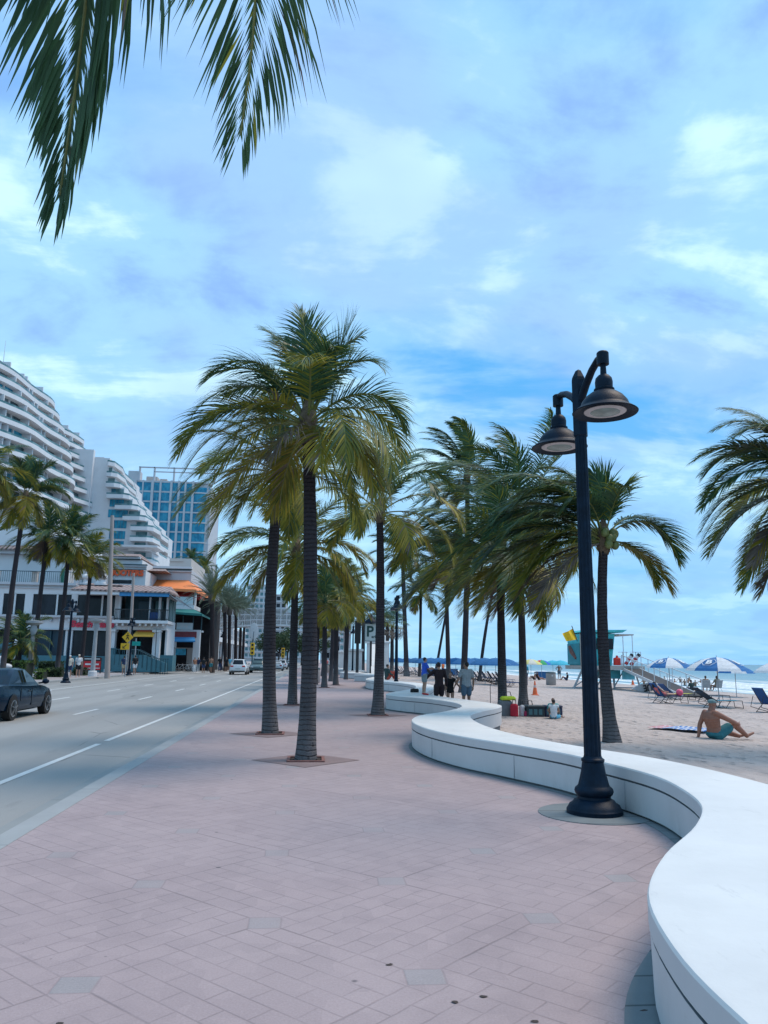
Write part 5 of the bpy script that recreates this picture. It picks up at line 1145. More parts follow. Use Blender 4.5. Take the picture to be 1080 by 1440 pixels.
    if vox<.02:
        m=MB(); m.smooth=True
        for s in (-1,1): ell(m,H+hr@V((s*.030,.083,.012))*k,.012*k,.009*k,.008*k,hr,8)
        m.build('eyes',EYE,rt); m=MB(); m.smooth=True; ell(m,H+hr@V((0,.086,-.062))*k,.024*k,.008*k,.007*k,hr,8); m.build('mouth',LIP,rt)
    return rt
C=cloth
# seated sunbather (nearest)
p=S(1006,1039)
person(p,R(-78),sit(1.80,-.10,.36,handR=((.30,.28,.42),(.22,.50,.36)),handL=((-.27,-.20,.33),(-.26,-.27,.05)),knR=(.16,.44,.36),anR=(.15,.80,.07),toR=(.17,.98,.14),knL=(-.18,.42,.16),anL=(-.05,.74,.05),toL=(.0,.90,.08)),
  'shirtless tanned man in a cap and teal shorts sitting on the sand',SKT,(('shorts',C('teal',(.03,.17,.20))),),None,0,C('cap_grey',(.15,.25,.27)),vox=.0085,detail=True,wide=1.5,bulk=1.35,headturn=-.25)
# the family at the wall
pb=G(597,977.5,.5)
person(V((pb.x,pb.y+.1,.5)),R(-75),stand(1.25,.02,armL=((-.25,.18,1.22),(-.12,.38,1.25)),armR=((.24,.16,1.2),(.12,.36,1.22))),'small boy in a blue shirt and red shoes standing on the white wall',SK,(('shirt',C('royal_blue',(.025,.10,.55))),('shorts',C('grey_denim',(.20,.25,.27))),('shoes',C('red',(.55,.03,.04)))),HAIR,group='family talking at the seat wall',vox=.010,detail=True)
YF=pb.y+.9
def at(x,Y,z=None): q=A(x,950,Y); return V((q.x,Y,sand_z(q.x) if z is None else z))
person(at(617.5,YF),R(12),stand(1.74,.02,armL=((-.36,.10,1.28),(-.44,.30,1.10)),armR=((.27,-.02,1.15),(.30,.06,.92)),),'man in a dark maroon long-sleeved top with his arm round the boy',SK,(('longshirt',C('maroon',(.022,.010,.014))),('shorts',C('maroon',(.022,.010,.014)))),HAIR,group='family talking at the seat wall',vox=.010,detail=True,headturn=-.6)
pg=at(633,YF+.35)
person(pg,R(172),stand(1.38,.0,armL=((-.36,.02,1.20),(-.55,.0,1.02)),armR=((.24,.0,1.15),(.22,.06,.88))),'girl in a black swimsuit holding the hand of the man in grey',SK,(('suit',C('black',(.008,.009,.012))),),HAIRB,.12,group='family talking at the seat wall',vox=.010,detail=True)
person(at(656,YF+.05),R(14),stand(1.76,.0,armL=((-.30,.04,1.16),(-.40,.12,.92)),armR=((.26,-.02,1.14),(.28,.06,.9))),'man in a grey T-shirt and denim shorts holding the girl\'s hand',SKM,(('shirt',C('grey',(.30,.34,.36))),('shorts',C('denim',(.09,.15,.21)))),HAIR,group='family talking at the seat wall',vox=.010,detail=True,wide=1.06,headturn=.5)
# children on the sand
p=S(779,1011)
person(p,R(-25),sit(1.15,.02,.12,handL=((-.25,.1,.36),(-.2,.3,.2)),handR=((.25,.1,.36),(.2,.3,.2)),knL=(-.22,.36,.12),anL=(-.02,.42,.06),toL=(.1,.44,.05),knR=(.30,.36,.12),anR=(.36,.62,.06),toR=(.42,.72,.06)),'child in a white vest and light blue shorts sitting on the sand',SKM,(('tank',C('white',(.62,.64,.66))),('shorts',C('sky',(.12,.42,.58)))),HAIR,group='children playing on the sand',vox=.011)
person(p+V((.12,.42,0)),R(160),sit(1.2,.05,.2),'child in a teal shirt sitting on the sand behind the child in white',SKM,(('shirt',C('teal2',(.03,.30,.30))),('shorts',C('navy',(.02,.04,.10)))),HAIR,group='children playing on the sand',vox=.014)
# someone in red on the wall behind the golden palm
q=G(538,956,.5); person(V((q.x+.25,q.y,.5)),R(-60),sit(1.7,-.02,.45),'person in dark red clothes sitting on the wall, half hidden by the golden palm',SK,(('longshirt',C('dark_green',(.02,.05,.05))),('trousers',C('brick',(.35,.05,.03)))),HAIR,group='people sitting on the seat wall',vox=.016)
# farther people
pp=[ # x, foot y (or depth), depth, height, rz, label, skin, clothes, hat, hair
 (110,64,1.78,200,'man in a white T-shirt and cap walking on the far pavement by the concrete pole',SK,(('shirt',C('white',(.62,.64,.66))),('shorts',C('black',(.008,.009,.012)))),C('cream',(.6,.56,.48)),'people on the far pavement'),
 (97.5,63,1.7,190,'walker in a pale patterned shirt half hidden by the near far-side street lamp',SK,(('shirt',C('cream',(.6,.56,.48))),('shorts',C('navy',(.02,.04,.10)))),C('white',(.62,.64,.66)),'people on the far pavement'),
 (174,75,1.72,20,'person in a dark top and beige shorts beside the crossing sign',SKM,(('shirt',C('navy',(.02,.04,.10))),('shorts',C('beige',(.45,.38,.28)))),None,'people on the far pavement'),
 (189.5,75,1.80,30,'man in a black T-shirt and white shorts right of the crossing sign',SKM,(('shirt',C('black',(.008,.009,.012))),('shorts',C('white',(.62,.64,.66)))),None,'people on the far pavement'),
 (273.5,89,1.66,200,'woman in a tan top and white trousers in front of the blue shopfront',SKM,(('tank',C('tan',(.35,.16,.10))),('trousers',C('white',(.62,.64,.66)))),None,'people on the far pavement'),
 (278.5,93,1.66,180,'person in dark clothes just behind the woman in white trousers',SKM,(('shirt',C('navy',(.02,.04,.10))),('trousers',C('grey',(.30,.34,.36)))),None,'people on the far pavement'),
 (286,86,1.68,10,'person all in dark clothes left of the shirtless walker across the road',SKM,(('shirt',C('black',(.008,.009,.012))),('shorts',C('navy',(.02,.04,.10)))),None,'people on the far pavement'),
 (296.5,91,1.80,20,'shirtless man in teal shorts walking across the road',SKM,(('shorts',C('teal',(.03,.17,.20))),),None,'people on the far pavement'),
 (293,96,1.72,0,'person in black right behind the shirtless walker across the road',SKM,(('shirt',C('black',(.008,.009,.012))),('trousers',C('black',(.008,.009,.012)))),None,'people on the far pavement'),
 (309,100,1.78,180,'person in black standing left of the lamp beside the white car',SKM,(('shirt',C('black',(.008,.009,.012))),('trousers',C('navy',(.02,.04,.10)))),None,'people on the far pavement'),
 (318,98,1.74,170,'person in a black shirt and shorts right beside the white car',SKM,(('shirt',C('black',(.008,.009,.012))),('shorts',C('black',(.008,.009,.012)))),None,'people on the far pavement'),
 (323,104,1.74,0,'person in a pale blue shirt behind the white car',SK,(('shirt',C('sky',(.12,.42,.58))),('shorts',C('beige',(.45,.38,.28)))),None,'people on the far pavement'),
 (459,108,1.7,180,'distant walker in a pink top on the promenade',SK,(('shirt',C('pink',(.65,.18,.18))),('shorts',C('white',(.62,.64,.66)))),None,'people far along the promenade'),
 (463,112,1.75,180,'distant walker in a white shirt on the promenade',SKM,(('shirt',C('white',(.62,.64,.66))),('shorts',C('black',(.008,.009,.012)))),None,'people far along the promenade'),
 (468,102,1.75,0,'distant walker in black on the promenade',SKM,(('shirt',C('black',(.008,.009,.012))),('trousers',C('navy',(.02,.04,.10)))),None,'people far along the promenade'),
 (475.5,120,1.75,180,'distant walker in grey on the promenade right of the slim palm',SKM,(('shirt',C('grey',(.30,.34,.36))),('trousers',C('navy',(.02,.04,.10)))),None,'people far along the promenade')]
for x_,Y,h,rz,lb,sk,cl,hat,gr in pp:
    q=A(x_,940,Y); person(V((q.x,Y,0)),R(rz),stand(h,0,step=.12),lb,sk,cl,HAIR,0,hat,gr,.024)
BGp='people on the beach by the water'
def bp(x_,y_,h,rz,lb,sk,cl,pose='stand',hat=None,kw={}): person(S(x_,y_),R(rz),stand(h,0,**kw) if pose=='stand' else sit(h,**kw),lb,sk,cl,HAIR,0,hat,BGp,.024)
bp(786.5,955,1.8,170,'shirtless man in blue shorts standing with hands on hips behind the sand bin',SKM,(('shorts',C('denim',(.09,.15,.21))),),kw=dict(armL=((-.38,-.02,1.2),(-.2,.05,1.05)),armR=((.38,-.02,1.2),(.2,.05,1.05))))
bp(739,965,1.78,0,'person in a turquoise top behind the second palm trunk by the luggage',SKM,(('shirt',C('turq',(.03,.30,.42))),('trousers',C('navy',(.02,.04,.10)))))
bp(752,956,1.7,40,'sunbather sitting beside the yellow umbrella',SK,(('shorts',C('black',(.008,.009,.012))),),'sit')
bp(758,956.5,1.7,-70,'sunbather reclining left of the sand bin',SKT,(('suit',C('black',(.008,.009,.012))),),'sit',kw=dict(lean=-.3,kn=.25))
bp(797,957,1.7,60,'dark-haired sunbather sitting right of the sand bin',SKT,(('shirt',C('black',(.008,.009,.012))),('shorts',C('navy',(.02,.04,.10)))),'sit')
bp(882,960,1.7,-20,'sunbather sitting under the lifeguard deck, left one',SK,(('shorts',C('navy',(.02,.04,.10))),),'sit')
bp(891,960,1.7,10,'sunbather sitting under the lifeguard deck, upright middle one',SKM,(('shorts',C('dark_red',(.35,.02,.03))),),'sit')
bp(898,960.5,1.6,60,'sunbather sitting right of the pair under the lifeguard deck',SKT,(('suit',C('dark_red',(.35,.02,.03))),),'sit')
bp(699,944,1.7,-20,'beachgoer in red among the far sun loungers',SK,(('shirt',C('red',(.55,.03,.04))),),'sit')
bp(570,950,1.7,0,'dark figure leaning by the pale-trunked palm',SKT,(('shirt',C('black',(.008,.009,.012))),('trousers',C('black',(.008,.009,.012)))))
bp(541,949,1.7,0,'person in a red top behind the golden palm trunk',SKM,(('shirt',C('red',(.55,.03,.04))),('shorts',C('teal',(.03,.17,.20)))))
bp(623,949,1.7,30,'person in an orange top beside the blue box',SKM,(('shirt',C('orange',(.8,.2,.06))),('shorts',C('navy',(.02,.04,.10)))))
# bathers in the surf
rnd=random.Random(12); bat=None; bl=['bather in the surf between the two striped umbrellas','bather in the water left of the first striped umbrella','bather in the water behind the rescue ramp','bather in the water right of the first striped umbrella']
spots=[(x_,Y) for x_,Y in [(905,92),(911,98),(917,88),(925,104),(932,96),(940,90),(948,101),(956,110),(962,94),(967,99),(971,86),(977,91),(985,105),(991,96),(997,88),(905,110),(921,118),(934,112),(946,84),(969,120)]]
for i,(x_,Y) in enumerate(spots):
    q=A(x_,948,Y); 
    if bat is None:
        J=stand(1.72,0,armL=((-.35,.2,1.3),(-.5,.3,1.1)),armR=((.35,.2,1.3),(.5,.3,1.1))); bat=person(V((q.x,Y,-1.9)),0,J,'bather standing waist-deep in the surf among others',SKM,(('shorts',C('navy',(.02,.04,.10))),),HAIR,0,None,'bathers scattered in the surf',.03); c=bat
    else: c=copy_tree(bat); c.location=(q.x,Y,-1.9-rnd.random()*.25); c.rotation_euler=(0,0,rnd.uniform(0,6))
bs=sorted([o for o in bpy.data.objects if o.get('group')=='bathers scattered in the surf'],key=lambda o:o.location.x/o.location.y)
for i,o_ in enumerate(bs): o_['label']=nth(i+1)+' bather from the left among those standing waist-deep in the surf'
# couple on low chairs at the water's edge
pc=S(1000,972)
def seatedchair(loc,rz,lb,shirt):
    t=empty('beach_chair',loc,rz,lb+' low beach chair at the water\'s edge','chair','low chairs at the water\'s edge'); m=MB()
    m.obox((0,.0,.28),.55,.5,.04); m.obox((0,-.32,.55),.55,.04,.6,Euler((.25,0,0)).to_matrix()); m.build('sling',C('grey',(.30,.34,.36)),t); m=MB()
    for s in (-1,1): m.tube([(s*.28,.25,0),(s*.28,.2,.3),(s*.28,-.25,.28),(s*.28,-.42,.85)],.015,6); m.tube([(s*.28,-.3,0),(s*.28,-.1,.28)],.015,6)
    m.build('frame',GAL,t)
seatedchair(pc+V((-.4,0,0)),R(-20),'left of the pair of',0); seatedchair(pc+V((.5,.1,0)),R(15),'right of the pair of',0)
def chairsit(): return sit(1.72,-.1,.36,pel=(0,0,.40),waist=(0,-.05,.55),chest=(0,-.12,.76),neck=(0,-.12,.92),head=(0,-.08,1.07),shL=(-.18,-.12,.88),shR=(.18,-.12,.88),elL=(-.25,.05,.65),elR=(.25,.05,.65),haL=(-.2,.26,.55),haR=(.2,.26,.55),hipL=(-.1,0,.40),hipR=(.1,0,.40),knL=(-.14,.42,.42),knR=(.14,.42,.42),anL=(-.13,.5,.07),anR=(.13,.5,.07),toL=(-.14,.66,.03),toR=(.14,.66,.03))
person(pc+V((-.4,0,0)),R(-20),chairsit(),'bare-backed person in the left low chair at the water\'s edge',SKM,(('shorts',C('navy',(.02,.04,.10))),),HAIR,0,None,BGp,.02)
person(pc+V((.5,.1,0)),R(15),chairsit(),'dark-haired person in the right low chair at the water\'s edge',SKM,(('shirt',C('khaki',(.22,.2,.15))),),HAIR,.1,None,BGp,.02)
q=S(973,972); person(q,R(10),sit(1.6,.0,.3),'person in dark clothes sitting left of the couple on low chairs',SKM,(('shirt',C('dark_green',(.02,.05,.05))),('shorts',C('navy',(.02,.04,.10)))),HAIR,0,None,BGp,.022)
# =================================================================== BEACH FURNITURE
LBLUE=C('lounger_blue',(.015,.085,.27)); LTEAL=C('lounger_teal',(.03,.27,.40)); LNAVY=C('lounger_navy',(.02,.045,.085)); LYEL=C('lounger_yellow',(.62,.60,.05))
def lounger(loc,rz,label,group,m1,m2,back=50,near=False):
    t=empty('sun_lounger',loc,rz,label,'sun lounger',group); n=8 if near else 5; a=R(back)
    m=MB(); m.obox((0,.32,.33),.58,1.22,.025); m.build('seat',m2,t)
    m=MB(); L_=.78; c=V((0,-.29-math.cos(a)*L_/2,.34+math.sin(a)*L_/2)); m.obox(c,.58,L_,.025,Euler((-a,0,0)).to_matrix()); m.build('backrest',m1,t)
    m=MB()
    for s in (-.3,.3):
        m.tube([(s,.93,.33),(s,-.32,.33),(s,-.29-math.cos(a)*L_,.34+math.sin(a)*L_)],.016,n); m.tube([(s,.93,.33),(s,.98,0)],.014,n); m.tube([(s,.35,.33),(s,.1,0),(s,-.05,.12)],.014,n); m.tube([(s,-.25,.33),(s,-.6,.0)],.014,n); m.tube([(s,-.05,.02),(s,-.85,.22),(s,-.7,.55*math.sin(a)+.2)],.014,n)
    for y_,z_ in ((.93,.33),(-.3,.33),(.98,.02),(.1,.02),(-.6,.02)): m.tube([(-.3,y_,z_),(.3,y_,z_)],.013,n)
    m.build('frame',BLK,t); return t
LGn='sun loungers standing on the sand'
def rzof(d): return d
l1=S(938,989); lounger(l1,R(-82),'blue sun lounger with a woman lying on it and a pink ball',LGn,LBLUE,LBLUE,52,True)
l1b=S(952,985); lounger(l1b+V((.2,.5,0)),R(-84),'yellow-seated sun lounger just behind the blue one with the woman',LGn,LBLUE,LYEL,40,True)
l2=S(1018,996); lounger(l2+V((-.2,0,0)),R(-84),'teal-seated sun lounger with dark raised back under the second striped umbrella',LGn,LNAVY,LTEAL,28,True)
l3=S(1012,988); lounger(l3+V((.0,.9,0)),R(-82),'dark sun lounger behind the teal-seated one',LGn,LNAVY,LNAVY,30,True)
l4=S(1082,1002); lounger(l4+V((.25,.1,0)),R(-80),'blue sun lounger cut off by the right edge of the photo',LGn,LBLUE,LBLUE,55,True)
# woman lying on the blue lounger
J=sit(1.66,-.1,.4,pel=(0,-.2,.45),waist=(0,-.34,.55),chest=(0,-.50,.70),neck=(0,-.62,.84),head=(0,-.66,.97),shL=(-.17,-.58,.79),shR=(.17,-.58,.79),elL=(-.25,-.3,.6),elR=(.25,-.3,.6),haL=(-.15,-.05,.58),haR=(.15,-.05,.58),hipL=(-.09,-.15,.44),hipR=(.09,-.15,.44),knL=(-.1,.3,.46),knR=(.12,.32,.44),anL=(-.1,.72,.42),anR=(.1,.74,.41),toL=(-.12,.84,.5),toR=(.12,.86,.5))
person(l1,R(-82),J,'dark-haired woman lying back on the blue sun lounger',SK,(('suit',C('pink',(.65,.18,.18))),),HAIR,.1,None,BGp,.013)
q=l1+V((.62,-.1,.52)); m=MB(); m.smooth=True; m.lathe([(max(.001,.17*math.sin(PI*i/14)),-.17*math.cos(PI*i/14)) for i in range(15)],(0,0,0),20,None,False); o_=m.build('beach_ball',mat('pink_ball',(.85,.12,.22),.4,.08,2.)); o_.location=q; tag(o_,'pink ball lying on the blue sun lounger by the woman','ball')
UW=C('umbrella_white',(.60,.62,.64)); UB=C('umbrella_blue',(.02,.14,.36))
def umbrella(loc,h,r,label,group,cols,tilt=(0,0),emblem=False,near=False,rz=0,drop=.42):
    t=empty('beach_umbrella',loc,rz,label,'umbrella',group); n=8
    m=MB(); top=V((tilt[0]*h,tilt[1]*h,h)); m.tube([(0,0,-.2),(tilt[0]*h*.98,tilt[1]*h*.98,h-.02)],.022,8 if near else 5); m.tube([top-UP*.03,top+UP*.09],[.02,.008],6); m.build('pole',GAL,t)
    m=MB(); Mx=Euler((-tilt[1]*1.2,tilt[0]*1.2,0)).to_matrix(); rings=[(0,0),(.25,.035),(.5,.13),(.75,.28),(.93,.42),(1.,.52)]
    for i in range(n):
        m.cur=i%len(cols); a0=2*PI*i/n; a1=2*PI*(i+1)/n; sub=4; v=[]
        for u,d in rings:
            for j in range(sub+1):
                q=j/sub; sag=1-.055*math.sin(PI*q)*u; a=a0+(a1-a0)*q; x=r*u*sag*math.cos(a); y=r*u*sag*math.sin(a); v.append(top+Mx@V((x,y,-d*drop*2*(r/1.15)*.5-(.02*math.sin(PI*q)*0 if u<1 else 0))))
        f=[(k*(sub+1)+j,k*(sub+1)+j+1,(k+1)*(sub+1)+j+1,(k+1)*(sub+1)+j) for k in range(len(rings)-1) for j in range(sub)]; m.add(v,f)
    cn=m.build('canopy',list(cols),t,False,fix=False)
    if near:
        m=MB()
        for i in range(n): a=2*PI*i/n; m.tube([top-UP*.45+Mx@V((0,0,0)),top+Mx@V((r*.55*math.cos(a),r*.55*math.sin(a),-.13*drop*(r/1.15)-.02))],.006,4)
        m.build('ribs',GAL,t)
    if emblem:
        EW=mat('emblem_white',(.72,.75,.78),.7)
        for i in range(n):
            if i%2==1: continue
            a=2*PI*(i+.5)/n; u=.66; nrm=V((.48,0,.88)); p_=V((r*u*.965*math.cos(a),r*u*.965*math.sin(a),-.215*drop*(r/1.15)+.03)); e=textmesh('B',r*.34,EW,cn,top+Mx@p_,(0,0,0),.006,'emblem',0,.02)
            sl=R(27); e.rotation_euler=(Mx@ (Euler((0,0,a)).to_matrix()@Euler((0,sl,0)).to_matrix()@Euler((0,0,PI/2)).to_matrix())).to_euler()
            e2=MB(); s_=r*.24
            for k_ in range(6):
                b0=PI/3*k_; b1=PI/3*(k_+1)
                e2.bar((s_*math.cos(b0),s_*math.sin(b0),0),(s_*math.cos(b1),s_*math.sin(b1),0),.02,.006)
            eo=e2.build('emblem_border',EW,cn); eo.location=e.location; eo.rotation_euler=e.rotation_euler
    return t
UG='blue and white striped beach umbrellas'
u2=S(1012,993); umbrella(u2,2.25,1.42,'blue and white umbrella over the teal-seated lounger, the larger one',UG,(UB,UW),(.0,.0),True,True,R(18),1.)
u1=S(943,981); umbrella(u1,2.28,1.32,'blue and white umbrella behind the blue lounger, the smaller one',UG,(UB,UW),(0,0),True,True,R(12),1.)
u3=S(1103,990); umbrella(u3,2.2,1.4,'white-panelled umbrella cut off by the right edge of the photo',UG,(UW,UW,UB,UW),(0,0),False,True,R(30),1.)
u4=S(1036,980); umbrella(u4,2.0,1.2,'dark striped umbrella peeping out behind the larger blue and white one',UG,(UB,UW),(0,0),False,False,R(5),1.)
# far row of blue umbrellas and loungers
FG='blue umbrellas in the far row'; uf=None; lf=None; n_=0
names=['first','second','third','fourth','fifth','sixth','seventh','eighth','ninth','tenth','eleventh','twelfth','thirteenth','fourteenth']
row=[(697,62),(682,65),(668,70),(655,68),(641,74),(630,78),(618,80),(606,86),(596,90),(584,96),(572,102),(560,108),(548,116),(712,72)]
for i,(x_,Y) in enumerate(row):
    q=A(x_,940,Y); loc=V((q.x,Y,sand_z(q.x)))
    if uf is None: uf=umbrella(loc,2.15,1.35,'far blue umbrella',FG,(C('umbrella_deep_blue',(.015,.13,.33)),),drop=1.); c=uf
    else: c=copy_tree(uf); c.location=loc
    c['label']=names[i]+' far blue umbrella counted from the right end of the row' if i<13 else 'far blue umbrella behind the dark trunked palm, right of the row'
rnd=random.Random(4)
for i in range(44):
    x_=716-i*3.9+rnd.uniform(-1.,1.); Y=58+ (716-x_)*.33+rnd.uniform(-2,9); q=A(x_,945,Y); loc=V((q.x,Y,sand_z(q.x)))
    if lf is None: lf=lounger(loc,R(-95),'x','blue sun loungers in the far rows under the umbrellas',LNAVY,LBLUE,55); c=lf
    else: c=copy_tree(lf); c.location=loc; c.rotation_euler=(0,0,R(-95+rnd.uniform(-14,14)))
    c['label']=nth(i+1)+' navy and blue sun lounger from the right in the far rows'
CU=[((C('u_yellow',(.62,.58,.22)),C('u_cream',(.6,.58,.5))),747,957,'pale yellow umbrella left of the multicoloured one'),((C('red',(.55,.03,.04)),C('u_green',(.04,.35,.12)),C('u_cobalt',(.03,.15,.5)),C('u_or',(.8,.35,.06))),762,955,'multicoloured umbrella between the yellow and turquoise ones'),((C('u_turq',(.05,.42,.55)),),778,955,'turquoise umbrella right of the multicoloured one'),((C('u_turq',(.05,.42,.55)),),789,956,'turquoise umbrella above the man with hands on hips'),((C('u_pink',(.65,.3,.28)),),711,953,'small salmon umbrella between two palm trunks')]
for cols,x_,y_,lb in CU: q=S(x_,y_); umbrella(q,2.25,1.25,lb,'coloured umbrellas near the water',cols,rz=.3,drop=1.)
# bins, boxes, cones
CONC=concrete('bin_concrete',(.33,.31,.30),.12,4.)
def bin_(loc,label,r=.34,h=.95):
    t=empty('litter_bin',loc,0,label,'litter bin','round concrete litter bins'); m=MB(); m.smooth=True; m.lathe([(r*.93,-.1),(r*.95,.03),(r,.06),(r,h-.06),(r*.97,h)],(0,0,0),24); m.build('body',CONC,t); m=MB(); m.smooth=True; m.lathe([(r*1.02,h),(r*1.02,h+.05),(r*.9,h+.09),(r*.45,h+.12),(r*.44,h+.02)],(0,0,0),24); m.build('lid',TEALD,t); m=MB(); m.cyl((0,-r-.004,h*.8),(0,-r*.9,h*.8),.07,.07,14); m.build('round_badge',WMET,t); return t
bin_(V((G(443,960.5).x,G(443,960.5).y,0)),'concrete litter bin beside the slim promenade palm')
bin_(V((A(459,940,98).x,98,0)),'concrete litter bin far along the promenade')
q=S(775,963.5); bin_(q,'concrete litter bin standing in the sand',.42,1.0)
def cone(loc,label,s=1.):
    t=empty('traffic_cone',loc,0,label,'traffic cone'); m=MB(); m.cbox(-.19*s,.19*s,-.19*s,.19*s,-.02,.035,.01); m.build('foot',mat('cone_orange',(.75,.13,.03),.5,.1,8.),t); m=MB(); m.smooth=True; m.lathe([(.15*s,.03),(.085*s,.42*s)],(0,0,0),20,None,False); m.lathe([(.063*s,.56*s),(.03*s,.78*s),(.015*s,.79*s)],(0,0,0),20,None,False); m.build('cone',MATS['cone_orange'],t); m=MB(); m.smooth=True; m.lathe([(.086*s,.42*s),(.064*s,.56*s)],(0,0,0),20,None,False); m.build('reflective_band',mat('cone_band',(.55,.42,.38),.5),t); return t
cone(S(752.5,977.5),'weathered orange traffic cone standing in the sand',1.0)
q=S(890,963); cone(q,'small bright orange cone by the lifeguard tower ladder',.9)
# orange flag stake near the water
q=S(1057,974); t=empty('marker_flag',q,0,'orange-red flag on a stake near the water at the right','flag'); m=MB(); m.tube([(0,0,-.1),(0,0,1.05)],.012,6); m.build('stake',GAL,t); m=MB(); v=[]; 
for i in range(6):
    for j in (0,1): v.append((-.02-.32*i/5,.05*math.sin(i*1.4),.55+.5*j+.03*math.sin(i)))
m.add(v,[(i*2,i*2+2,i*2+3,i*2+1) for i in range(5)]); m.build('flag',mat('flag_orange',(.85,.10,.05),.7),t)
# blue boxes among far loungers
for x_,y_,lb in ((607,950,'blue storage box below the far umbrellas, behind the man in maroon'),(634,949,'blue storage box behind the girl'),(765,954,'blue storage box left of the sand bin')):
    q=S(x_,y_); t=empty('storage_box',q,.1,lb,'storage box','blue storage boxes on the beach'); m=MB(); m.cbox(-.9,.9,-.4,.4,0,.75,.02); m.build('box',mat('box_blue',(.02,.12,.30),.5,.15,3.),t); m=MB(); m.cbox(-.93,.93,-.43,.43,.75,.85,.02); m.build('lid',MATS['box_blue'],t)
# blue canopy tent behind the sand bin
q=S(783,953); t=empty('beach_tent',q,0,'low turquoise beach shelter behind the sand bin','shelter'); m=MB(); m.smooth=True; m.lathe([(1.05,0),(1.0,.5),(.8,.95),(.4,1.2),(.02,1.28)],(0,0,0),16,None,False,1.3,.8); m.build('shell',C('u_turq2',(.03,.25,.42)),t)
# luggage by the palms
BLKC=C('bag_black',(.012,.013,.016)); NAV=C('bag_navy',(.015,.03,.075))
q=S(696,1001); t=empty('folded_trolley',q,R(15),'black folding luggage trolley with raised handle left of the dark palm','trolley'); m=MB(); m.tube([(-.17,0,.04),(-.17,.02,.98),(.17,.02,.98),(.17,0,.04)],.012,6); m.build('handle',BLK,t); m=MB(); m.cbox(-.24,.24,-.42,.05,.05,.09,.01); m.build('platform',BLK,t); 
for s in (-1,1): m=MB(); m.smooth=True; m.cyl((s*.22,.02,.07),(s*.26,.02,.07),.07,.07,12); m.build('wheel',BLK,t)
def softbag(name,loc,rz,dx,dy,dz,mt,label,cat='bag',strap=None,grp='bags piled at the foot of the beach palms'):
    t=empty(name,loc,rz,label,cat,grp); m=MB(); m.cbox(-dx,dx,-dy,dy,0,dz,.05); blob('body',m,mt,t,.025,6); m=MB(); m.tube([(-dx*.5,0,dz-.03),(-dx*.3,0,dz+.14),(dx*.3,0,dz+.14),(dx*.5,0,dz-.03)],.014,6); m.build('strap',strap or BLK,t); return t
b0=S(716,1007)
softbag('backpack',b0+V((-.12,.1,0)),.2,.22,.18,.52,C('bag_grey',(.17,.18,.19)),'grey backpack leaning on the dark palm, lime towel on top','backpack')
softbag('towel',b0+V((-.02,.05,.52)),.1,.26,.14,.13,C('lime',(.55,.65,.04)),'rolled lime yellow towel on the grey backpack','towel')
softbag('beach_bag',b0+V((.12,-.22,0)),-.2,.13,.11,.42,C('bag_red',(.50,.02,.04)),'red beach bag in front of the grey backpack',)
softbag('beach_bag',b0+V((.42,-.10,0)),.3,.10,.09,.38,C('bag_white',(.55,.53,.55)),'pale bag between the red bag and the cool box')
softbag('beach_bag',b0+V((.58,-.18,0)),.1,.12,.10,.20,C('bag_pink',(.45,.04,.12)),'small dark pink bag in front of the cool box')
softbag('holdall',b0+V((.78,.22,0)),0,.2,.15,.36,NAV,'navy holdall upright behind the cool box','bag')
def cooler(loc,rz,label,mt): 
    t=empty('cool_box',loc,rz,label,'cool box','cool boxes beside the beach palm'); m=MB(); m.cbox(-.30,.30,-.2,.2,0,.30,.02); m.build('box',mt,t); m=MB(); m.cbox(-.31,.31,-.21,.21,.30,.37,.02); m.build('lid',mt,t); m=MB()
    for i in range(3): m.box(-.24+i*.17,-.12+i*.17,-.206,-.198,.07,.25)
    m.build('front_pocket',mat('pocket_teal',(.06,.15,.17),.6),t)
cooler(b0+V((.82,-.12,0)),.05,'teal-pocketed cool box left of the navy one',mat('box_teal_black',(.02,.035,.045),.5)); cooler(b0+V((1.48,-.02,0)),-.05,'navy cool box at the right end of the luggage pile',mat('box_navy',(.012,.02,.06),.5))
# towel under the sunbather
p=S(965,1031); t=MB(p); t.smooth=True; n1,n2=46,12; v=[]
pA=S(922,1024); pB=S(1001,1030); u_=(pB-pA); ln=u_.length; u_.normalize(); w_=V((-u_.y,u_.x,0))
for i in range(n1+1):
    for j in range(n2+1):
        a=i/n1*ln; b=(j/n2-.5)*1.15; h=.055+.05*abs(noise.noise(V((a*2.2,b*3,1))))*(1 if i>14 else .25); q=pA+u_*a+w_*b; v.append((q.x+.03*noise.noise(V((a*2,b*2,7))),q.y,sand_z(q.x)+h))
t.add(v,[(i*(n2+1)+j,i*(n2+1)+j+1,(i+1)*(n2+1)+j+1,(i+1)*(n2+1)+j) for i in range(n1) for j in range(n2)])
for fi in range(len(t.f)):
    i=fi//n2; t.m[fi]=(1 if (i//2)%2 else 0) if i<10 else (1 if (i//2)%2 else 2)
tw=t.build('beach_towel',[C('stripe_red',(.50,.02,.05)),C('stripe_white',(.60,.62,.66)),C('stripe_blue',(.03,.17,.50))],fix=False)
me=tw.data; tw.location=p; tag(tw,'striped red, white and blue towel spread beside the tanned man','towel')
# hat on the wall
q=G(583,973.5,.5); t=empty('hat',V((q.x,q.y,.5)),0,'round black hat lying on the white wall left of the boy','hat'); m=MB(); m.smooth=True; m.lathe([(.155,0),(.16,.02),(.155,.10),(.12,.13),(.01,.135)],(0,0,0),24); m.build('crown',BLKC,t)
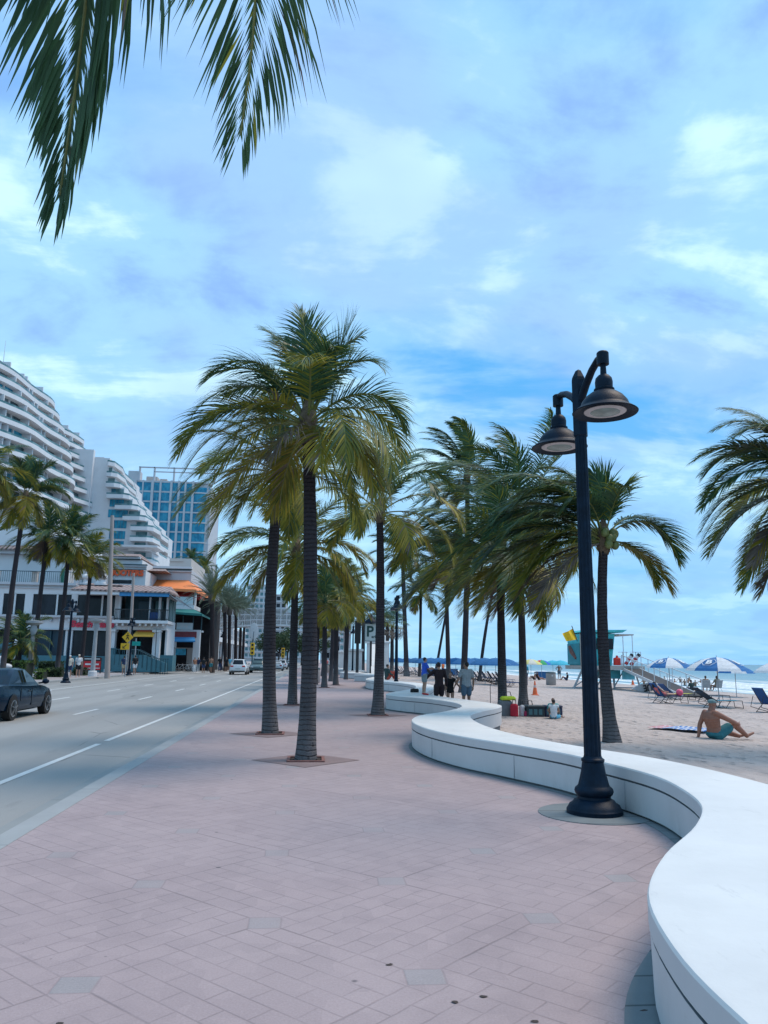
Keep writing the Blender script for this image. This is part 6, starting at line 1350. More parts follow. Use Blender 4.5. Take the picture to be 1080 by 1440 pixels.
# =================================================================== LIFEGUARD TOWER
F=Face(58,835,930,(0,0,0)); TW=bld('lifeguard_tower',F,'turquoise lifeguard tower on a raised deck with a yellow flag','lifeguard tower'); o=F.o; gz=sand_z(o.x)
TQ=teal('tower_turquoise',(.07,.55,.60)); TQD=teal('tower_dark_turquoise',(.04,.30,.36)); BEIG=mat('tower_beige',(.42,.40,.37),.7,.1,2.)
m=MB(o)
def fr(x,y,dy): q=A(x,y,F.Y+dy); return (q.x,F.Y+dy,q.z)
x0b,x1b=F.X(819),F.X(860); x0t,x1t=F.X(818),F.X(864); zb,zt=F.Z(936),F.Z(891)
v=[(x0b,F.Y,zb),(x1b,F.Y,zb),(x1b,F.Y+3,zb),(x0b,F.Y+3,zb),(x0t,F.Y-.3,zt),(x1t,F.Y-.3,zt),(x1t,F.Y+3.3,zt),(x0t,F.Y+3.3,zt)]
m.add(v,[(0,3,2,1),(4,5,6,7),(0,1,5,4),(1,2,6,5),(2,3,7,6),(3,0,4,7)]); m.build('cabin',TQ,TW)
m=MB(o); F.b(m,838,898,860.5,913,.42,-.1); w_=m.build('window',DG_,TW)
m=MB(o); F.b(m,817.5,891,822,936,.45,.2); m.build('corner_panel',BEIG,TW)
xp=F.X(818)-.03; m=MB(o); m.box(xp-.03,xp+.03,F.Y+.3,F.Y+3.1,F.Z(935),F.Z(905)); pn=m.build('picture_panel',TQD,TW); m=MB(o)
m.smooth=True; m.tube([(xp-.06,F.Y+2.4,F.Z(909)),(xp-.06,F.Y+1.9,F.Z(916)),(xp-.06,F.Y+1.0,F.Z(926))],[.14,.22,.10],8); m.build('painted_figure',mat('figure_brown',(.20,.09,.07),.8,.3,5.),pn)
m=MB(o); F.b(m,799,913,810,935.5,.31,-.1) if 0 else F.b(m,841,913.5,849,935,.36,-.1); m.build('door_panel',mat('door_light',(.10,.48,.58),.5,.1,3.),TW)
m=MB(o); xa,xb=F.X(816),F.X(866); m.add([(xa,F.Y-.7,F.Z(889.5)),(xb+.35,F.Y-.7,F.Z(889.5)),(xb+.35,F.Y+3.8,F.Z(889.5)),(xa,F.Y+3.8,F.Z(889.5)),(xa+.2,F.Y-.7,F.Z(886.5)),(xb+.7,F.Y-.8,F.Z(885.5)),(xb+.7,F.Y+3.8,F.Z(885.5)),(xa+.2,F.Y+3.8,F.Z(886.5))],[(0,3,2,1),(4,5,6,7),(0,1,5,4),(1,2,6,5),(2,3,7,6),(3,0,4,7)]); m.build('roof',TQ,TW)
m=MB(o); F.b(m,866,891.5,887,893.2,.8,2.6); m.build('roof_wing',BEIG,TW)
for x_ in (872,885): m=MB(o); F.b(m,x_,893,x_+.8,936,.7,-.65); m.build('wing_post',WMET,TW)
m=MB(o); F.b(m,816,936,897,941.5,1.2,3.6); m.build('deck',BEIG,TW)
m=MB(o); F.b(m,842,942,868,954,.5,2.); m.build('lower_cabin',TQD,TW)
m=MB(o); F.b(m,868,943,885,954.5,.9,-.8); sb=m.build('sign_board',mat('sign_pale_blue',(.12,.50,.62),.5,.2,3.),TW)
m=MB(o)
for xx in (868,873,886,893): F.b(m,xx,916,xx+.6,937,1.1,-1.05)
for yy in (916.5,923): F.b(m,862,yy,876,yy+.8,1.12,-1.07); F.b(m,878,yy-.3,893,yy+.5,1.12,-1.07)
m.build('railing',WMET,TW)
m=MB(o)
for xx in (819,838,862,892):
    for dy in (0,3.): 
        b_=fr(xx,941,dy); m.bar(b_,(b_[0]-(.9 if xx<830 else (-.4 if xx>880 else 0)),b_[1]-.2,sand_z(b_[0])-.2),.12)
a=fr(819,941,0); b_=fr(838,941,0); zg=gz
m.bar((a[0]-.8,F.Y,zg+.1),(b_[0],F.Y,zg+.1),.09); m.bar((a[0]-.6,F.Y,zg+.2),(a[0]+1.4,F.Y,a[2]),.07); m.bar((a[0]+.7,F.Y,zg+.1),(a[0]+1.6,F.Y,a[2]),.07); c_=fr(862,941,0); d_=fr(892,941,0); m.bar((c_[0],F.Y,zg+.1),(d_[0]+.4,F.Y,zg+.1),.09); m.bar((c_[0],F.Y,zg+.1),(c_[0]+.9,F.Y,c_[2]),.07)
m.bar((b_[0],F.Y,zg+.1),(b_[0]+.8,F.Y,c_[2]),.07)
m.build('legs',GAL,TW)
m=MB(o); p0=V(fr(886,940.5,-.8)); p1_=S(974,981)+UP*.05; m.bar(p0,p1_,1.2,.12); m.build('ramp',mat('ramp_dark',(.05,.045,.045),.8,.3,2.),TW)
m=MB(o); 
for s in (-.62,.62):
    m.bar(p0+V((s,0,.0)),p1_+V((s,0,.0)),.06,.2)
    for q in range(6): c0=p0.lerp(p1_,q/5.)+V((s,0,0)); m.bar(c0,c0+UP*1.0,.04)
    m.bar(p0+V((s,0,1.)),p1_+V((s,0,1.)),.045)
m.build('ramp_railing',WMET,TW)
m=MB(o); a=V(fr(796,906,-.5)); b_=V(fr(804,879,-.5)); 
t_=empty('flag_on_pole',V(fr(812,902,-.5)),0,'yellow warning flag flying from a thin pole on the lifeguard tower','flag'); m=MB(t_.location); m.tube([fr(812,902,-.5),fr(804,880,-.5)],.03,6); m.build('flagpole',BLK,t_)
m=MB(t_.location); v=[]; A0=V(fr(806,884,-.5)); A1=V(fr(812.5,899,-.5)); B0=V(fr(791,891,-.9)); B1_=V(fr(796,902,-.9))
for i in range(9):
    for j in range(4): q=A0.lerp(B0,i/8).lerp(A1.lerp(B1_,i/8),j/3); q.y+=.12*math.sin(i*1.1+j*.4); v.append(tuple(q))
m.smooth=True; m.add(v,[(i*4+j,i*4+j+1,(i+1)*4+j+1,(i+1)*4+j) for i in range(8) for j in range(3)]); m.build('flag',C('flag_yellow',(.80,.50,.02)),t_)
# rescue floats and drum on the deck
for x0,y0,x1,y1,lb in ((880,934,889,920,'red and white rescue board leaning on the tower rail, left one'),(887,935,899,920,'red and white rescue board leaning on the tower rail, right one with dark tip')):
    a=V(fr(x0,y0,-1.3)); b_=V(fr(x1,y1,-1.3)); t_=empty('rescue_board',a,0,lb,'rescue board','rescue boards on the lifeguard deck')
    for j in range(5): m=MB(a); m.smooth=True; m.tube([a.lerp(b_,j/5),a.lerp(b_,(j+1)/5)],.13,10); m.build('section',[mat('board_red',(.42,.02,.03),.5),mat('board_white',(.6,.6,.62),.5)][j%2] if j<4 else BLK,t_)
q=V(fr(868,935.5,-1.)); t_=empty('rescue_drum',q,0,'red drum standing on the lifeguard deck','drum'); m=MB(q); m.smooth=True; m.lathe([(.26,0),(.27,.05),(.27,.5),(.2,.55),(.09,.58),(.08,.72)],q,16); m.build('body',mat('drum_red',(.6,.03,.02),.5),t_)
# rescue board with upside-down lettering
a=S(903,973); t_=empty('rescue_sled',a,0,'long white rescue board lying on edge with upside-down dark lettering','rescue board'); Y_=a.y
q0=A(900,963,Y_); q1=A(945,955,Y_); q2=A(947,965,Y_); q3=A(906,974,Y_); q4=A(889,969,Y_); m=MB(a); m.slab([(q.x,q.z) for q in (q4,q0,q1,q2,q3)],Y_,Y_+.25); m.build('board',mat('board_white',(.6,.6,.62),.5),t_)
c_=A(922,964.5,Y_); e=textmesh('RESCUE',.62,BLK,t_,(c_.x-a.x,-.02,c_.z-a.z),(PI/2,PI+R(11)*-1,0),.02,'lettering',0,.02,sx=.85)
# =================================================================== VEHICLES
TYRE=mat('tyre_rubber',(.012,.012,.013),.85,.2,12.); RIM=mat('alloy_rim',(.32,.34,.36),.3,.1,6.,metal=.7); CGL=glassm('car_glass',(.006,.009,.012),(.012,.018,.024),.05); CGL.node_tree.nodes['Principled BSDF'].inputs['Specular IOR Level'].default_value=.3
TAIL=mat('tail_lamp_red',(.45,.01,.01),.25,.1); HEADL=mat('head_lamp',(.55,.58,.6),.15,.1); PLATE=mat('number_plate',(.45,.47,.46),.5,.2,20.); TRIM=mat('black_trim',(.012,.013,.014),.55,.2)
def paint(n,c): return mat('paint_'+n,c,.18,.03,1.,coat=.18,spec=.12)
def car(loc,rz,label,pt,L=4.6,Wd=1.8,H=1.42,suv=False,group='cars on the beach road',near=False):
    t=empty('parked_car' if 0 else 'car',loc,rz,label,'car',group); hw=Wd/2; h=L/2; bl=.93 if not suv else 1.02; zb=.22 if not suv else .27
    if suv: st=[(-h,.78,.45,.80),(-h+.06,.90,.34,bl+.0),(-h+.25,.96,.28,bl+.02),(-h*.55,1,.25,bl+.02),(0,1,.25,bl),(h*.45,1,.25,bl-.02),(h*.62,.99,.26,bl-.06),(h*.85,.94,.28,bl-.14),(h-.08,.84,.32,bl-.26),(h,.70,.42,.60)]
    else: st=[(-h,.74,.42,.78),(-h+.07,.88,.30,.96),(-h+.35,.95,.24,.99),(-h*.5,1,.2,.97),(0,1,.2,.93),(h*.35,1,.2,.92),(h*.55,.99,.2,.88),(h*.8,.94,.22,.78),(h-.1,.82,.26,.66),(h,.66,.34,.55)]
    m=MB(); m.smooth=True; b=[]; npt=11
    for y,w_,z0,z1 in st:
        x=hw*w_; half=[(0,z0),(x*.80,z0),(x*.96,z0+.06),(x,z0+(z1-z0)*.35),(x*.985,z0+(z1-z0)*.72),(x*.93,z1-.03),(x*.80,z1),(0,z1+.035)]
        ring=half+[(-a,c) for a,c in half[-2:0:-1]]; b+=[(a,y,c) for a,c in ring]
    n=14; f=[(i*n+j,i*n+(j+1)%n,(i+1)*n+(j+1)%n,(i+1)*n+j) for i in range(len(st)-1) for j in range(n)]+[tuple(range(n)),tuple((len(st)-1)*n+j for j in range(n))]; m.add(b,f)
    m.build('body',pt,t)
    # greenhouse
    if suv: yb=[(-h+.18,.80),(h*.50,.80)]; yt=[(-h+.55,.60),(h*.16,.62)]
    else: yb=[(-h*.72,.80),(h*.50,.82)]; yt=[(-h*.34,.60),(h*.12,.62)]
    m=MB(); m.smooth=True; rings=[]
    zz=[bl-.05,bl+(H-bl)*.5,H-.05,H]
    def yy(u,e): 
        a=yb[e][0]; c=yt[e][0]; return a+(c-a)*u**1.15
    for zi,z in enumerate(zz):
        u=min(1,(z-zz[0])/(H-.05-zz[0])); ins=0 if zi<3 else .10
        x=(yb[0][1]+(yt[0][1]-yb[0][1])*u)*hw*1.06-ins; y0=yy(u,0)+ins*2; y1=yy(u,1)-ins*2; ym=(y0+y1)/2
        r_=[(x*.78,y0),(x*.96,y0+.14),(x,ym-.2),(x,ym+.2),(x*.96,y1-.12),(x*.78,y1),(-x*.78,y1),(-x*.96,y1-.12),(-x,ym+.2),(-x,ym-.2),(-x*.96,y0+.14),(-x*.78,y0)]; rings.append([(a,c,z) for a,c in r_])
    b=[q for r_ in rings for q in r_]; k=12; m.add(b,[(i*k+j,i*k+(j+1)%k,(i+1)*k+(j+1)%k,(i+1)*k+j) for i in range(3) for j in range(k)]+[tuple(3*k+j for j in range(k))]); cb=m.build('cabin',pt,t)
    def pane(pts,off,name='window'):
        m=MB(); q=[V(p) for p in pts]; nn=(q[1]-q[0]).cross(q[2]-q[0]).normalized(); c=sum(q,V())/len(q)
        if nn.dot(c-V((0,0,c.z)))<0: nn=-nn
        q=[p+nn*off for p in q]; m.add([tuple(p) for p in q],[tuple(range(len(q)))]); return m.build(name,CGL,cb,fix=False)
    lo,hi=rings[0],rings[2]; md=rings[1]
    def lp_(a,b_,u): return V(a).lerp(V(b_),u)
    for s in (0,1):
        idx=[(1,2),(2,3),(3,4)] if s==0 else [(10,9),(9,8),(8,7)]
        lowf=.22; up=.93
        A0,A1,A2,A3=[lp_(lo[i],hi[i],lowf) for i in ((1,2,3,4) if s==0 else (10,9,8,7))]; B0,B1,B2,B3=[lp_(lo[i],hi[i],up) for i in ((1,2,3,4) if s==0 else (10,9,8,7))]
        mA=A1.lerp(A2,.5); mB_=B1.lerp(B2,.5); g=.035
        pane([A0+V((0,.12,0)),A1,mA-V((0,g,0)),mB_-V((0,g,0)),B1,B0+V((0,.05,0))],.012); pane([mA+V((0,g,0)),A2,A3-V((0,.10,0)),B3-V((0,.05,0)),B2,mB_+V((0,g,0))],.012)
    for (a,c) in ((0,11),(5,6)):
        pane([lp_(lo[a],hi[a],.20),lp_(lo[c],hi[c],.20),lp_(md[c],hi[c],.85),lp_(md[a],hi[a],.85)],.014,'rear_window' if a==0 else 'windscreen')
    wy=(-h*.60,h*.62); wr=.33 if not suv else .36
    for y in wy:
        for s in (-1,1):
            m=MB(); m.cur=0; n_=18; x=s*(hw*.985+.004); v=[(x,y,wr)]
            for i in range(n_+1): a=-.25+(PI+.5)*i/n_; v.append((x,y+(wr+.055)*math.cos(a),wr+(wr+.055)*math.sin(a)))
            m.add(v,[(0,i+1,i+2) for i in range(n_)]); m.build('wheel_arch',TRIM,t,fix=False)
            m=MB(); m.smooth=True; x0=s*(hw-.20); x1=s*(hw+.012); m.cyl((x0,y,wr),(x1,y,wr),wr,wr,24); wl=m.build('wheel',TYRE,t)
            m=MB(); xo=s*(hw+.016); m.cyl((s*(hw-.02),y,wr),(xo-s*.002,y,wr),wr*.22,wr*.18,12)
            for q in range(5): a=q*2*PI/5+.3; m.bar((xo,y,wr),(xo,y+wr*.66*math.cos(a),wr+wr*.66*math.sin(a)),.07,.012)
            v=[];
            for i in range(25): a=2*PI*i/24; v+=[(xo,y+wr*.60*math.cos(a),wr+wr*.60*math.sin(a)),(xo,y+wr*.70*math.cos(a),wr+wr*.70*math.sin(a))]
            m.add(v,[(2*i,2*i+1,2*i+3,2*i+2) for i in range(24)]); m.build('rim',RIM,wl,fix=False)
    for s in (-1,1):
        m=MB(); z=.80 if not suv else .92; m.cbox(s*hw*.50,s*hw*.84,-h-.015,-h+.12,z-.07,z+.07,.01) if s>0 else m.cbox(-hw*.84,-hw*.50,-h-.015,-h+.12,z-.07,z+.07,.01); m.build('tail_light',TAIL,t)
        m=MB(); z=.62 if not suv else .72; (m.cbox(hw*.45,hw*.80,h-.12,h+.01,z-.05,z+.06,.01) if s>0 else m.cbox(-hw*.80,-hw*.45,h-.12,h+.01,z-.05,z+.06,.01)); m.build('headlight',HEADL,t)
        m=MB(); m.smooth=True; ell(m,(s*(hw+.08),h*.36,bl+.08),.11,.07,.08); m.bar((s*hw*.85,h*.38,bl+.02),(s*(hw+.05),h*.37,bl+.05),.04); m.build('door_mirror',pt,t)
    m=MB(); m.cbox(-.26,.26,-h-.025,-h,.60,.72,.005); m.build('number_plate',PLATE,t); m=MB(); m.cbox(-.26,.26,h,h+.015,.36,.46,.005); m.cbox(-hw*.6,hw*.6,h-.03,h+.004,.5,.56,.003); m.build('grille',TRIM,t)
    m=MB(); m.cbox(-hw*.80,hw*.80,-h-.02,-h+.2,zb+.06,zb+.18,.02); m.build('rear_bumper',TRIM,t)
    for s in (-1,1): m=MB(); m.box(s*(hw-.012),s*(hw+.006),-.02,-.005,.35,bl-.06); m.box(s*(hw-.012),s*(hw+.006),-.9,-.885,.5,bl-.06);  m.box(s*(hw-.012),s*(hw+.008),-.30,-.14,bl-.18,bl-.155); m.build('door_seam',TRIM,t)
    if suv:
        for s in (-1,1): m=MB(); m.tube([(s*hw*.52,-h*.5,H+.03),(s*hw*.52,h*.1,H+.03)],.02,6); m.build('roof_rail',TRIM,t)
    return t
RZ=-.13
car(V((-9.15,24.25,RZ)),0,'dark blue saloon car cut off by the left edge of the photo',paint('navy',(.001,.012,.030)),4.62,1.80,1.42)
q=G(337,944.5,RZ); car(V((A(337,940,88).x,88,RZ)),0,'white sport utility car seen from behind beside the date palms',paint('white',(.62,.64,.66)),4.7,1.86,1.66,True)
car(V((A(363,938,100).x,100,RZ)),PI,'grey-green sport utility car just right of the white one',paint('greygreen',(.08,.13,.14)),4.8,1.95,1.78,True)
car(V((A(390,935,118).x,118,RZ)),0,'white car half hidden right behind the second palm trunk',paint('white',(.62,.64,.66)),4.6,1.8,1.45)
car(V((A(397,935,133).x,133,RZ)),0,'farther white car right of the second palm trunk',paint('white',(.62,.64,.66)),4.6,1.8,1.6,True)
car(V((A(403.5,935,146).x,146,RZ)),0,'small dark grey car farthest along the road',paint('grey',(.10,.13,.15)),4.5,1.8,1.45)
# =================================================================== STREET FURNITURE
def post(name,loc,h,r,label,cat,mt,group=None,lean=(0,0)):
    t=empty(name,loc,0,label,cat,group); m=MB(); m.smooth=True; m.tube([(0,0,-.1),(lean[0]*.5,lean[1]*.5,h*.5),(lean[0],lean[1],h)],[r,r*.85,r*.65],10); m.build('pole',mt,t); return t
CP_=concrete('utility_pole_concrete',(.36,.31,.29),.1,1.)
q=A(151,948,66); post('utility_pole',V((q.x,66,0)),A(158,725,66).z,.22,'tall pale concrete utility pole between the far palms and the crossing sign','utility pole',CP_,None,(A(158,725,66).x-q.x,0))
q=A(181,945,76); post('utility_pole',V((q.x,76,0)),A(188,806,76).z,.17,'shorter grey utility pole right behind the far street lamp with the crossing sign','utility pole',CP_,None,(A(188,806,76).x-q.x,0))
def discpost(x_,Y,yt,lb):
    b=A(x_,948,Y); t=empty('column_light',V((b.x,Y,0)),0,lb,'lamp post','pale column lights with flat disc tops'); zt=A(x_,yt,Y).z; m=MB(); m.smooth=True; m.tube([(0,0,-.1),(0,0,zt-.3)],[.2,.14],10); m.build('pole',GAL,t); m=MB(); m.smooth=True; m.lathe([(.14,zt-1.1),(.28,zt-.7),(.2,zt-.4),(.62,zt-.22),(.64,zt-.05),(.1,zt)],(0,0,0),16); m.build('disc_top',GAL,t); m=MB(); m.lathe([(.36,-.05),(.36,.4),(.3,.45)],(0,0,0),12); m.build('base',WH,t)
discpost(41,60,872,'pale column light left of the leaning palms across the road'); discpost(130,68,870,'pale column light in front of the red kiosk banner')
# pedestrian crossing sign
YS=mat('sign_yellow',(.80,.47,.02),.45,.06,2.); 
q=A(176,948,71); t=empty('crossing_sign',V((q.x,71,0)),0,'yellow diamond pedestrian crossing sign with an arrow plate across the road','traffic sign'); zc=A(176,896,71).z; m=MB(); m.tube([(0,0,-.1),(0,0,zc+.9)],.05,8); m.build('pole',GAL,t)
m=MB(); s_=.50; m.slab([(-s_,zc),(0,zc-s_),(s_,zc),(0,zc+s_)],-.08,-.055); dp=m.build('diamond_plate',YS,t); m=MB()
m.lathe([(.01,-.0),(.075,.0),(.075,.012),(.01,.012)],(0,0,0),10); hv=m.v[:]; m=MB(); z=zc
for a,b_,w_ in (((0,z+.02),(.0,z+.24),.14),((0,z+.04),(-.13,z-.2),.075),((0,z+.04),(.12,z-.2),.075),((0,z+.22),(-.14,z+.08),.055),((0,z+.22),(.13,z+.10),.055),((-.03,z+.33),(.03,z+.33),.10)): m.bar((a[0],-.09,a[1]),(b_[0],-.09,b_[1]),.012,w_)
m.build('walking_figure',BLK,dp)
m=MB(); z2=A(172,909,71).z; m.slab([(-.55,z2-.28),(.2,z2-.28),(.2,z2+.28),(-.55,z2+.28)],-.08,-.055); pl_=m.build('arrow_plate',YS,t); m=MB(); m.bar((-.05,-.09,z2+.15),(-.35,-.09,z2-.14),.012,.06); m.bar((-.35,-.09,z2-.16),(-.15,-.09,z2-.15),.012,.05);m.bar((-.36,-.09,z2-.16),(-.35,-.09,z2+.05),.012,.05); m.build('arrow',BLK,pl_)
q=A(188,948,78); t=empty('street_sign',V((q.x,78,0)),0,'small green street sign on a post right of the crossing sign','street sign'); zc=A(188,905,78).z; m=MB(); m.tube([(0,0,-.1),(0,0,zc+.5)],.05,8); m.build('pole',GAL,t); m=MB(); m.slab([(-.35,zc-.2),(.45,zc-.2),(.45,zc+.2),(-.35,zc+.2)],-.08,-.055); m.build('plate',mat('sign_green',(.0,.30,.26),.4),t); 
# kiosk banner
q=A(130,946,80); t=empty('kiosk',V((q.x,80,0)),0,'red, white and black banner stand on the restaurant pavement','kiosk'); m=MB(); x0,x1=A(118,930,80).x-q.x,A(142,930,80).x-q.x; zf=lambda y: A(130,y,80).z
m.box(x0,x1,-.1,.1,zf(942),zf(925)); bd=m.build('panel',mat('banner_red',(.55,.02,.03),.6,.08,2.),t); m=MB(); m.box(x0,x1,-.14,-.102,zf(929.5),zf(924)); m.build('header',BLK,bd)
for y0,y1,w_ in ((926,927.2,.9),(933,935.2,.8),(939,940,.95)): m=MB(); m.box(x0*w_,x1*w_,-.16,-.142,zf(y1),zf(y0)); m.build('white_stripe',WMET,bd)
m=MB(); 
for xx in (x0,x1): m.box(xx-.05,xx+.05,-.05,.05,0,zf(925))
m.build('legs',BLK,t)
# hedges and planting
def hedge(x0,x1,y0,y1,Y,dep,label,seed,mt=None,grp='clipped hedges in front of the restaurant',dens=90):
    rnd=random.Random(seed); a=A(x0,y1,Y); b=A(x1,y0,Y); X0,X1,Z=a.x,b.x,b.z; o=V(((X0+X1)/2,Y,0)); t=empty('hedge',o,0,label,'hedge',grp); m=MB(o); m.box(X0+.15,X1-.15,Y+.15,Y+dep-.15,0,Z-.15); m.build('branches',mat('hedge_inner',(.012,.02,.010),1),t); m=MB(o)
    n=int((X1-X0)*(Z+dep)*dens)
    for i in range(n):
        f=rnd.random(); 
        if f<.6: p=V((rnd.uniform(X0,X1),Y+rnd.uniform(-.05,.15),rnd.uniform(0,Z)))
        else: p=V((rnd.uniform(X0,X1),Y+rnd.uniform(0,dep),Z+rnd.uniform(-.12,.06)))
        e=V((rnd.gauss(0,1),rnd.gauss(0,1),rnd.gauss(0,1))).normalized()*.10; g=V((rnd.gauss(0,1),rnd.gauss(0,1),rnd.gauss(0,1))).cross(e).normalized()*.06; m.add([p-e,p+g,p+e,p-g],[(0,1,2,3)])
    m.build('leaves',mt or leafm,t,fix=False)
LG2=leafmat('hedge_leaf',(.03,.065,.02),(.085,.14,.03),.15,.6)
hedge(62,88,940,949,64,1.2,'low dark clipped hedge left of the near far-side lamp',1); hedge(100,122,940,948,70,1.2,'low dark clipped hedge behind the walkers',2)
hedge(46,62,942,952,57,1.4,'light green clipped bush nearest the dark blue car',3,LG2); hedge(14,38,930,948,58,2.,'taller rounded shrub above the dark blue car roof',4,LG2); hedge(50,84,931,941,72,2.,'mixed green planting behind the leaning palms',5); hedge(-20,12,928,946,60,2.,'shrubs at the left edge behind the dark blue car',6)
q=A(13,940,59); t=empty('white_statue',V((q.x,q.y-1.5,0)),0,'white sculpted ornament above the roof of the dark blue car','statue'); m=MB(); m.smooth=True; zt=A(13,926,57.5).z; m.lathe([(.35,0),(.35,.5),(.25,.55),(.22,zt-.9),(.4,zt-.8),(.42,zt-.6)],(0,0,0),12); m.build('pedestal',WH,t); m=MB(); m.smooth=True; ell(m,(0,0,zt-.35),.28,.3,.3); ell(m,(.35,0,zt-.55),.4,.25,.2); ell(m,(-.05,-.1,zt-.02),.24,.22,.2); m.build('figure',WH,t)
# bicycles at the rack
def bike(loc,rz,label):
    t=empty('bicycle',loc,rz,label,'bicycle','bicycles parked by the blue shopfront')
    for x_ in (-.52,.52):
        m=MB(); pts=[(x_+.33*math.cos(2*PI*i/18),0,.34+.33*math.sin(2*PI*i/18)) for i in range(19)]; m.tube(pts,.025,5,False); 
        for i in range(6): a=PI*i/6; m.tube([(x_-.32*math.cos(a),0,.34-.32*math.sin(a)),(x_+.32*math.cos(a),0,.34+.32*math.sin(a))],.006,3)
        m.build('wheel',TYRE,t)
    m=MB(); 
    for a,b_ in (((-.52,0,.34),(-.08,0,.30)),((-.52,0,.34),(-.18,0,.78)),((-.08,0,.30),(-.2,0,.88)),((-.08,0,.30),(.38,0,.78)),((-.17,0,.76),(.38,0,.80)),((.36,0,.92),(.52,0,.34))): m.tube([a,b_],.022,6)
    m.build('frame',WMET,t); m=MB(); m.tube([(.30,-.28,1.0),(.38,0,.95),(.30,.28,1.0)],.016,6); m.build('handlebar',BLK,t); m=MB(); m.smooth=True; ell(m,(-.22,0,.92),.14,.08,.04); m.build('saddle',BLK,t)
for x_,lb in ((252,'bicycle leaning left of the three by the ramp'),(258.5,'middle bicycle of the three by the ramp'),(266,'bicycle right of the three, nearest the woman in white')): q=A(x_,943,97); bike(V((q.x,97,0)),.15,lb)
# traffic signals
def signal(x_,Y,ys,yb,label,wdisc=False):
    b=A(x_,yb,Y); t=empty('traffic_signal',V((b.x,Y,0)),0,label,'traffic signal','yellow traffic signals'); z=A(x_,ys,Y).z; m=MB(); m.tube([(0,0,-.1),(0,0,z+1.3)],.09,8); m.build('pole',TEALD,t); m=MB(); m.cbox(-.30,.30,-.35,-.08,z-.85,z+.85,.04); hd=m.build('signal_head',YS,t)
    for i in range(3): m=MB(); m.cyl((0,-.36,z+.55-.55*i),(0,-.35,z+.55-.55*i),.16,.16,14); m.build('signal_lens',DG_,hd)
    if wdisc: m=MB(); zz=A(357,888,Y).z; xx=A(357,888,Y).x-b.x; m.smooth=True; ell(m,(xx,0,zz),.62,.04,1.25); m.build('sign_disc',WMET,t); m=MB(); m.bar((0,0,z+1.2),(xx,0,zz),.08); m.build('bracket',TEALD,t)
signal(354,112,912.5,938,'yellow traffic signal above the grey-green car',True); signal(397.5,140,918,934,'smaller far yellow traffic signal over the white cars')
# crossing sign on the promenade, seen edge-on
q=G(443,962); t=empty('crossing_sign',V((q.x,58,0)),R(62),'yellow warning sign on a post beside the litter bin, turned away','traffic sign'); zc=A(441,903,58).z; m=MB(); m.tube([(0,0,-.1),(0,0,zc+.5)],.04,8); m.build('pole',GAL,t); m=MB(); m.slab([(-.45,zc),(0,zc-.45),(.45,zc),(0,zc+.45)],-.06,-.03); m.build('diamond_plate',YS,t); m=MB(); z2=A(441,916,58).z; m.slab([(-.33,z2-.2),(.33,z2-.2),(.33,z2+.2),(-.33,z2+.2)],-.06,-.03); m.build('arrow_plate',YS,t)
# parking sign
Yp=72; q=A(521,945,Yp); t=empty('parking_sign',V((q.x,Yp,0)),0,'white parking sign with a large dark green P, left of the golden palm trunk','parking sign'); z0,z1=A(522,902,Yp).z,A(522,877,Yp).z; m=MB(); m.tube([(0,0,-.1),(0,0,z1+.5)],.10,10); m.build('pole',BLK,t)
m=MB(); m.smooth=True; m.lathe([(.62,z1+.05),(.55,z1+.25),(.2,z1+.5),(.08,z1+.8),(.02,z1+.9)],(0,0,0),16); m.build('lamp_cap',LMET,t)
m=MB(); m.cbox(-.62,.62,-.16,-.10,z0,z1,.03) if 0 else m.box(-.62,.62,-.18,-.11,z0,z1); bd=m.build('plate',mat('sign_white',(.50,.58,.57),.5,.05),t); m=MB(); 
PGN=mat('sign_dark_green',(.01,.06,.055),.5); e=textmesh('P',1.35,PGN,bd,(-.12,-.19,(z0+z1)/2+.05),(PI/2,0,0),.015,'letter_p',0,.03); e=textmesh('ark',.36,PGN,bd,(.27,-.19,z0+.42),(PI/2,0,0),.015,'lettering',0,.01)
m=MB(); w_=.05
for a in ((-.62,.62,z0,z0+w_),(-.62,.62,z1-w_,z1),(-.62,-.62+w_,z0+w_,z1-w_),(.62-w_,.62,z0+w_,z1-w_)): m.box(a[0],a[1],-.20,-.182,a[2],a[3])
m.build('plate_border',TEALD,bd)
# banner pole
Yb=70; q=A(502,950,Yb); t=empty('signal_post',V((q.x,Yb,0)),0,'black post with a thick dark box at mid height and a teal box on top','post'); zf=lambda y: A(502,y,Yb).z
m=MB(); m.tube([(0,0,-.1),(0,0,zf(903))],.14,10); m.tube([(0,0,zf(903)),(0,0,zf(835))],.09,8); m.build('pole',BLK,t); m=MB(); m.cbox(-.27,.27,-.2,.2,zf(905),zf(873),.03); m.build('control_box',BLK,t); m=MB(); m.cbox(-.26,.26,-.14,.14,zf(834),zf(815),.03); m.build('top_box',mat('box_teal',(.015,.10,.16),.5,.15,3.),t); m=MB(); m.cbox(-.13,.13,-.1,.1,zf(845),zf(836),.02); m.build('bracket',WMET,t)
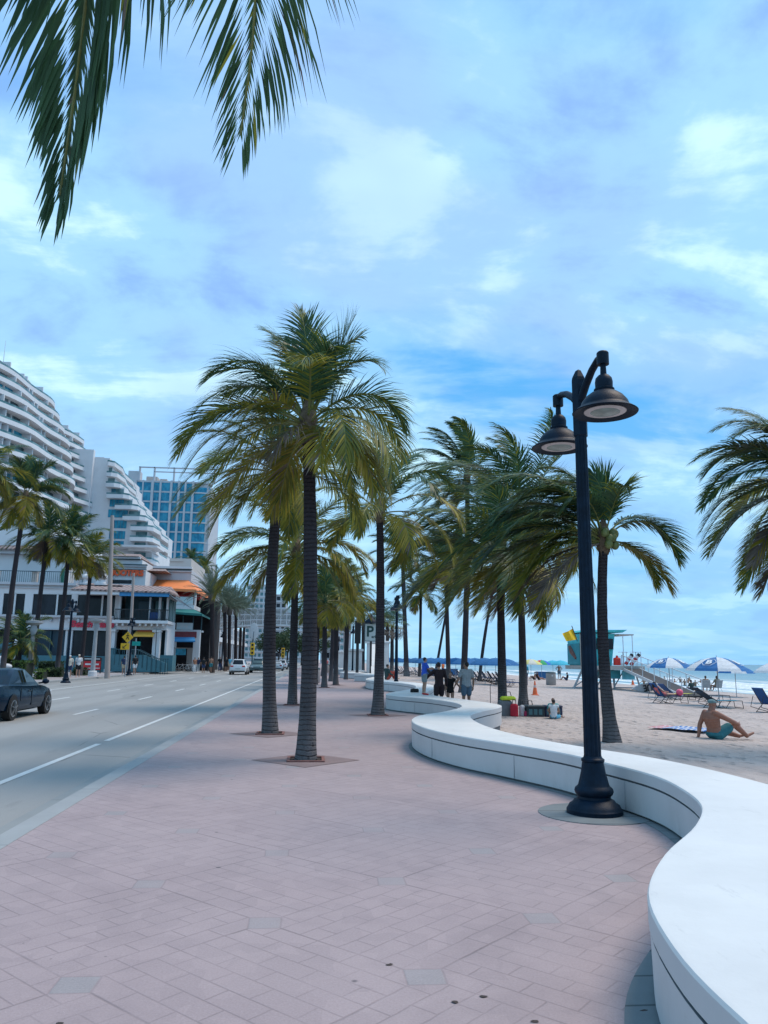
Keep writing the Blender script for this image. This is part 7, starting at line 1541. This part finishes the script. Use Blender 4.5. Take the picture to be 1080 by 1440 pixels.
# =================================================================== WAVE WALL ENTRANCE FARTHER ALONG
def arc(a,b_,n=8): return [a+(b_-a)*i/n for i in range(n+1)]
def swoop(x,y0,y1,z0,z1,flip,label,th=.35,X2=None):
    """white wall whose top sweeps up in a curve to a pylon"""
    t=empty('wave_wall',V((x,y0,0)),0,label,'wall','white entrance walls farther along the promenade'); m=MB(t.location); n=14; v=[]; X2=X2 if X2 is not None else x
    for i in range(n+1):
        u=i/n; uu=1-u if flip else u; z=z0+(z1-z0)*(uu**2.2); yy=y0+(y1-y0)*u; xx=x+(X2-x)*u; v+=[(xx-th/2,yy,-.3),(xx+th/2,yy,-.3),(xx+th/2,yy,z),(xx-th/2,yy,z)]
    m.add(v,[(i*4+j,i*4+(j+1)%4,(i+1)*4+(j+1)%4,(i+1)*4+j) for i in range(n) for j in range(4)]+[(0,1,2,3),tuple(n*4+j for j in (3,2,1,0))]); m.build('wall_body',WALLM,t); return t
swoop(5.2,66,78,.5,3.2,False,'white wall sweeping up to the gate pylon behind the parking sign',.5,6.0)
t=empty('gate_pylon',V((6.6,80,0)),0,'white gate pylon with a round motif behind the parking sign','pylon'); m=MB(); m.cbox(-1.1,1.1,-.5,.5,-.2,3.3,.05); m.build('body',WALLM,t); m=MB(); m.cbox(-1.25,1.25,-.65,.65,3.3,3.55,.05); m.cbox(-.8,.8,-.4,.4,3.55,4.1,.05); m.build('cap',WALLM,t); m=MB(); m.tube([(.5*math.cos(a),-.52,2.1+.5*math.sin(a)) for a in arc(0,2*PI,20)],.05,6,False); m.build('round_motif',WH2,t)
for i,(x,y,lb) in enumerate(((4.6,90,'nearer white gate pylon left of the parking sign'),(4.2,112,'farther white gate pylon left of the parking sign'))):
    t=empty('gate_pylon',V((x,y,0)),0,lb,'pylon','white gate pylons along the promenade'); m=MB(); m.cbox(-1.,1.,-.5,.5,-.2,2.6,.05); m.build('body',WALLM,t); m=MB(); m.cbox(-1.15,1.15,-.65,.65,2.6,2.85,.05); m.build('cap',WALLM,t)
for i,(ya,yb_,x) in enumerate(((82,97,3.2),(99,118,2.9),(121,150,2.7))):
    f2=[(x+.9*math.sin((y-ya)/2.6),y) for y in frange(ya,yb_,.8)]; b2=[(x+1.6+.9*math.sin((y-ya)/2.6+.5),y) for y in frange(ya,yb_,.8)]
    seatwall('seat_wall',f2,b2,['curving white seat wall just beyond the parking sign','curving white seat wall between the two distant gate pylons','farthest curving white seat wall of the promenade'][i])
f2=[(3.4+.9*math.sin((y-61)/2.4),y) for y in frange(60.5,76,.6)]; b2=[(5.0+.8*math.sin((y-61)/2.4+.4),y) for y in frange(60.5,76,.6)]; seatwall('seat_wall',f2,b2,'curving white seat wall between the golden palm and the parking sign')
# litter on the paving: gum, leaves, a straw
LF=mat('fallen_leaf',(.05,.035,.03),.8,.3,20.); rnd=random.Random(9)
for i,(x_,y_) in enumerate(((752,1437),(905,1422),(547,1357),(680,1402),(83,1440),(640,1410))):
    q=G(x_,y_); m=MB(); n=7; v=[(0,0,.006)]+[(.022*math.cos(2*PI*k/n)*rnd.uniform(.6,1.2),.015*math.sin(2*PI*k/n)*rnd.uniform(.7,1.2),.002+.004*rnd.random()) for k in range(n)]; m.add(v,[(0,k+1,(k+1)%n+1) for k in range(n)]); o_=m.build('leaf_scrap',LF,None,fix=False); o_.location=q; tag(o_,['dark scrap on the paving at the bottom beside the grey band','dark scrap on the grey band at the foot of the wall','dark scrap right of the bottom grey paving square','dark scrap between the bottom grey squares','dark scrap at the bottom left corner of the paving','dark scrap low on the paving, right of centre'][i],'leaf','scraps of leaf on the paving')
